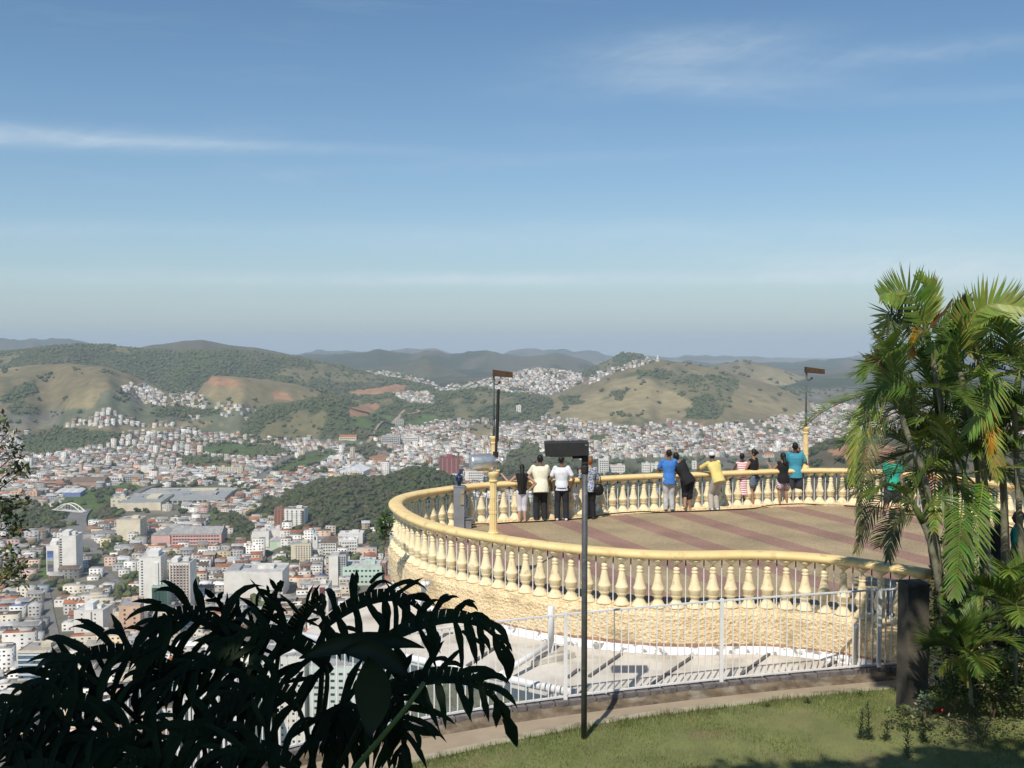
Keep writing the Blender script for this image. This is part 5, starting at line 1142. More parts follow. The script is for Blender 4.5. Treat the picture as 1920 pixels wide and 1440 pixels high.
def palm(name_label, stem, Y, nf, seed, flen=1.9, traced=(), r0=.055, elo=-35, ehi=78, label=None, azr=(0, 360), cat='palm'):
    rs = random.Random(seed); sp = [at(x, y, Y+dy) for x, y, dy in stem]; base = sp[0]; t = thing('areca_palm', base, name_label, cat, 'palms of the clump at the right')
    sm = resample(sp, .05); L = [p-base for p in sm]; mb = MB(); n = len(L); top = L[-1]
    rad = [r0*(1.0-.30*i/n)*(1.10 if i % 4 == 0 else 1.0) for i in range(n)]
    mb.tube(L, rad, 9); mb.build('trunk', MPTRUNK, t, smooth=True)
    mb = MB(); d = (L[-1]-L[-4]).normalized(); mb.tube([top-d*.05, top+d*.15, top+d*.5], [r0*.8, r0*.95, r0*.35], 8, col=(.13,.18,.05)); mb.build('crownshaft', MLEAFN, t, smooth=True, attr=True)
    cen = top + d*.32
    for k in range(nf):
        az = R(azr[0] + (azr[1]-azr[0])*((k*.618+rs.uniform(-.05, .05)) % 1)); el = R(ehi - (ehi-elo)*(k/max(1, nf-1))**1.1 + rs.uniform(-8, 8)); Lf = flen*rs.uniform(.8, 1.12)
        dr = Vector((math.cos(el)*math.cos(az), math.cos(el)*math.sin(az), math.sin(el))); out = Vector((math.cos(az), math.sin(az), 0))
        c = [cen, cen+dr*Lf*.4, cen+dr*Lf*.72+out*Lf*.05-Vector((0,0,Lf*.05)), cen+dr*Lf*.8+out*Lf*.22-Vector((0,0,Lf*(.20+.13*math.cos(el))))]
        g = rs.random(); col = (.12,.19,.035) if g < .45 else ((.19,.26,.05) if g < .84 else ((.34,.30,.06) if g < .93 else (.07,.12,.03)))
        mb = MB(); frond(mb, c, .42, col=col, rs=rs, npair=40, w=.0155, droop=rs.uniform(.02, .26), fold=rs.uniform(.15, .6)); mb.build('frond', MFROND, t, attr=True)
    for tr in traced:
        px, kw = tr; c = [at(x, y, Y+dy)-base for x, y, dy in px]; mb = MB(); kw = dict(kw); kw['w'] = kw.get('w', .02)*.68; kw['npair'] = int(kw.get('npair', 30)*1.25); kw['droop'] = min(kw.get('droop', .2), .3)*(.8 if kw.get('droop', .2) > 0 else 1); frond(mb, c, rs=rs, thru=True, **kw); mb.build('frond', MFROND, t, attr=True)
    return t
CAMUP = Vector((0, -1, .15))
YG = (.30, .36, .07); GN = (.12, .19, .035); OR = (.50, .27, .02); BRN = (.10, .055, .02); DK = (.035, .05, .018); LG = (.22, .31, .06)
palm('tallest palm, its crown highest above the others at the left', [(1800,1262,.3),(1782,1050,.2),(1768,800,.1),(1758,720,0),(1742,645,0)], 15.2, 0, 1, traced=[
    ([(1738,622,0),(1722,575,-.1),(1700,545,-.2),(1650,553,-.3)], dict(leaf=.46, up=CAMUP, col=LG, npair=38, droop=-.12, w=.026, ang=72)),
    ([(1738,622,0),(1745,575,.2),(1742,540,.2),(1722,520,.2)], dict(leaf=.36, up=CAMUP, col=YG, npair=26, droop=-.10, w=.03, ang=40)),
    ([(1738,622,0),(1700,596,-.1),(1665,585,-.2),(1660,628,-.3)], dict(leaf=.42, up=CAMUP, col=(.07,.10,.03), npair=34, droop=.0, w=.02, ang=70)),
    ([(1738,622,0),(1705,610,.1),(1672,600,.1),(1655,690,.0)], dict(leaf=.34, up=CAMUP, col=DK, npair=30, droop=.1, w=.02, ang=75)),
    ([(1738,625,0),(1725,620,-.3),(1712,640,-.5),(1708,668,-.5)], dict(leaf=.22, up=CAMUP, col=OR, npair=20, droop=.1, w=.028)),
    ([(1738,622,0),(1755,600,0),(1770,585,0),(1784,563,0)], dict(leaf=.14, up=CAMUP, col=(.16,.10,.03), npair=24, droop=-.1, w=.016, ang=25)),
    ([(1740,630,0),(1765,640,.1),(1775,680,.1),(1770,740,.1)], dict(leaf=.40, up=CAMUP, col=LG, npair=30, droop=.2, w=.024)),
    ([(1740,628,0),(1780,600,.3),(1795,575,.3),(1800,570,.3)], dict(leaf=.34, up=CAMUP, col=GN, npair=22, droop=0, w=.02)),
])
palm('palm with a great yellow green frond arching to the upper right', [(1857,1322,.2),(1852,1100,.1),(1846,900,0),(1815,760,0),(1798,690,0)], 14.9, 5, 2, ehi=25, traced=[
    ([(1795,672,0),(1820,600,-.1),(1860,570,-.2),(1925,577,-.3)], dict(leaf=.50, up=CAMUP, col=YG, npair=42, droop=-.15, w=.028, ang=72)),
    ([(1795,672,0),(1795,620,0),(1800,590,0),(1812,560,0)], dict(leaf=.34, up=CAMUP, col=DK, npair=26, droop=-.05, w=.022, ang=40)),
    ([(1800,690,0),(1790,640,-.2),(1770,640,-.3),(1748,660,-.3)], dict(leaf=.40, up=CAMUP, col=GN, npair=26, droop=.1, w=.022)),
    ([(1800,700,0),(1860,700,-.3),(1850,760,-.5),(1815,810,-.5)], dict(leaf=.42, up=CAMUP, col=LG, npair=34, droop=.2, w=.024)),
])
palm('palm leaning left whose drooping fronds hang over the far rail', [(1775,1240,.4),(1760,1050,.2),(1735,900,0),(1700,810,0),(1690,770,0)], 14.7, 6, 3, flen=1.45, traced=[
    ([(1690,765,0),(1660,740,-.2),(1612,800,-.3),(1597,905,-.3)], dict(leaf=.36, up=CAMUP, col=YG, npair=34, droop=.5, w=.02)),
    ([(1690,770,0),(1650,790,-.2),(1625,850,-.4),(1612,1000,-.4)], dict(leaf=.34, up=CAMUP, col=(.16,.17,.06), npair=34, droop=.6, w=.018)),
    ([(1690,760,0),(1650,690,0),(1630,680,0),(1615,700,0)], dict(leaf=.36, up=CAMUP, col=GN, npair=30, droop=.1, w=.02)),
    ([(1690,735,0),(1665,690,0),(1650,672,0),(1625,672,0)], dict(leaf=.26, up=CAMUP, col=BRN, npair=24, droop=.1, w=.02)),
    ([(1690,760,0),(1720,730,-.2),(1660,720,-.3),(1620,760,-.4)], dict(leaf=.38, up=CAMUP, col=(.14,.21,.04), npair=32, droop=.3, w=.02)),
])
palm('short dark stemmed palm standing against the pink banded floor', [(1762,1110,.0),(1752,1050,0),(1738,1000,0),(1727,975,0)], 14.6, 3, 4, flen=1.2, r0=.05, traced=[
    ([(1725,968,0),(1700,965,-.1),(1678,985,-.2),(1665,1050,-.3)], dict(leaf=.30, up=CAMUP, col=(.11,.13,.045), npair=30, droop=.6, w=.016)),
    ([(1725,968,0),(1690,930,-.1),(1640,950,-.2),(1605,1035,-.2)], dict(leaf=.30, up=CAMUP, col=(.20,.20,.08), npair=32, droop=.6, w=.014)),
    ([(1727,968,0),(1760,930,-.1),(1780,970,-.2),(1775,1060,-.2)], dict(leaf=.30, up=CAMUP, col=GN, npair=26, droop=.5, w=.018)),
])
palm('palm with pale green leaf seen face on low in front of the floor', [(1828,1280,.2),(1822,1120,.1),(1818,1000,0),(1812,930,0)], 14.8, 7, 5, flen=1.6, traced=[
    ([(1845,880,0),(1835,960,-.3),(1800,1060,-.4),(1775,1120,-.4)], dict(leaf=.40, up=CAMUP, col=(.15,.26,.03), npair=34, droop=.1, w=.026, ang=65)),
    ([(1845,760,0),(1858,820,-.3),(1868,880,-.4),(1872,900,-.4)], dict(leaf=.30, up=CAMUP, col=(.30,.30,.06), npair=28, droop=.4, w=.022)),
    ([(1860,740,0),(1850,790,-.3),(1858,820,-.4),(1856,855,-.4)], dict(leaf=.20, up=CAMUP, col=OR, npair=18, droop=.4, w=.02)),
])
palm('thick grey ringed palm with its trunk in the middle of the clump', [(1888,1310,.3),(1884,1100,.2),(1880,900,.1),(1862,790,0),(1850,740,0)], 15.4, 14, 6, r0=.06, ehi=60, elo=-45)
palm('palm half cut by the right edge, crown level with the hills', [(1925,1310,.1),(1918,1100,0),(1908,900,0),(1902,760,0),(1905,740,0)], 15.0, 12, 7, elo=-15, ehi=66)
palm('palm hidden deep in the clump behind the tallest one', [(1800,1250,.8),(1795,1050,.8),(1790,900,.8),(1775,830,.8),(1765,790,.8)], 15.3, 16, 8, ehi=60, elo=-50)
palm('low crowned palm in the dark heart of the clump', [(1840,1250,.9),(1842,1050,.9),(1838,950,.9),(1832,880,.9)], 15.2, 14, 9, flen=1.7, elo=-40)
palm('palm behind the leaning one, its crown just above the far rail', [(1770,1260,1.0),(1755,1100,1.0),(1735,960,1.0),(1722,880,1.0)], 15.2, 13, 31, flen=1.5, elo=-30)
palm('palm right of the grey ringed trunk with a low spreading crown', [(1895,1280,.9),(1890,1100,.9),(1885,950,.9),(1880,870,.9)], 15.2, 13, 32, flen=1.5, elo=-20)
palm('palm outside the right edge reaching in with its lower fronds', [(1985,1300,0),(1980,1000,0),(1975,850,0)], 14.8, 9, 10, elo=10)
palm('young palm at the foot of the clump with bright arching fronds', [(1905,1290,-.3),(1903,1230,-.3),(1900,1180,-.3)], 14.3, 9, 11, flen=1.0, r0=.03, elo=5, traced=[
    ([(1890,1150,0),(1870,1100,-.1),(1840,1100,-.2),(1825,1140,-.3)], dict(leaf=.26, up=CAMUP, col=LG, npair=26, droop=.4, w=.02)),
    ([(1890,1180,0),(1900,1120,-.1),(1925,1120,-.2),(1940,1150,-.3)], dict(leaf=.36, up=CAMUP, col=(.20,.30,.05), npair=26, droop=.4, w=.02))])
palm('small sucker palm right of the pillar with yellow green fronds', [(1822,1322,-.4),(1820,1290,-.4),(1818,1270,-.4)], 13.9, 8, 12, flen=.75, r0=.025, elo=10, traced=[
    ([(1815,1290,0),(1800,1240,-.1),(1780,1240,-.2),(1760,1262,-.3)], dict(leaf=.20, up=CAMUP, col=(.26,.32,.05), npair=22, droop=.3, w=.016)),
    ([(1815,1290,0),(1815,1230,-.1),(1830,1230,-.2),(1838,1275,-.3)], dict(leaf=.22, up=CAMUP, col=(.24,.33,.05), npair=22, droop=.3, w=.016))])
def leaf_quads(mb, cen, rad, n, size, cols, rs, flat=.5, shell=0):
    for _ in range(n):
        u = Vector((rs.gauss(0, 1), rs.gauss(0, 1), rs.gauss(0, 1))).normalized()*(rs.random()**(1/3 if not shell else .15)); p = Vector(cen)+Vector((u.x*rad[0], u.y*rad[1], u.z*rad[2]))
        a = Vector((rs.gauss(0, 1), rs.gauss(0, 1), rs.gauss(0, flat))).normalized(); b = a.cross(Vector((rs.gauss(0, .6), rs.gauss(0, .6), 1))).normalized(); s = size*rs.uniform(.6, 1.3); c = cols[int(rs.random()*len(cols))]; c = tuple(x*rs.uniform(.75, 1.25) for x in c)
        mb.add([p, p+a*s*.5+b*s*.26, p+a*s, p+a*s*.5-b*s*.26], [(0,1,2,3)], col=c)
def bush(name, px, py, Y, rad, n, size, cols, label, seed, cat='bush', stems=5):
    rs = random.Random(seed); b = at(px, py, Y); t = thing(name, b, label, cat); mb = MB()
    for k in range(stems): q = Vector((rs.uniform(-.6, .6)*rad[0], rs.uniform(-.6, .6)*rad[1], rad[2]*1.4)); mb.tube([(0, 0, -.1), q*.5+Vector((0, 0, .05)), q], [.015, .011, .005], 5)
    mb.build('stems', MTRUNK, t); mb = MB(); leaf_quads(mb, (0, 0, rad[2]*1.0), rad, n, size, cols, rs); mb.build('leaves', MLEAFN, t, attr=True)
G3 = [(.05,.085,.02), (.08,.13,.03), (.03,.05,.015)]
bush('shrub', 1775, 1240, 15.2, (.35,.4,.75), 900, .09, G3, 'dark leafy shrub squeezed between the pillar and the palms', 1)
bush('shrub', 1790, 1290, 15.0, (.45,.4,.45), 700, .08, G3, 'low dark shrub at the foot of the left palm stems', 2)
bush('shrub', 1870, 1260, 15.6, (.8,.5,.8), 1500, .09, G3, 'broad dark shrub filling the space behind the grey palm trunk', 3)
bush('shrub', 1930, 1270, 15.2, (.6,.5,.7), 1100, .09, G3, 'leafy shrub at the right edge below the palms', 4)
bush('shrub', 1800, 1150, 15.8, (.5,.4,.7), 700, .09, G3, 'half hidden shrub behind the middle palm stems', 5)
bush('fern_patch', 1790, 1322, 14.2, (.35,.3,.16), 420, .06, [(.09,.15,.04), (.12,.17,.05)], 'small ferny patch at the foot of the shrubs by the pillar', 6, 'plant', 2)
bush('fern_patch', 1860, 1335, 14.0, (.5,.3,.15), 500, .06, [(.09,.13,.04), (.14,.16,.06)], 'weedy patch round the foot of the grey palm trunk', 7, 'plant', 2)
bush('fern_patch', 1925, 1330, 13.9, (.4,.3,.2), 420, .07, [(.09,.13,.04), (.14,.16,.06)], 'weedy patch at the right edge of the lawn', 8, 'plant', 2)
bush('grey_bush', 1735, 1340, 13.6, (.14,.12,.17), 160, .055, [(.12,.17,.10), (.16,.20,.12)], 'small grey green bush right in front of the pillar foot', 9, 'bush', 3)
bush('shrub', 722, 1012, 20.9, (.17,.2,.30), 220, .11, [(.06,.11,.03), (.12,.18,.05)], 'leafy treetop peeping up left of the terrace wall', 10, 'bush')
bush('fern_patch', 1700, 1352, 13.9, (.35,.25,.10), 300, .06, [(.12,.17,.05), (.18,.20,.08)], 'low weedy patch left of the red pipe by the pillar foot', 21, 'plant', 2)
bush('fern_patch', 1830, 1300, 14.3, (.6,.3,.28), 800, .08, [(.10,.17,.04), (.15,.22,.05)], 'bright leafy undergrowth between the small sucker palm and grey trunk', 22, 'plant', 3)
bush('fern_patch', 1900, 1300, 14.2, (.45,.3,.34), 800, .09, [(.12,.19,.04), (.17,.23,.06)], 'bright leafy undergrowth right of the grey palm trunk', 23, 'plant', 3)
bush('fern_patch', 1840, 1375, 13.3, (.9,.35,.09), 500, .05, [(.12,.15,.05), (.20,.18,.09)], 'straggly ground weeds on the lawn below the palms', 24, 'plant', 2)
def weed(px, py, h, label, seed):
    rs = random.Random(seed); Y = 5.4*F/(py-HZ); b = at(px, py, Y); t = thing('weed', b, label, 'weed', 'tall weeds on the lawn'); mb = MB(); top = Vector((rs.uniform(-.05, .05), 0, h)); mb.tube([(0, 0, -.02), top*.5+Vector((.01, 0, 0)), top], [.007, .005, .002], 5); mb.build('stem', MPET, t)
    mb = MB(); n = int(h*150); h *= 1.25
    for k in range(n):
        z = h*(.1+.9*k/n); a = k*2.4+rs.uniform(-.4, .4); L = .12*(1-.6*z/h)*rs.uniform(.7, 1.3); d = Vector((math.cos(a), math.sin(a), .5)).normalized(); p = top*(z/h); s = Vector((-math.sin(a), math.cos(a), 0))*.011
        mb.add([p, p+d*L*.5+s, p+d*L, p+d*L*.5-s], [(0,1,2,3)], col=rs.choice([(.06,.10,.035), (.09,.12,.05)]))
    mb.build('leaves', MLEAFN, t, attr=True)
for k, (x, y, h, lab) in enumerate([(1612,1398,.50,'dark bushy weed, left one of three near the lawn shadow'), (1630,1400,.62,'tall thin weed with bare side twigs, middle one of three'), (1658,1400,.36,'short dark weed, right one of three near the lawn shadow'), (1732,1402,.48,'weed with narrow upright leaves in front of the pillar'), (1703,1436,.52,'thin green weed rising from the shaded lawn at the bottom'), (1513,1328,.16,'tiny weed at the kerb below the right fence panels'), (1434,1336,.14,'small tuft weed by the kerb in the middle of the lawn'), (1781,1385,.24,'short weed right of the upright leaved one'), (1905,1388,.22,'short weed near the right edge of the lawn'), (1612,1312,.14,'little weed by the kerb left of the pillar')]): weed(x, y, h, lab, k)
def scraps():
    rs = random.Random(4); mp = noise_mat('white_paper', (.8, .8, .8), (.7, .7, .7), rough=.8); md = noise_mat('dry_leaf', (.34, .19, .10), (.22, .12, .06), rough=.9)
    for k, (x, y, lab) in enumerate([(1311,1351,'white scrap on the grass below the middle fence'), (1415,1340,'pale plastic scrap at the lawn edge right of the white one'), (1054,1384,'white scrap beside the lamp post foot'), (803,1431,'white scrap at the lower left lawn edge'), (1105,1397,'clear plastic scrap just below the lamp post')]):
        Y = 5.38*F/(y-HZ); p = at(x, y, Y); mb = MB(); pts = [(rs.uniform(-.04, .04), rs.uniform(-.04, .04), rs.uniform(.03, .06)) for _ in range(5)]; bm = bmesh.new(); [bm.verts.new(q) for q in pts]; bmesh.ops.convex_hull(bm, input=bm.verts); me = bpy.data.meshes.new('paper_scrap'); bm.to_mesh(me); bm.free(); me.materials.append(mp); o = link('paper_scrap', me, loc=p); tag(o, lab, 'litter', 'pale scraps of litter on the lawn')
    for k, (x, y, lab) in enumerate([(1322,1346,'dry orange leaf right of the middle white scrap'), (1367,1345,'pale dry leaf strip by the lawn edge'), (1454,1333,'dry leaf below the small kerb weed'), (1452,1379,'long orange dry leaf in the middle of the lawn'), (1372,1406,'pale dry leaf near the start of the lawn shadow'), (1393,1425,'dry leaf lying in the lawn shadow'), (1178,1369,'orange dry leaf by the kerb near the lamp post'), (925,1409,'dry leaf left of the lamp post by the kerb'), (860,1425,'thin dry leaf at the lower left of the lawn'), (1247,1318,'yellow dry leaf lying on the path'), (1355,1306,'orange dry leaf on the footing ledge'), (1222,1419,'small dry leaf low on the lawn')]):
        zz = GZ+.04 if y > 1330 else -.69; Y = (CZ-zz)*F/(y-HZ); p = at(x, y, Y); a = rs.uniform(0, 3); mb = MB(); c, s = math.cos(a), math.sin(a); L, w = rs.uniform(.06, .12), .02
        mb.add([(-c*L, -s*L, 0), (s*w, -c*w, .012), (c*L, s*L, .02), (-s*w, c*w, .015), (0, 0, -.004)], [(0,1,2,3), (0,4,1), (1,4,2), (2,4,3), (3,4,0)]); o = mb.build('dry_leaf', md, loc=p); tag(o, lab, 'leaf', 'dry leaves lying about')
    a = onz(1748, 1331, GZ+.05); b = onz(1775, 1336, GZ+.05); mb = MB(); mb.tube([a, (a+b)/2+Vector((0, 0, .03)), b], .03, 8); o = mb.build('red_pipe', noise_mat('red_plastic', (.45, .07, .04), (.3, .04, .03), rough=.5)); tag(o, 'short red pipe lying behind the pillar foot', 'pipe')
scraps()
# ------------------------------------------------------------------ big lobed philodendron in the foreground, in tree shade
def lobe(mb, p, d, L, w, droop, rs, n=7, nrm=Vector((0, 0, 1))):
    q = p.copy(); dd = d.normalized(); vs = []; ph = rs.uniform(0, 6); am = rs.uniform(.05, .22); sideturn = rs.uniform(-.12, .12)
    for i in range(n+1):
        t = i/n; ww = w*(.55+.75*math.sin(math.pi*min(1, t*.85+.12))**1.0)*(1-t**5)*(1+am*math.sin(ph+t*13)); a = dd.cross(nrm)
        if a.length < .1: a = dd.orthogonal()
        a.normalize(); mid = q + nrm*(-w*.18); vs += [q-a*ww, mid, q+a*ww]
        nrm2 = nrm; dd = (dd + Vector((0, 0, -1))*droop*(.4+t) + a*sideturn).normalized(); q = q + dd*L/n
    fs = []
    for i in range(n):
        for k in range(2): fs.append((3*i+k, 3*i+k+1, 3*i+k+4, 3*i+k+3))
    mb.add(vs, fs)
def phil_leaf(mb, ctrl, size, rs, npair=8, web=.035, updir=None, droop=.22):
    pts = bez(ctrl, 20); up = updir or Vector((rs.uniform(-.35, .35), -.75, .75)).normalized()
    for i in range(20):            # web along the midrib
        t0, t1 = i/20, (i+1)/20; T_ = (pts[i+1]-pts[i]).normalized(); s = T_.cross(up).normalized(); w0, w1 = (web*(.5+1.2*math.sin(math.pi*min(1, t+.12))) for t in (t0, t1))
        mb.add([pts[i]-s*w0, pts[i]-up*.008, pts[i]+s*w0, pts[i+1]-s*w1, pts[i+1]-up*.008, pts[i+1]+s*w1], [(0,1,4,3), (1,2,5,4)])
    for k in range(npair):
        t = .06+.86*k/(npair-1); i = min(int(t*20), 19); p = pts[i]; T_ = (pts[i+1]-pts[i]).normalized(); s = T_.cross(up).normalized()
        for sg in (-1, 1):
            a = R(78-45*t+rs.uniform(-10, 10)); d = T_*math.cos(a)+s*sg*math.sin(a)+up*rs.uniform(-.1, .2); L = size*(.22+.26*math.sin(math.pi*min(1, .25+t*.75)))*rs.uniform(.7, 1.15)
            lobe(mb, p, d, L, size*rs.uniform(.017, .030), droop*rs.uniform(.5, 1.5), rs, nrm=up)
            if rs.random() < .55: lobe(mb, p+d*L*.35, (d+T_*rs.uniform(.5, .9)).normalized(), L*.5, size*.017, droop*rs.uniform(.4, 1.4), rs, nrm=up)
    lobe(mb, pts[-1], (pts[-1]-pts[-2]), size*.26, size*.038, droop, rs, nrm=up)
def philodendron():
    rs = random.Random(12); b = at(540, 1640, 4.1); t = thing('philodendron', b, 'large dark philodendron with deeply lobed leaves filling the lower left', 'plant')
    Ls = [ # midrib in photo pixels with distance
     [(700,1215,4.1),(790,1150,4.0),(890,1120,3.9),(945,1215,3.9)], [(705,1295,3.9),(800,1262,3.8),(900,1232,3.7),(948,1345,3.7)],
     [(600,1180,4.3),(660,1115,4.3),(760,1085,4.3),(800,1160,4.2)], [(470,1220,4.4),(495,1160,4.4),(512,1120,4.4),(522,1100,4.3)],
     [(450,1215,4.2),(370,1120,4.2),(300,1130,4.1),(275,1225,4.0)], [(340,1265,4.1),(230,1190,4.0),(130,1215,3.9),(50,1300,3.9)],
     [(230,1350,3.8),(130,1290,3.7),(30,1290,3.7),(-50,1370,3.6)],      [(700,1300,3.8),(745,1310,3.7),(765,1350,3.7),(755,1415,3.7)], [(500,1300,4.2),(450,1230,4.1),(360,1220,4.0),(300,1290,3.9)],
     [(120,1450,3.7),(160,1380,3.7),(80,1350,3.6),(10,1400,3.6)],
     [(560,1330,3.9),(530,1260,3.9),(440,1270,3.9),(400,1340,3.8)], [(620,1260,4.2),(560,1180,4.2),(470,1160,4.2),(420,1210,4.1)],
     [(300,1420,3.8),(240,1360,3.7),(160,1370,3.6),(110,1440,3.6)], [(480,1400,3.9),(420,1340,3.8),(330,1350,3.7),(280,1430,3.7)],
     [(430,1250,4.5),(440,1190,4.5),(430,1140,4.5),(400,1120,4.4)],
     [(60,1440,3.9),(20,1380,3.9),(-40,1380,3.8),(-80,1430,3.8)], [(200,1290,4.2),(150,1260,4.1),(90,1270,4.0),(50,1320,4.0)],
     [(360,1480,3.7),(320,1400,3.7),(240,1400,3.6),(200,1470,3.6)], [(520,1220,4.3),(560,1150,4.3),(590,1130,4.3),(600,1120,4.2)],
     [(560,1440,3.7),(500,1390,3.7),(430,1390,3.6),(400,1450,3.6)], [(150,1480,3.5),(90,1420,3.5),(20,1430,3.5),(-30,1490,3.5)], [(640,1330,4.1),(650,1300,4.0),(640,1330,4.0),(620,1400,4.0)],
     [(420,1300,4.1),(380,1250,4.1),(300,1250,4.1),(240,1300,4.0)], [(240,1440,3.9),(200,1390,3.9),(100,1390,3.9),(60,1470,3.9)]]
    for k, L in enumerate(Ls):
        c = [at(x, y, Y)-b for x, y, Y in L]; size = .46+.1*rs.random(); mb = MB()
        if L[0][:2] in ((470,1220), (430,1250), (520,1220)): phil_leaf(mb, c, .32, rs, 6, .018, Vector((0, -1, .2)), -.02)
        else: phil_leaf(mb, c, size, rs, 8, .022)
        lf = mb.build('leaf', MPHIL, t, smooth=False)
        p0 = c[0]; mb = MB(); root = Vector((rs.uniform(-.08, .08), rs.uniform(-.08, .08), .0)); mid = (p0+root)/2+Vector((-.10*(p0.x < 0)+.10*(p0.x > 0), .05, .10))
        mb.tube(bez([root, mid, p0, p0+(c[1]-c[0])*.15], 10), [.016-.0008*i for i in range(11)], 7); mb.build('petiole', MPET, t, smooth=True)
    # two broad undivided young blades
    for (L, w) in (([(690,1232,3.6),(705,1290,3.6),(700,1330,3.6),(690,1388,3.6)], .065), ([(640,1222,3.7),(700,1210,3.7),(745,1240,3.7),(768,1275,3.7)], .04), ([(560,1235,3.8),(650,1195,3.8),(740,1195,3.8),(795,1215,3.8)], .035)):
        pts = bez([at(x, y, Y)-b for x, y, Y in L], 14); up = Vector((0, -1, .3)).normalized(); mb = MB(); vs = []
        for i, p in enumerate(pts):
            T_ = (pts[min(i+1, 14)]-pts[max(i-1, 0)]).normalized(); s = T_.cross(up).normalized(); ww = w*math.sin(math.pi*(i/14)**.8)+.002; vs += [p-s*ww-up*-.0, p-up*.02, p+s*ww]
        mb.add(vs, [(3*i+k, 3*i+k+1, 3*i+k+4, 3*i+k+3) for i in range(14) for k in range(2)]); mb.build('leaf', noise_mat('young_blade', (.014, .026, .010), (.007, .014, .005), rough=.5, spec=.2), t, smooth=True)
    mb = MB(); mb.tube([(0, 0, -.7), (.02, 0, -.3), (0, 0, .05)], [.06, .05, .05], 9); mb.build('stem', MTRUNK, t, smooth=True)
    mb = MB(); a = at(640, 1448, 3.6)-b; c = at(795, 1280, 3.6)-b; mb.tube(bez([Vector((.03, 0, 0)), a+Vector((-.05, 0, -.03)), (a+c)/2+Vector((.03, 0, -.03)), c], 14), [.014-.0004*i for i in range(15)], 7); mb.build('petiole', noise_mat('lit_green_stalk', (.11, .16, .04), (.07, .10, .03), rough=.4), t, smooth=True)  # the light on this stalk is put into its brighter green
philodendron()
# ------------------------------------------------------------------ tree at the left edge, and the shade trees over the viewpoint
def edge_tree():
    rs = random.Random(5); Y = 9.0; b = Vector((-6.4, 9.3, -.4)); t = thing('broadleaf_tree', b, 'leafy tree whose twig ends reach in at the left edge', 'tree'); mb = MB()
    mb.tube([(0, 0, -.4), (.05, 0, 2.2), (-.1, 0, 4.2)], [.16, .13, .09], 10); mb.build('trunk', MTRUNK, t, smooth=True)
    cl = [(2,788,16,26),(18,812,14,20),(14,845,20,50),(30,850,14,26),(40,884,13,36),(28,876,12,20),(2,900,18,30),(36,940,18,44),(20,968,24,80),(38,990,16,36),(2,945,20,40),(18,1002,16,26),(12,1040,22,60),(30,1070,20,60),(8,1080,24,70),(44,1052,12,20),(40,1092,10,16)]
    br = MB(); lv = MB(); warm = [(.15,.17,.045), (.10,.13,.035), (.22,.16,.06)]; dk = [(.035,.05,.02), (.05,.07,.025), (.09,.11,.03)]  # warm set paints sunlight into the lower clumps' leaf colour
    for x, y, r, n in cl:
        c = at(x, y, Y) - b; br.tube([c*.25+Vector((-.1, 0, 2.2)), c*.6+Vector((-.1, 0, .9)), c], [.03, .016, .004], 5)
        leaf_quads(lv, c, (r/F*Y, .15, r*.9/F*Y), n, .065, warm if y > 1030 else dk, rs, 1)
    for _ in range(60):
        c = Vector((rs.uniform(-1.6, .9), rs.uniform(-1.5, 1.5), rs.uniform(2.6, 6)))
        if proj(c+b)[0] > -25: continue
        leaf_quads(lv, c, (.4, .4, .35), 45, .08, dk, rs, 1)
    br.build('branches', MTRUNK, t); lv.build('crown', MLEAFN, t, attr=True)
edge_tree()
def shade_tree(base, hgt, lobes, label, seed):
    rs = random.Random(seed); t = thing('shade_tree', base, label, 'tree'); mb = MB(); b = Vector(base); top = Vector((0, 0, hgt)); mb.tube([(0, 0, -.5), (.1, 0, hgt*.5), top], [.28, .22, .15], 10)
    for c, r, n in lobes: mb.tube([top, (Vector(c)-b+top)/2+Vector((0, 0, .4)), Vector(c)-b], [.12, .08, .03], 6)
    mb.build('trunk', MTRUNK, t, smooth=True); mb = MB()
    for c, r, n in lobes: leaf_quads(mb, Vector(c)-b, r, n, .24, G3, rs, .4)
    mb.build('crown', MLEAFN, t, attr=True)
shade_tree((-5.0, -3.4, 3.1), 4.2, [((-2.8, -.5, 9.0), (1.5, 1.7, .7), 1500), ((-3.9, -1.3, 9.1), (1.4, 1.5, .7), 1200), ((-1.7, -.7, 9.3), (1.2, 1.3, .6), 900), ((-3.2, .8, 9.1), (1.2, 1.0, .5), 800), ((-4.8, .3, 9.1), (1.3, 1.3, .6), 900), ((-1.8, .5, 9.2), (1.2, 1.0, .5), 800)], 'dense tree behind the viewpoint shading the dark philodendron', 3)
shade_tree((4.6, -4.0, 3.1), 5.0, [((-.5, 3.3, 10.2), (1.2, 1.05, .5), 1000), ((0.6, 3.4, 10.2), (1.2, 1.1, .5), 1100), ((2.2, 3.7, 10.3), (1.1, 1.2, .5), 900), ((1.5, 3.3, 10.3), (1.4, 1.25, .7), 1300), ((3.2, 3.6, 10.4), (1.5, 1.35, .7), 1500), ((4.8, 3.3, 10.6), (1.5, 1.2, .7), 1100), ((2.8, 2.0, 10.6), (1.8, 1.2, .6), 900), ((2.75, 7.3, 10.6), (.40, .45, .4), 230), ((2.8, 6.2, 10.3), (.3, .5, .4), 60)], 'spreading tree behind the viewpoint shading the front of the lawn', 4)
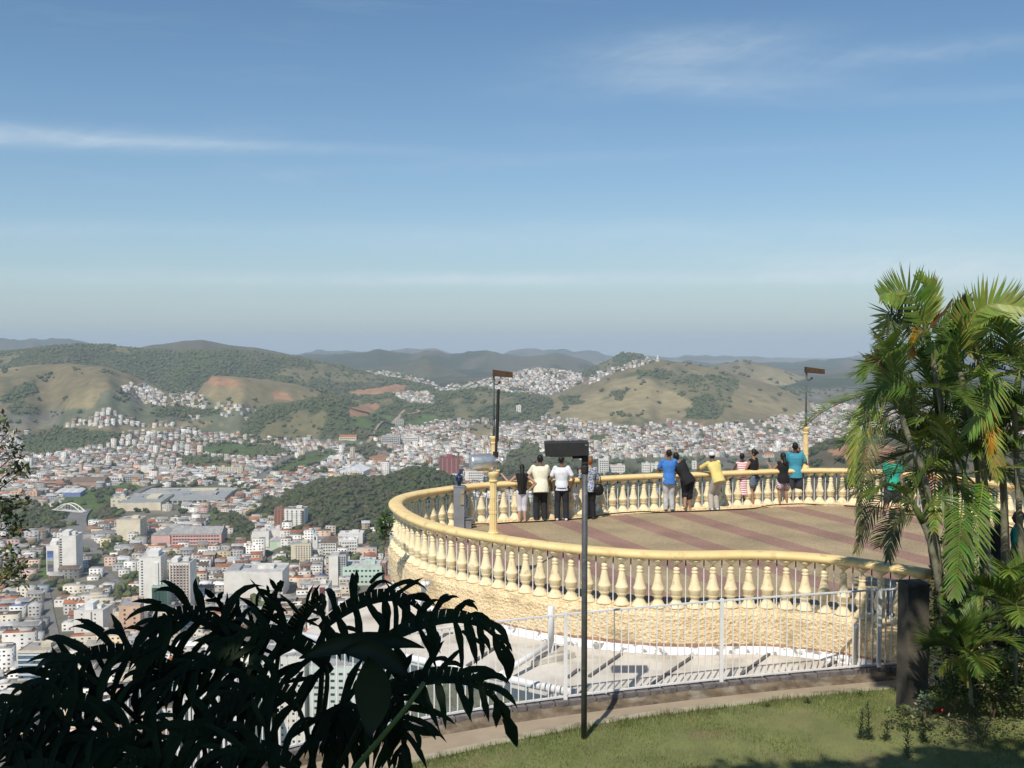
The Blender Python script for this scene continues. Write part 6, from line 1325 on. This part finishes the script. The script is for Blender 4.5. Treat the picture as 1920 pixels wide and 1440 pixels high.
# ------------------------------------------------------------------ people
SK = dict(light=(.50,.30,.21), tan=(.36,.20,.12), brown=(.20,.105,.06), dark=(.085,.045,.03))
SKM = {k: noise_mat('skin_'+k, v, tuple(x*.88 for x in v), scale=8, rough=.55, spec=.35) for k, v in SK.items()}
MHAIR = noise_mat('black_hair', (.014, .011, .010), (.008, .007, .006), scale=30, rough=.5)
MHRED = noise_mat('red_hair', (.30, .11, .035), (.20, .07, .02), scale=30, rough=.5)
def cloth(name, c, c2=None, **k): return noise_mat(name, c, c2 or tuple(x*.82 for x in c), scale=9, rough=.85, bump=.5, bscale=14, dist=.02, **k)
def striped(name, a, b, w, floral=False):
    m, nt, bs = new_mat(name); N = nt.nodes.new; L = nt.links.new; tc = N('ShaderNodeTexCoord')
    if floral:
        wv = N('ShaderNodeTexVoronoi'); wv.inputs['Scale'].default_value = w; L(tc.outputs['Object'], wv.inputs['Vector']); fac = wv.outputs['Distance']; lo, hi = .38, .46
    else:
        sp = N('ShaderNodeSeparateXYZ'); L(tc.outputs['Object'], sp.inputs[0]); mu = N('ShaderNodeMath'); mu.operation = 'MULTIPLY'; mu.inputs[1].default_value = 1/w; L(sp.outputs[2], mu.inputs[0]); fr = N('ShaderNodeMath'); fr.operation = 'FRACT'; L(mu.outputs[0], fr.inputs[0]); fac = fr.outputs[0]; lo, hi = .54, .58
    mr = N('ShaderNodeMapRange'); mr.inputs[1].default_value = lo; mr.inputs[2].default_value = hi; L(fac, mr.inputs[0]); mx = N('ShaderNodeMixRGB'); L(mr.outputs[0], mx.inputs[0]); mx.inputs[1].default_value = (*a, 1); mx.inputs[2].default_value = (*b, 1); L(mx.outputs[0], bs.inputs['Base Color']); bs.inputs['Roughness'].default_value = .85; return m
def remesh(mb, name, vox, mats, sm=2):
    me = mb.mesh(name+'_raw', mats); o = bpy.data.objects.new('tmp', me); COL.objects.link(o)
    r = o.modifiers.new('r', 'REMESH'); r.mode = 'VOXEL'; r.voxel_size = vox
    s = o.modifiers.new('s', 'SMOOTH'); s.iterations = sm; s.factor = .5
    dg = bpy.context.evaluated_depsgraph_get(); ev = o.evaluated_get(dg); out = bpy.data.meshes.new_from_object(ev); out.name = name
    bpy.data.objects.remove(o); out.materials.clear(); out.materials.append(mats if not isinstance(mats, list) else mats[0]); out.polygons.foreach_set('use_smooth', [True]*len(out.polygons)); return out
def lerp(a, b, t): return Vector(a).lerp(Vector(b), t)
class Fig:
    """a standing figure; local axes: +y is where it faces, feet on z = 0"""
    def __init__(s, h=1.7, lean=.12, side=0, female=False, armL=None, armR=None, stance=.10, legL=None, legR=None, headturn=0, child=False, hipy=0, hipx=0, bulk=1.0):
        k = h/1.72; s.k = k; s.h = h; s.f = female; s.bulk = bulk
        s.hip = Vector((hipx, hipy, .92*k)); ax = Vector((math.sin(side), math.sin(lean)*math.cos(side), math.cos(lean)*math.cos(side))).normalized(); s.ax = ax
        s.chest = s.hip + ax*.36*k; s.neck = s.hip + ax*.54*k; s.waist = s.hip+ax*.17*k
        hx = (ax*.6+Vector((0, 0, .4))).normalized(); s.head = s.neck + hx*.155*k; s.hx = hx
        rt = Vector((1, 0, 0)); rt = (rt-ax*rt.dot(ax)).normalized(); s.rt = rt; sw = (.145 if female else .168)*k*(1+(bulk-1)*.5)
        s.shL = s.neck - rt*sw - ax*.045*k; s.shR = s.neck + rt*sw - ax*.045*k
        s.armL = [Vector(a)*1 for a in (armL or [(-.24*k, .02, .0), (-.26*k, .06, 0)])]; s.armR = [Vector(a) for a in (armR or [(.24*k, .02, .0), (.26*k, .06, 0)])]
        if not armL: s.armL = [Vector((s.shL.x-.05, s.shL.y+.0, s.shL.z-.29*k)), Vector((s.shL.x-.05, s.shL.y+.08, s.shL.z-.54*k))]
        if not armR: s.armR = [Vector((s.shR.x+.05, s.shR.y+.0, s.shR.z-.29*k)), Vector((s.shR.x+.05, s.shR.y+.08, s.shR.z-.54*k))]
        s.hipL = s.hip + Vector((-.09*k, 0, -.02)); s.hipR = s.hip + Vector((.09*k, 0, -.02))
        s.legL = [Vector(a) for a in (legL or [(-stance*k, .04, .49*k), (-stance*k-.01, -.02, .085*k)])]; s.legR = [Vector(a) for a in (legR or [(stance*k, .04, .49*k), (stance*k+.01, -.02, .085*k)])]
        s.turn = headturn
    def torso(s, mb, g=0, low=0.0):
        k = s.k; b = s.bulk; f = s.f; rot = Matrix((s.rt, s.ax.cross(s.rt).normalized()*1, s.ax)).transposed()
        rows = [(-.05, .165 if f else .155, .115), (.05, .16 if f else .15, .112), (.17, .125 if f else .142, .095), (.28, .145 if f else .165, .108), (.38, .165 if f else .185, .115), (.46, .155 if f else .175, .095), (.51, .10, .07)]
        if low: rows = [(-.05-low, (.172 if f else .168), .132), (-.045, (.172 if f else .166), .130), (.04, .162, .122)] + rows[2:]
        n = 16; vs = []
        for z, rx, ry in rows:
            c = s.hip + s.ax*z*k
            for i in range(n):
                a = 2*math.pi*i/n; vs.append(c + rot @ Vector(((rx*k*b+g)*math.cos(a), (ry*k*b+g)*math.sin(a), 0)))
        m = len(rows); mb.add(vs, [(i*n+j, i*n+(j+1) % n, (i+1)*n+(j+1) % n, (i+1)*n+j) for i in range(m-1) for j in range(n)] + [tuple(range(n-1, -1, -1)), tuple((m-1)*n+j for j in range(n))])
        for sh in (s.shL, s.shR): mb.sphere(sh, .055*k+g*.6, 10, 7)
    def limb(s, mb, pts, rad, g=0):
        P_ = []; r_ = []
        for i in range(len(pts)-1):
            for j in range(4): t = j/4; P_.append(lerp(pts[i], pts[i+1], t)); r_.append(rad[i]*(1-t)+rad[i+1]*t+g)
        P_.append(Vector(pts[-1])); r_.append(rad[-1]+g); mb.tube(P_, r_, 10); 
        for p, r in zip(pts, rad): mb.sphere(p, r+g, 10, 7)
    def hand(s, mb, w, e, grip=.3, thumb=1):
        k = s.k; d = (Vector(w)-Vector(e)).normalized(); a = d.cross(Vector((0, 0, 1)))
        if a.length < .2: a = Vector((1, 0, 0))*thumb
        a.normalize(); nn = a.cross(d).normalized(); pal = Vector(w)+d*.045*k; m = Matrix((a, d, nn)).transposed(); mb.sphere(pal, (.040*k, .052*k, .018*k), 10, 7, rot=m); mb.tube([w, pal], [.024*k, .030*k], 8)
        for i, (o, L) in enumerate(((-.030, .060), (-.010, .074), (.010, .070), (.030, .054))):
            b0 = pal + d*.040*k + a*o*k; b1 = b0+d*L*.5*k-nn*.012*k*grip*3+a*o*.3*k; b2 = b1+(d*.8-nn*grip*1.6).normalized()*L*.5*k; mb.tube([b0-d*.01, b1, b2], [.0098*k, .0092*k, .0075*k], 7)
        b0 = pal-d*.02*k+a*.036*k*thumb; b1 = b0+(d*.7+a*thumb*.8).normalized()*.035*k; mb.tube([b0, b1, b1+(d+a*thumb*.3).normalized()*.028*k], [.012*k, .0105*k, .008*k], 7)
    def body(s, skin, t, feet=True):
        k = s.k; mb = MB(); s.torso(mb, -.012)
        mb.tube([s.neck-s.ax*.05*k, s.neck+s.hx*.03*k, s.head-s.hx*.03*k], [.062*k, .052*k, .050*k], 10)
        rz = Matrix.Rotation(s.turn, 3, 'Z'); mb.sphere(s.head+s.hx*.02*k, (.076*k, .095*k, .108*k), 16, 11, rot=rz); fw = rz @ Vector((0, 1, 0)); rr = rz @ Vector((1, 0, 0))
        mb.sphere(s.head+fw*.038*k-s.hx*.055*k, (.052*k, .056*k, .055*k), 12, 8, rot=rz)                         # jaw
        mb.tube([s.head+fw*.085*k+s.hx*.02*k, s.head+fw*.110*k-s.hx*.022*k], [.008*k, .017*k], 7)                 # nose
        for q in (-1, 1): mb.sphere(s.head+rr*q*.078*k-s.hx*.01*k-fw*.005, (.012*k, .022*k, .032*k), 8, 6, rot=rz)     # ears
        for q, w_ in ((-.035, .011), (-.047, .012)): mb.tube([s.head+fw*.088*k+s.hx*q*k-rr*.022*k, s.head+fw*.094*k+s.hx*q*k, s.head+fw*.088*k+s.hx*q*k+rr*.022*k], [w_*.5*k, w_*.8*k, w_*.5*k], 6)   # lips
        for sh, ar, th in ((s.shL, s.armL, 1), (s.shR, s.armR, -1)): s.limb(mb, [sh, ar[0], ar[1]], [.050*k, .038*k, .026*k]); s.hand(mb, ar[1], ar[0], .35, th)
        for hp, lg in ((s.hipL, s.legL), (s.hipR, s.legR)):
            calf = lerp(lg[0], lg[1], .3)+Vector((0, -.012, 0)); s.limb(mb, [hp, lg[0], calf, lg[1]], [.088*k, .054*k, .055*k, .036*k])
            an = Vector(lg[1]); fz = max(an.z-.085*k, 0)
            mb.tube([an+Vector((0, -.02, 0)), Vector((an.x, an.y+.05*k, fz+.045*k)), Vector((an.x, an.y+.13*k, fz+.028*k)), Vector((an.x, an.y+.18*k, fz+.022*k))], [.036*k, .036*k, .034*k, .020*k], 9); mb.sphere((an.x, an.y-.03*k, fz+.035*k), .035*k, 9, 6)
        me = remesh(mb, 'body', .0088, SKM[skin], 2); o = link('body', me, t)
        eb = MB()
        for q in (-1, 1): eb.sphere(s.head+rr*q*.030*k+fw*.088*k+s.hx*.012*k, (.013*k, .008*k, .009*k), 8, 6, rot=rz)
        eb.build('eyes', MEYE, o, smooth=True)
        return o
    def shirt(s, t, m, sleeve=.55, name='shirt', low=0, g=.016, tank=False):
        k = s.k; mb = MB(); s.torso(mb, g, low or .02)
        if tank:
            for sh in (s.shL, s.shR): mb.sphere(lerp(sh, s.neck, .35), .05*k, 8, 6)
        else:
            for sh, ar in ((s.shL, s.armL), (s.shR, s.armR)): e = lerp(sh, ar[0], sleeve if sleeve <= 1 else 1); s.limb(mb, [sh, e] if sleeve <= 1 else [sh, ar[0], lerp(ar[0], ar[1], sleeve-1)], [.052*k, .052*k, .044*k], g*.7)
        return link(name, remesh(mb, name, .012, m, 3), t)
    def legs(s, t, m, length=1.0, name='trousers', g=.016, flare=0):
        """length 1 = to the ankle, .5 = to the knee"""
        k = s.k; mb = MB(); c = s.hip; rx = (.165 if s.f else .155)*k*s.bulk+g
        mb.sphere(c+Vector((0, 0, -.03)), (rx-.008, .116*k*s.bulk+g-.008, .11*k), 16, 10)
        for hp, lg in ((s.hipL, s.legL), (s.hipR, s.legR)):
            if length <= .5: e = lerp(hp, lg[0], length/.5); s.limb(mb, [hp, e], [.092*k, (.088-.02*length)*k+flare], g)
            else: e = lerp(lg[0], lg[1], (length-.5)/.5); s.limb(mb, [hp, lg[0], e], [.092*k, .066*k, .056*k+flare], g)
        return link(name, remesh(mb, name, .012, m, 3), t)
    def shoes(s, t, m):
        k = s.k
        for lg in (s.legL, s.legR):
            an = Vector(lg[1]); fz = max(an.z-.085*k, 0); mb = MB(); mb.tube([(an.x, an.y-.05*k, fz+.04*k), (an.x, an.y+.02*k, fz+.048*k), (an.x, an.y+.12*k, fz+.036*k), (an.x, an.y+.20*k, fz+.026*k)], [.042*k, .048*k, .044*k, .026*k], 10)
            mb.sphere((an.x, an.y-.045*k, fz+.042*k), .044*k, 10, 6); link('shoe', remesh(mb, 'shoe', .009, m, 1), t)
    def hair(s, t, m=None, long=0, bun=0, vol=1.0, short=False):
        k = s.k; mb = MB(); c = s.head+s.hx*.032*k; rz = Matrix.Rotation(s.turn, 3, 'Z'); fw = rz @ Vector((0, 1, 0)); mb.sphere(c-fw*.020*k, (.083*k*vol, .092*k*vol, (.095 if short else .108)*k*vol), 14, 10, rot=rz)
        mb.sphere(c-fw*.04*k-s.hx*.045*k, (.070*k*vol, .058*k*vol, .055*k*vol), 12, 8, rot=rz)
        if long:
            p = s.head-fw*.065*k; pts = [p, lerp(p, s.neck-fw*.115*k, .9)]; back = s.ax.cross(s.rt); q = pts[-1]
            for i in range(4): q = q - s.ax*long/4 - fw*(.006) ; pts.append(q.copy())
            mb.tube(pts, [.062*k, .066*k, .070*k, .070*k, .058*k, .030*k], 10)
        if bun: mb.sphere(s.head-fw*.115*k+s.hx*.03*k, bun, 10, 7)
        o = link('hair', remesh(mb, 'hair', .010, m or MHAIR, 1), t); return o
MEYE = noise_mat('eyes', (.05, .03, .02), (.03, .02, .01), rough=.2)
def person(px, py, label, yaw=0, z=0.0, Y=None, group=None):
    p = onz(px, py, z) if Y is None else at(px, py, Y); t = thing('person', p, label, 'person', group); t.rotation_euler.z = yaw; return t
def rail_y(t):                                   # distance from the person to the rail, along local y
    p = t.location; best = min((q-Vector((p.x, p.y, 0))).length for q in RAIL[::2]); return best
Z0 = 1.07
WHC = cloth('white_cotton', (.74, .76, .80)); CRC = cloth('pale_yellow_cotton', (.82, .78, .60)); BKC = cloth('black_cotton', (.016, .016, .018)); BLC = cloth('blue_cotton', (.055, .20, .56)); YLC = cloth('yellow_cotton', (.76, .62, .22)); TLC = cloth('teal_cotton', (.06, .30, .40)); GRC = cloth('sea_green_cotton', (.03, .38, .27))
DKJ = cloth('dark_trousers', (.026, .028, .032)); LGJ = cloth('pale_grey_trousers', (.56, .56, .54), (.30, .31, .32)); BGJ = cloth('beige_trousers', (.50, .46, .40)); CAP = cloth('white_capri', (.66, .64, .68)); DNM = cloth('denim_shorts', (.12, .16, .22)); NVY = cloth('dark_grey_shorts', (.05, .05, .07))
SHW = cloth('white_shoe', (.72, .72, .74)); SHD = cloth('dark_shoe', (.05, .05, .055))
def people():
    # 1 woman with long black hair, hand on hip, other arm out over the rail
    t = person(979, 979, 'person with long black hair and black top, arm stretched out over the rail', .05)
    f = Fig(1.50, .10, 0, True, armL=[(-.34, .20, 1.02), (-.50, .30, 1.20)], armR=[(.36, .02, 1.02), (.20, .08, .84)], stance=.07, bulk=.92); f.body('light', t); f.shirt(t, BKC, tank=True, name='top'); f.legs(t, CAP, .66, 'capri_trousers'); f.hair(t, long=.50)
    # 2 man pale yellow shirt
    t = person(1013, 976, 'person in pale yellow t-shirt and dark trousers leaning both arms on the rail', .12)
    f = Fig(1.74, .22, 0, armL=[(-.33, .12, 1.17), (-.24, .40, Z0+.03)], armR=[(.30, .22, 1.12), (.10, .45, Z0+.03)], stance=.10, hipy=-.08, bulk=1.12); f.body('brown', t); f.shirt(t, CRC, .65, low=.12, g=.022); f.legs(t, DKJ, 1.0, g=.024); f.hair(t, short=True); f.shoes(t, SHD)
    # 3 man white polo
    t = person(1053, 976, 'person in white polo shirt and black jeans, hands at the belt', -.02)
    f = Fig(1.70, .06, 0, armL=[(-.31, .05, 1.08), (-.27, .18, .88)], armR=[(.32, -.02, 1.10), (.25, .10, .88)], stance=.11, bulk=1.0, headturn=-.5); f.body('brown', t); f.shirt(t, WHC, .6, low=.06, g=.02); f.legs(t, DKJ, 1.0, g=.02); f.hair(t, short=True); f.shoes(t, SHW)
    mb = MB(); mb.tube([(0, 0, .875), (0, 0, .895)], [.17, .17], 14); mb.build('blue_waistband', cloth('blue_band', (.05, .06, .25)), t)
    # 4 red haired woman with camera and black bag
    t = person(1106, 973, 'person with short red hair, patterned blouse and a camera, behind the lamp post', .05)
    f = Fig(1.63, .06, 0, True, armL=[(-.26, .14, 1.08), (-.24, .30, 1.22)], armR=[(.22, .08, 1.06), (.12, .25, 1.10)], stance=.08); f.body('light', t); f.shirt(t, striped('patterned_blouse', (.03, .035, .05), (.38, .42, .5), 26, True), .9, low=.10, name='blouse'); f.legs(t, BKC, 1.0, flare=.01); f.hair(t, MHRED, vol=1.04); f.shoes(t, SHD)
    w = at(1108, 973, t.location.y); mb = MB(); mb.sphere((0, 0, 0), (.15, .08, .16), 14, 9); mb.tube([(-.10, 0, .10), (-.09, 0, .34), (-.02, .02, .44), (.05, 0, .34), (.07, 0, .10)], .012, 6); p = t.location + Vector((.22, -.10, .80)); o = mb.build('shoulder_bag', noise_mat('black_leather', (.013, .013, .014), (.008, .008, .008), rough=.4), loc=p, smooth=True); tag(o, 'round black shoulder bag hanging beside the red haired person', 'bag')
    mb = MB(); mb.box((0, 0, 0), (.11, .04, .07)); mb.tube([(0, .02, 0), (0, .06, 0)], .025, 10); p = t.location + Vector((-.27, .38, 1.27)); o = mb.build('camera_in_hand', MBLK, loc=p); tag(o, 'small black camera held up by the red haired person', 'camera')
    # 5 man blue tee
    t = person(1254, 959, 'person in bright blue t-shirt and pale grey trousers at the rail', .02)
    f = Fig(1.72, .10, 0, armL=[(-.30, .15, 1.14), (-.20, .38, Z0+.04)], armR=[(.27, .2, 1.12), (.12, .40, Z0+.04)], stance=.08, hipy=-.02, bulk=.94); f.body('brown', t); f.shirt(t, BLC, .6, low=.10, g=.026); f.legs(t, LGJ, 1.0, g=.016); f.hair(t, short=True); f.shoes(t, SHD)
    # 6 person in black leaning left
    t = person(1287, 957, 'person in black t-shirt and long black shorts leaning over to the left', .15)
    f = Fig(1.70, .42, -.42, armL=[(-.46, .26, 1.14), (-.40, .48, Z0+.04)], armR=[(-.12, .40, 1.13), (-.34, .50, Z0+.05)], stance=.07, hipy=-.14, hipx=-.02, legL=[(-.05, -.02, .50), (-.11, -.20, .20)], legR=[(.06, -.04, .48), (.08, -.06, .085)]); f.body('tan', t); f.shirt(t, BKC, .75, low=.10, g=.024); f.legs(t, BKC, .60, 'long_shorts', .035, .015); f.hair(t, vol=1.06)
    # 7 yellow shirt, white cap
    t = person(1338, 957, 'person in yellow shirt, white cap and beige trousers bent over the rail', .35)
    f = Fig(1.70, .50, -.05, armL=[(-.32, .34, 1.12), (-.16, .52, Z0+.14)], armR=[(.22, .42, 1.12), (.02, .56, Z0+.12)], stance=.08, hipy=-.20, hipx=.02); f.body('brown', t); f.shirt(t, YLC, .62, low=.06, g=.026); f.legs(t, BGJ, 1.0, g=.020); f.hair(t, short=True); f.shoes(t, SHW)
    mb = MB(); c = f.head+f.hx*.055; mb.sphere(c-Vector((0, .015, 0)), (.092, .108, .078), 14, 9); mb.tube([c+Vector((0, .06, -.015)), c+Vector((0, .12, -.02)), c+Vector((0, .17, -.035))], [.03, .035, .02], 8); link('cap', remesh(mb, 'cap', .010, cloth('cap_white', (.74, .72, .76)), 1), t)
    # 8 striped dress
    t = person(1391, 949, 'person in a white dress with red stripes and frilled hem', -.02)
    f = Fig(1.52, .08, 0, True, armL=[(-.27, .04, .98), (-.30, .16, .80)], armR=[(.26, .14, 1.00), (.18, .34, Z0+.03)], stance=.07, bulk=.95); f.body('dark', t); f.hair(t, short=True)
    ds = striped('striped_dress', (.76, .70, .72), (.52, .10, .11), .062); mb = MB(); f.torso(mb, .018); c = f.hip
    mb.tube([c+Vector((0, 0, .1)), c+Vector((0, 0, -.10)), c-Vector((0, 0, .30)), c-Vector((0, 0, .44))], [.14, .165, .18, .215], 16); link('dress', remesh(mb, 'dress', .011, ds, 2), t)
    mb = MB(); n = 28; vs = []
    for i, (z, r) in enumerate(((-.28, .19), (-.36, .215), (-.46, .235))):
        for k in range(n): a = 2*math.pi*k/n; rr = r*(1+(.05*i if k % 2 else 0)); vs.append((rr*math.cos(a), rr*.85*math.sin(a), c.z+z))
    mb.add(vs, [(i*n+k, i*n+(k+1) % n, (i+1)*n+(k+1) % n, (i+1)*n+k) for i in range(2) for k in range(n)]); mb.build('frill', cloth('pink_frill', (.66, .40, .42)), t)
    # 9 black tank, denim shorts
    t = person(1414, 949, 'person in black vest and blue denim shorts looking left', .75)
    f = Fig(1.62, .08, 0, True, armL=[(-.24, .14, 1.08), (-.14, .32, 1.10)], armR=[(.30, .04, 1.10), (.14, .20, 1.02)], stance=.09, headturn=.6); f.body('tan', t); f.shirt(t, BKC, tank=True, name='vest'); f.legs(t, DNM, .26, 'denim_shorts', .024, .02); f.hair(t, vol=1.10, bun=.05)
    # 10 woman with phone
    t = person(1468, 948, 'person in black vest and white flowered shorts holding up a phone', .35)
    f = Fig(1.50, .06, 0, True, armL=[(-.26, .18, 1.02), (-.28, .34, 1.18)], armR=[(.24, .14, .98), (.14, .30, 1.0)], stance=.13, bulk=1.12); f.body('tan', t); f.shirt(t, BKC, tank=True, name='vest', low=.12, g=.022); f.legs(t, striped('flowered_cotton', (.72, .70, .70), (.35, .20, .24), 22, True), .28, 'flowered_shorts', .024, .02); f.hair(t, vol=1.14, long=.12)
    mb = MB(); mb.box((0, 0, 0), (.012, .07, .13)); o = mb.build('phone', MBLK, loc=t.location + Vector((-.34, .30, 1.30))); tag(o, 'black phone held up by the person in flowered shorts', 'phone')
    # 11 man in teal carrying a child
    t = person(1490, 946, 'person in teal t-shirt and dark shorts carrying a small child', -.05)
    f = Fig(1.80, .04, 0, armL=[(-.28, .12, 1.20), (-.14, .30, 1.12)], armR=[(.34, .06, 1.18), (.20, .26, 1.06)], stance=.12, bulk=1.08); f.body('dark', t); f.shirt(t, TLC, .65, low=.12, g=.026); f.legs(t, NVY, .46, 'shorts', .03, .015); f.hair(t, short=True)
    c = thing('child', t.location+Vector((.14, .30, 1.02)), 'small child looking back over the shoulder of the person in teal', 'person'); mb = MB()
    mb.tube([(0, 0, .0), (0, 0, .15), (0, 0, .32), (0, 0, .38)], [.085, .09, .085, .04], 12); mb.tube([(0, 0, .36), (.0, 0, .44)], [.035, .033], 8); mb.sphere((.02, -.02, .52), (.07, .08, .09), 14, 10); mb.tube([(.02, -.10, .525), (.02, -.115, .505)], [.006, .011], 6)
    for q in (-1, 1): mb.sphere((.02+q*.072, -.01, .51), (.01, .018, .026), 7, 5); mb.tube([(q*.09, 0, .30), (q*.12, -.06, .20), (q*.06, -.15, .20)], [.03, .026, .02], 8); mb.sphere((q*.055, -.17, .20), (.022, .028, .012), 8, 6); mb.tube([(q*.06, 0, .02), (q*.14, -.08, -.05), (q*.14, -.06, -.24)], [.05, .042, .028], 9); mb.tube([(q*.14, -.07, -.25), (q*.14, .02, -.28)], [.026, .018], 8)
    for q in (-1, 1):
        for j in range(4): mb.tube([(q*.055+(j-1.5)*.011, -.185, .20), (q*.055+(j-1.5)*.013, -.212, .192)], [.0065, .005], 6)
    for q in (-1, 1): mb.tube([(q*.035, -.165, .20), (q*.022, -.185, .205)], [.007, .005], 6)
    b = link('body', remesh(mb, 'child_body', .007, SKM['brown'], 1), c); mb = MB(); mb.tube([(0, 0, -.02), (0, 0, .15), (0, 0, .34)], [.10, .103, .092], 12); link('shirt', remesh(mb, 'child_shirt', .01, WHC, 1), c); mb = MB(); mb.sphere((.02, .0, .55), (.075, .08, .078), 12, 8); link('hair', remesh(mb, 'child_hair', .009, MHAIR, 1), c)
    mb = MB()
    for q in (-1, 1): mb.sphere((.02+q*.026, -.092, .53), (.010, .006, .007), 7, 5)
    mb.build('eyes', MEYE, b)
    # 12 teal shirt behind the palm leaves
    t = person(1673, 972, 'person in teal t-shirt and dark shorts half hidden by palm leaves', -.1)
    f = Fig(1.76, .04, 0, stance=.12); f.body('light', t); f.shirt(t, GRC, .65, low=.12, g=.024); f.legs(t, NVY, .48, 'shorts', .03, .01); f.hair(t, short=True); f.shoes(t, SHW)
    # 13 pink and white clothes behind palms
    t = person(1738, 968, 'person in red and white clothes deep behind the palm leaves', .1)
    f = Fig(1.60, .08, 0, True, stance=.10); f.body('light', t); f.shirt(t, striped('red_white_top', (.74, .70, .70), (.55, .14, .14), 16, True), .5, low=.1, name='blouse'); f.legs(t, WHC, .9); f.hair(t)
    # 14 boy in sea green shirt at the right edge
    t = person(1908, 1133, 'person in sea green t-shirt walking at the right edge behind palms', 1.2)
    f = Fig(1.68, .03, 0, armL=[(-.26, .06, 1.12), (-.24, .16, .86)], stance=.10); f.body('dark', t); f.shirt(t, GRC, .7, low=.12, g=.026); f.legs(t, cloth('patterned_shorts', (.40, .38, .34), (.2, .2, .2)), .5, 'shorts', .03, .01); f.hair(t, short=True); f.shoes(t, SHD)
    # 15 dark top, white trousers behind trunks
    t = person(1868, 1132, 'person in black top and pale jeans between the palm trunks', .2)
    f = Fig(1.66, .03, 0, True, stance=.08); f.body('brown', t); f.shirt(t, BKC, .8, low=.06); f.legs(t, cloth('pale_jeans', (.46, .48, .60)), 1.0); f.hair(t, long=.2); f.shoes(t, SHD)
people()
def build_haze():
    mb = MB(); mb.box((0, 7300, -100), (44000, 14900, 340)); m = bpy.data.materials.new('haze_air'); m.use_nodes = True; nt = m.node_tree; nt.nodes.clear()
    o = nt.nodes.new('ShaderNodeOutputMaterial'); v = nt.nodes.new('ShaderNodeVolumePrincipled'); v.inputs['Color'].default_value = (.74, .87, 1.0, 1); v.inputs['Density'].default_value = 0.000075; v.inputs['Anisotropy'].default_value = -0.1
    nt.links.new(v.outputs[0], o.inputs['Volume']); h = mb.build('haze', m); tag(h, kind='stuff')
build_haze()
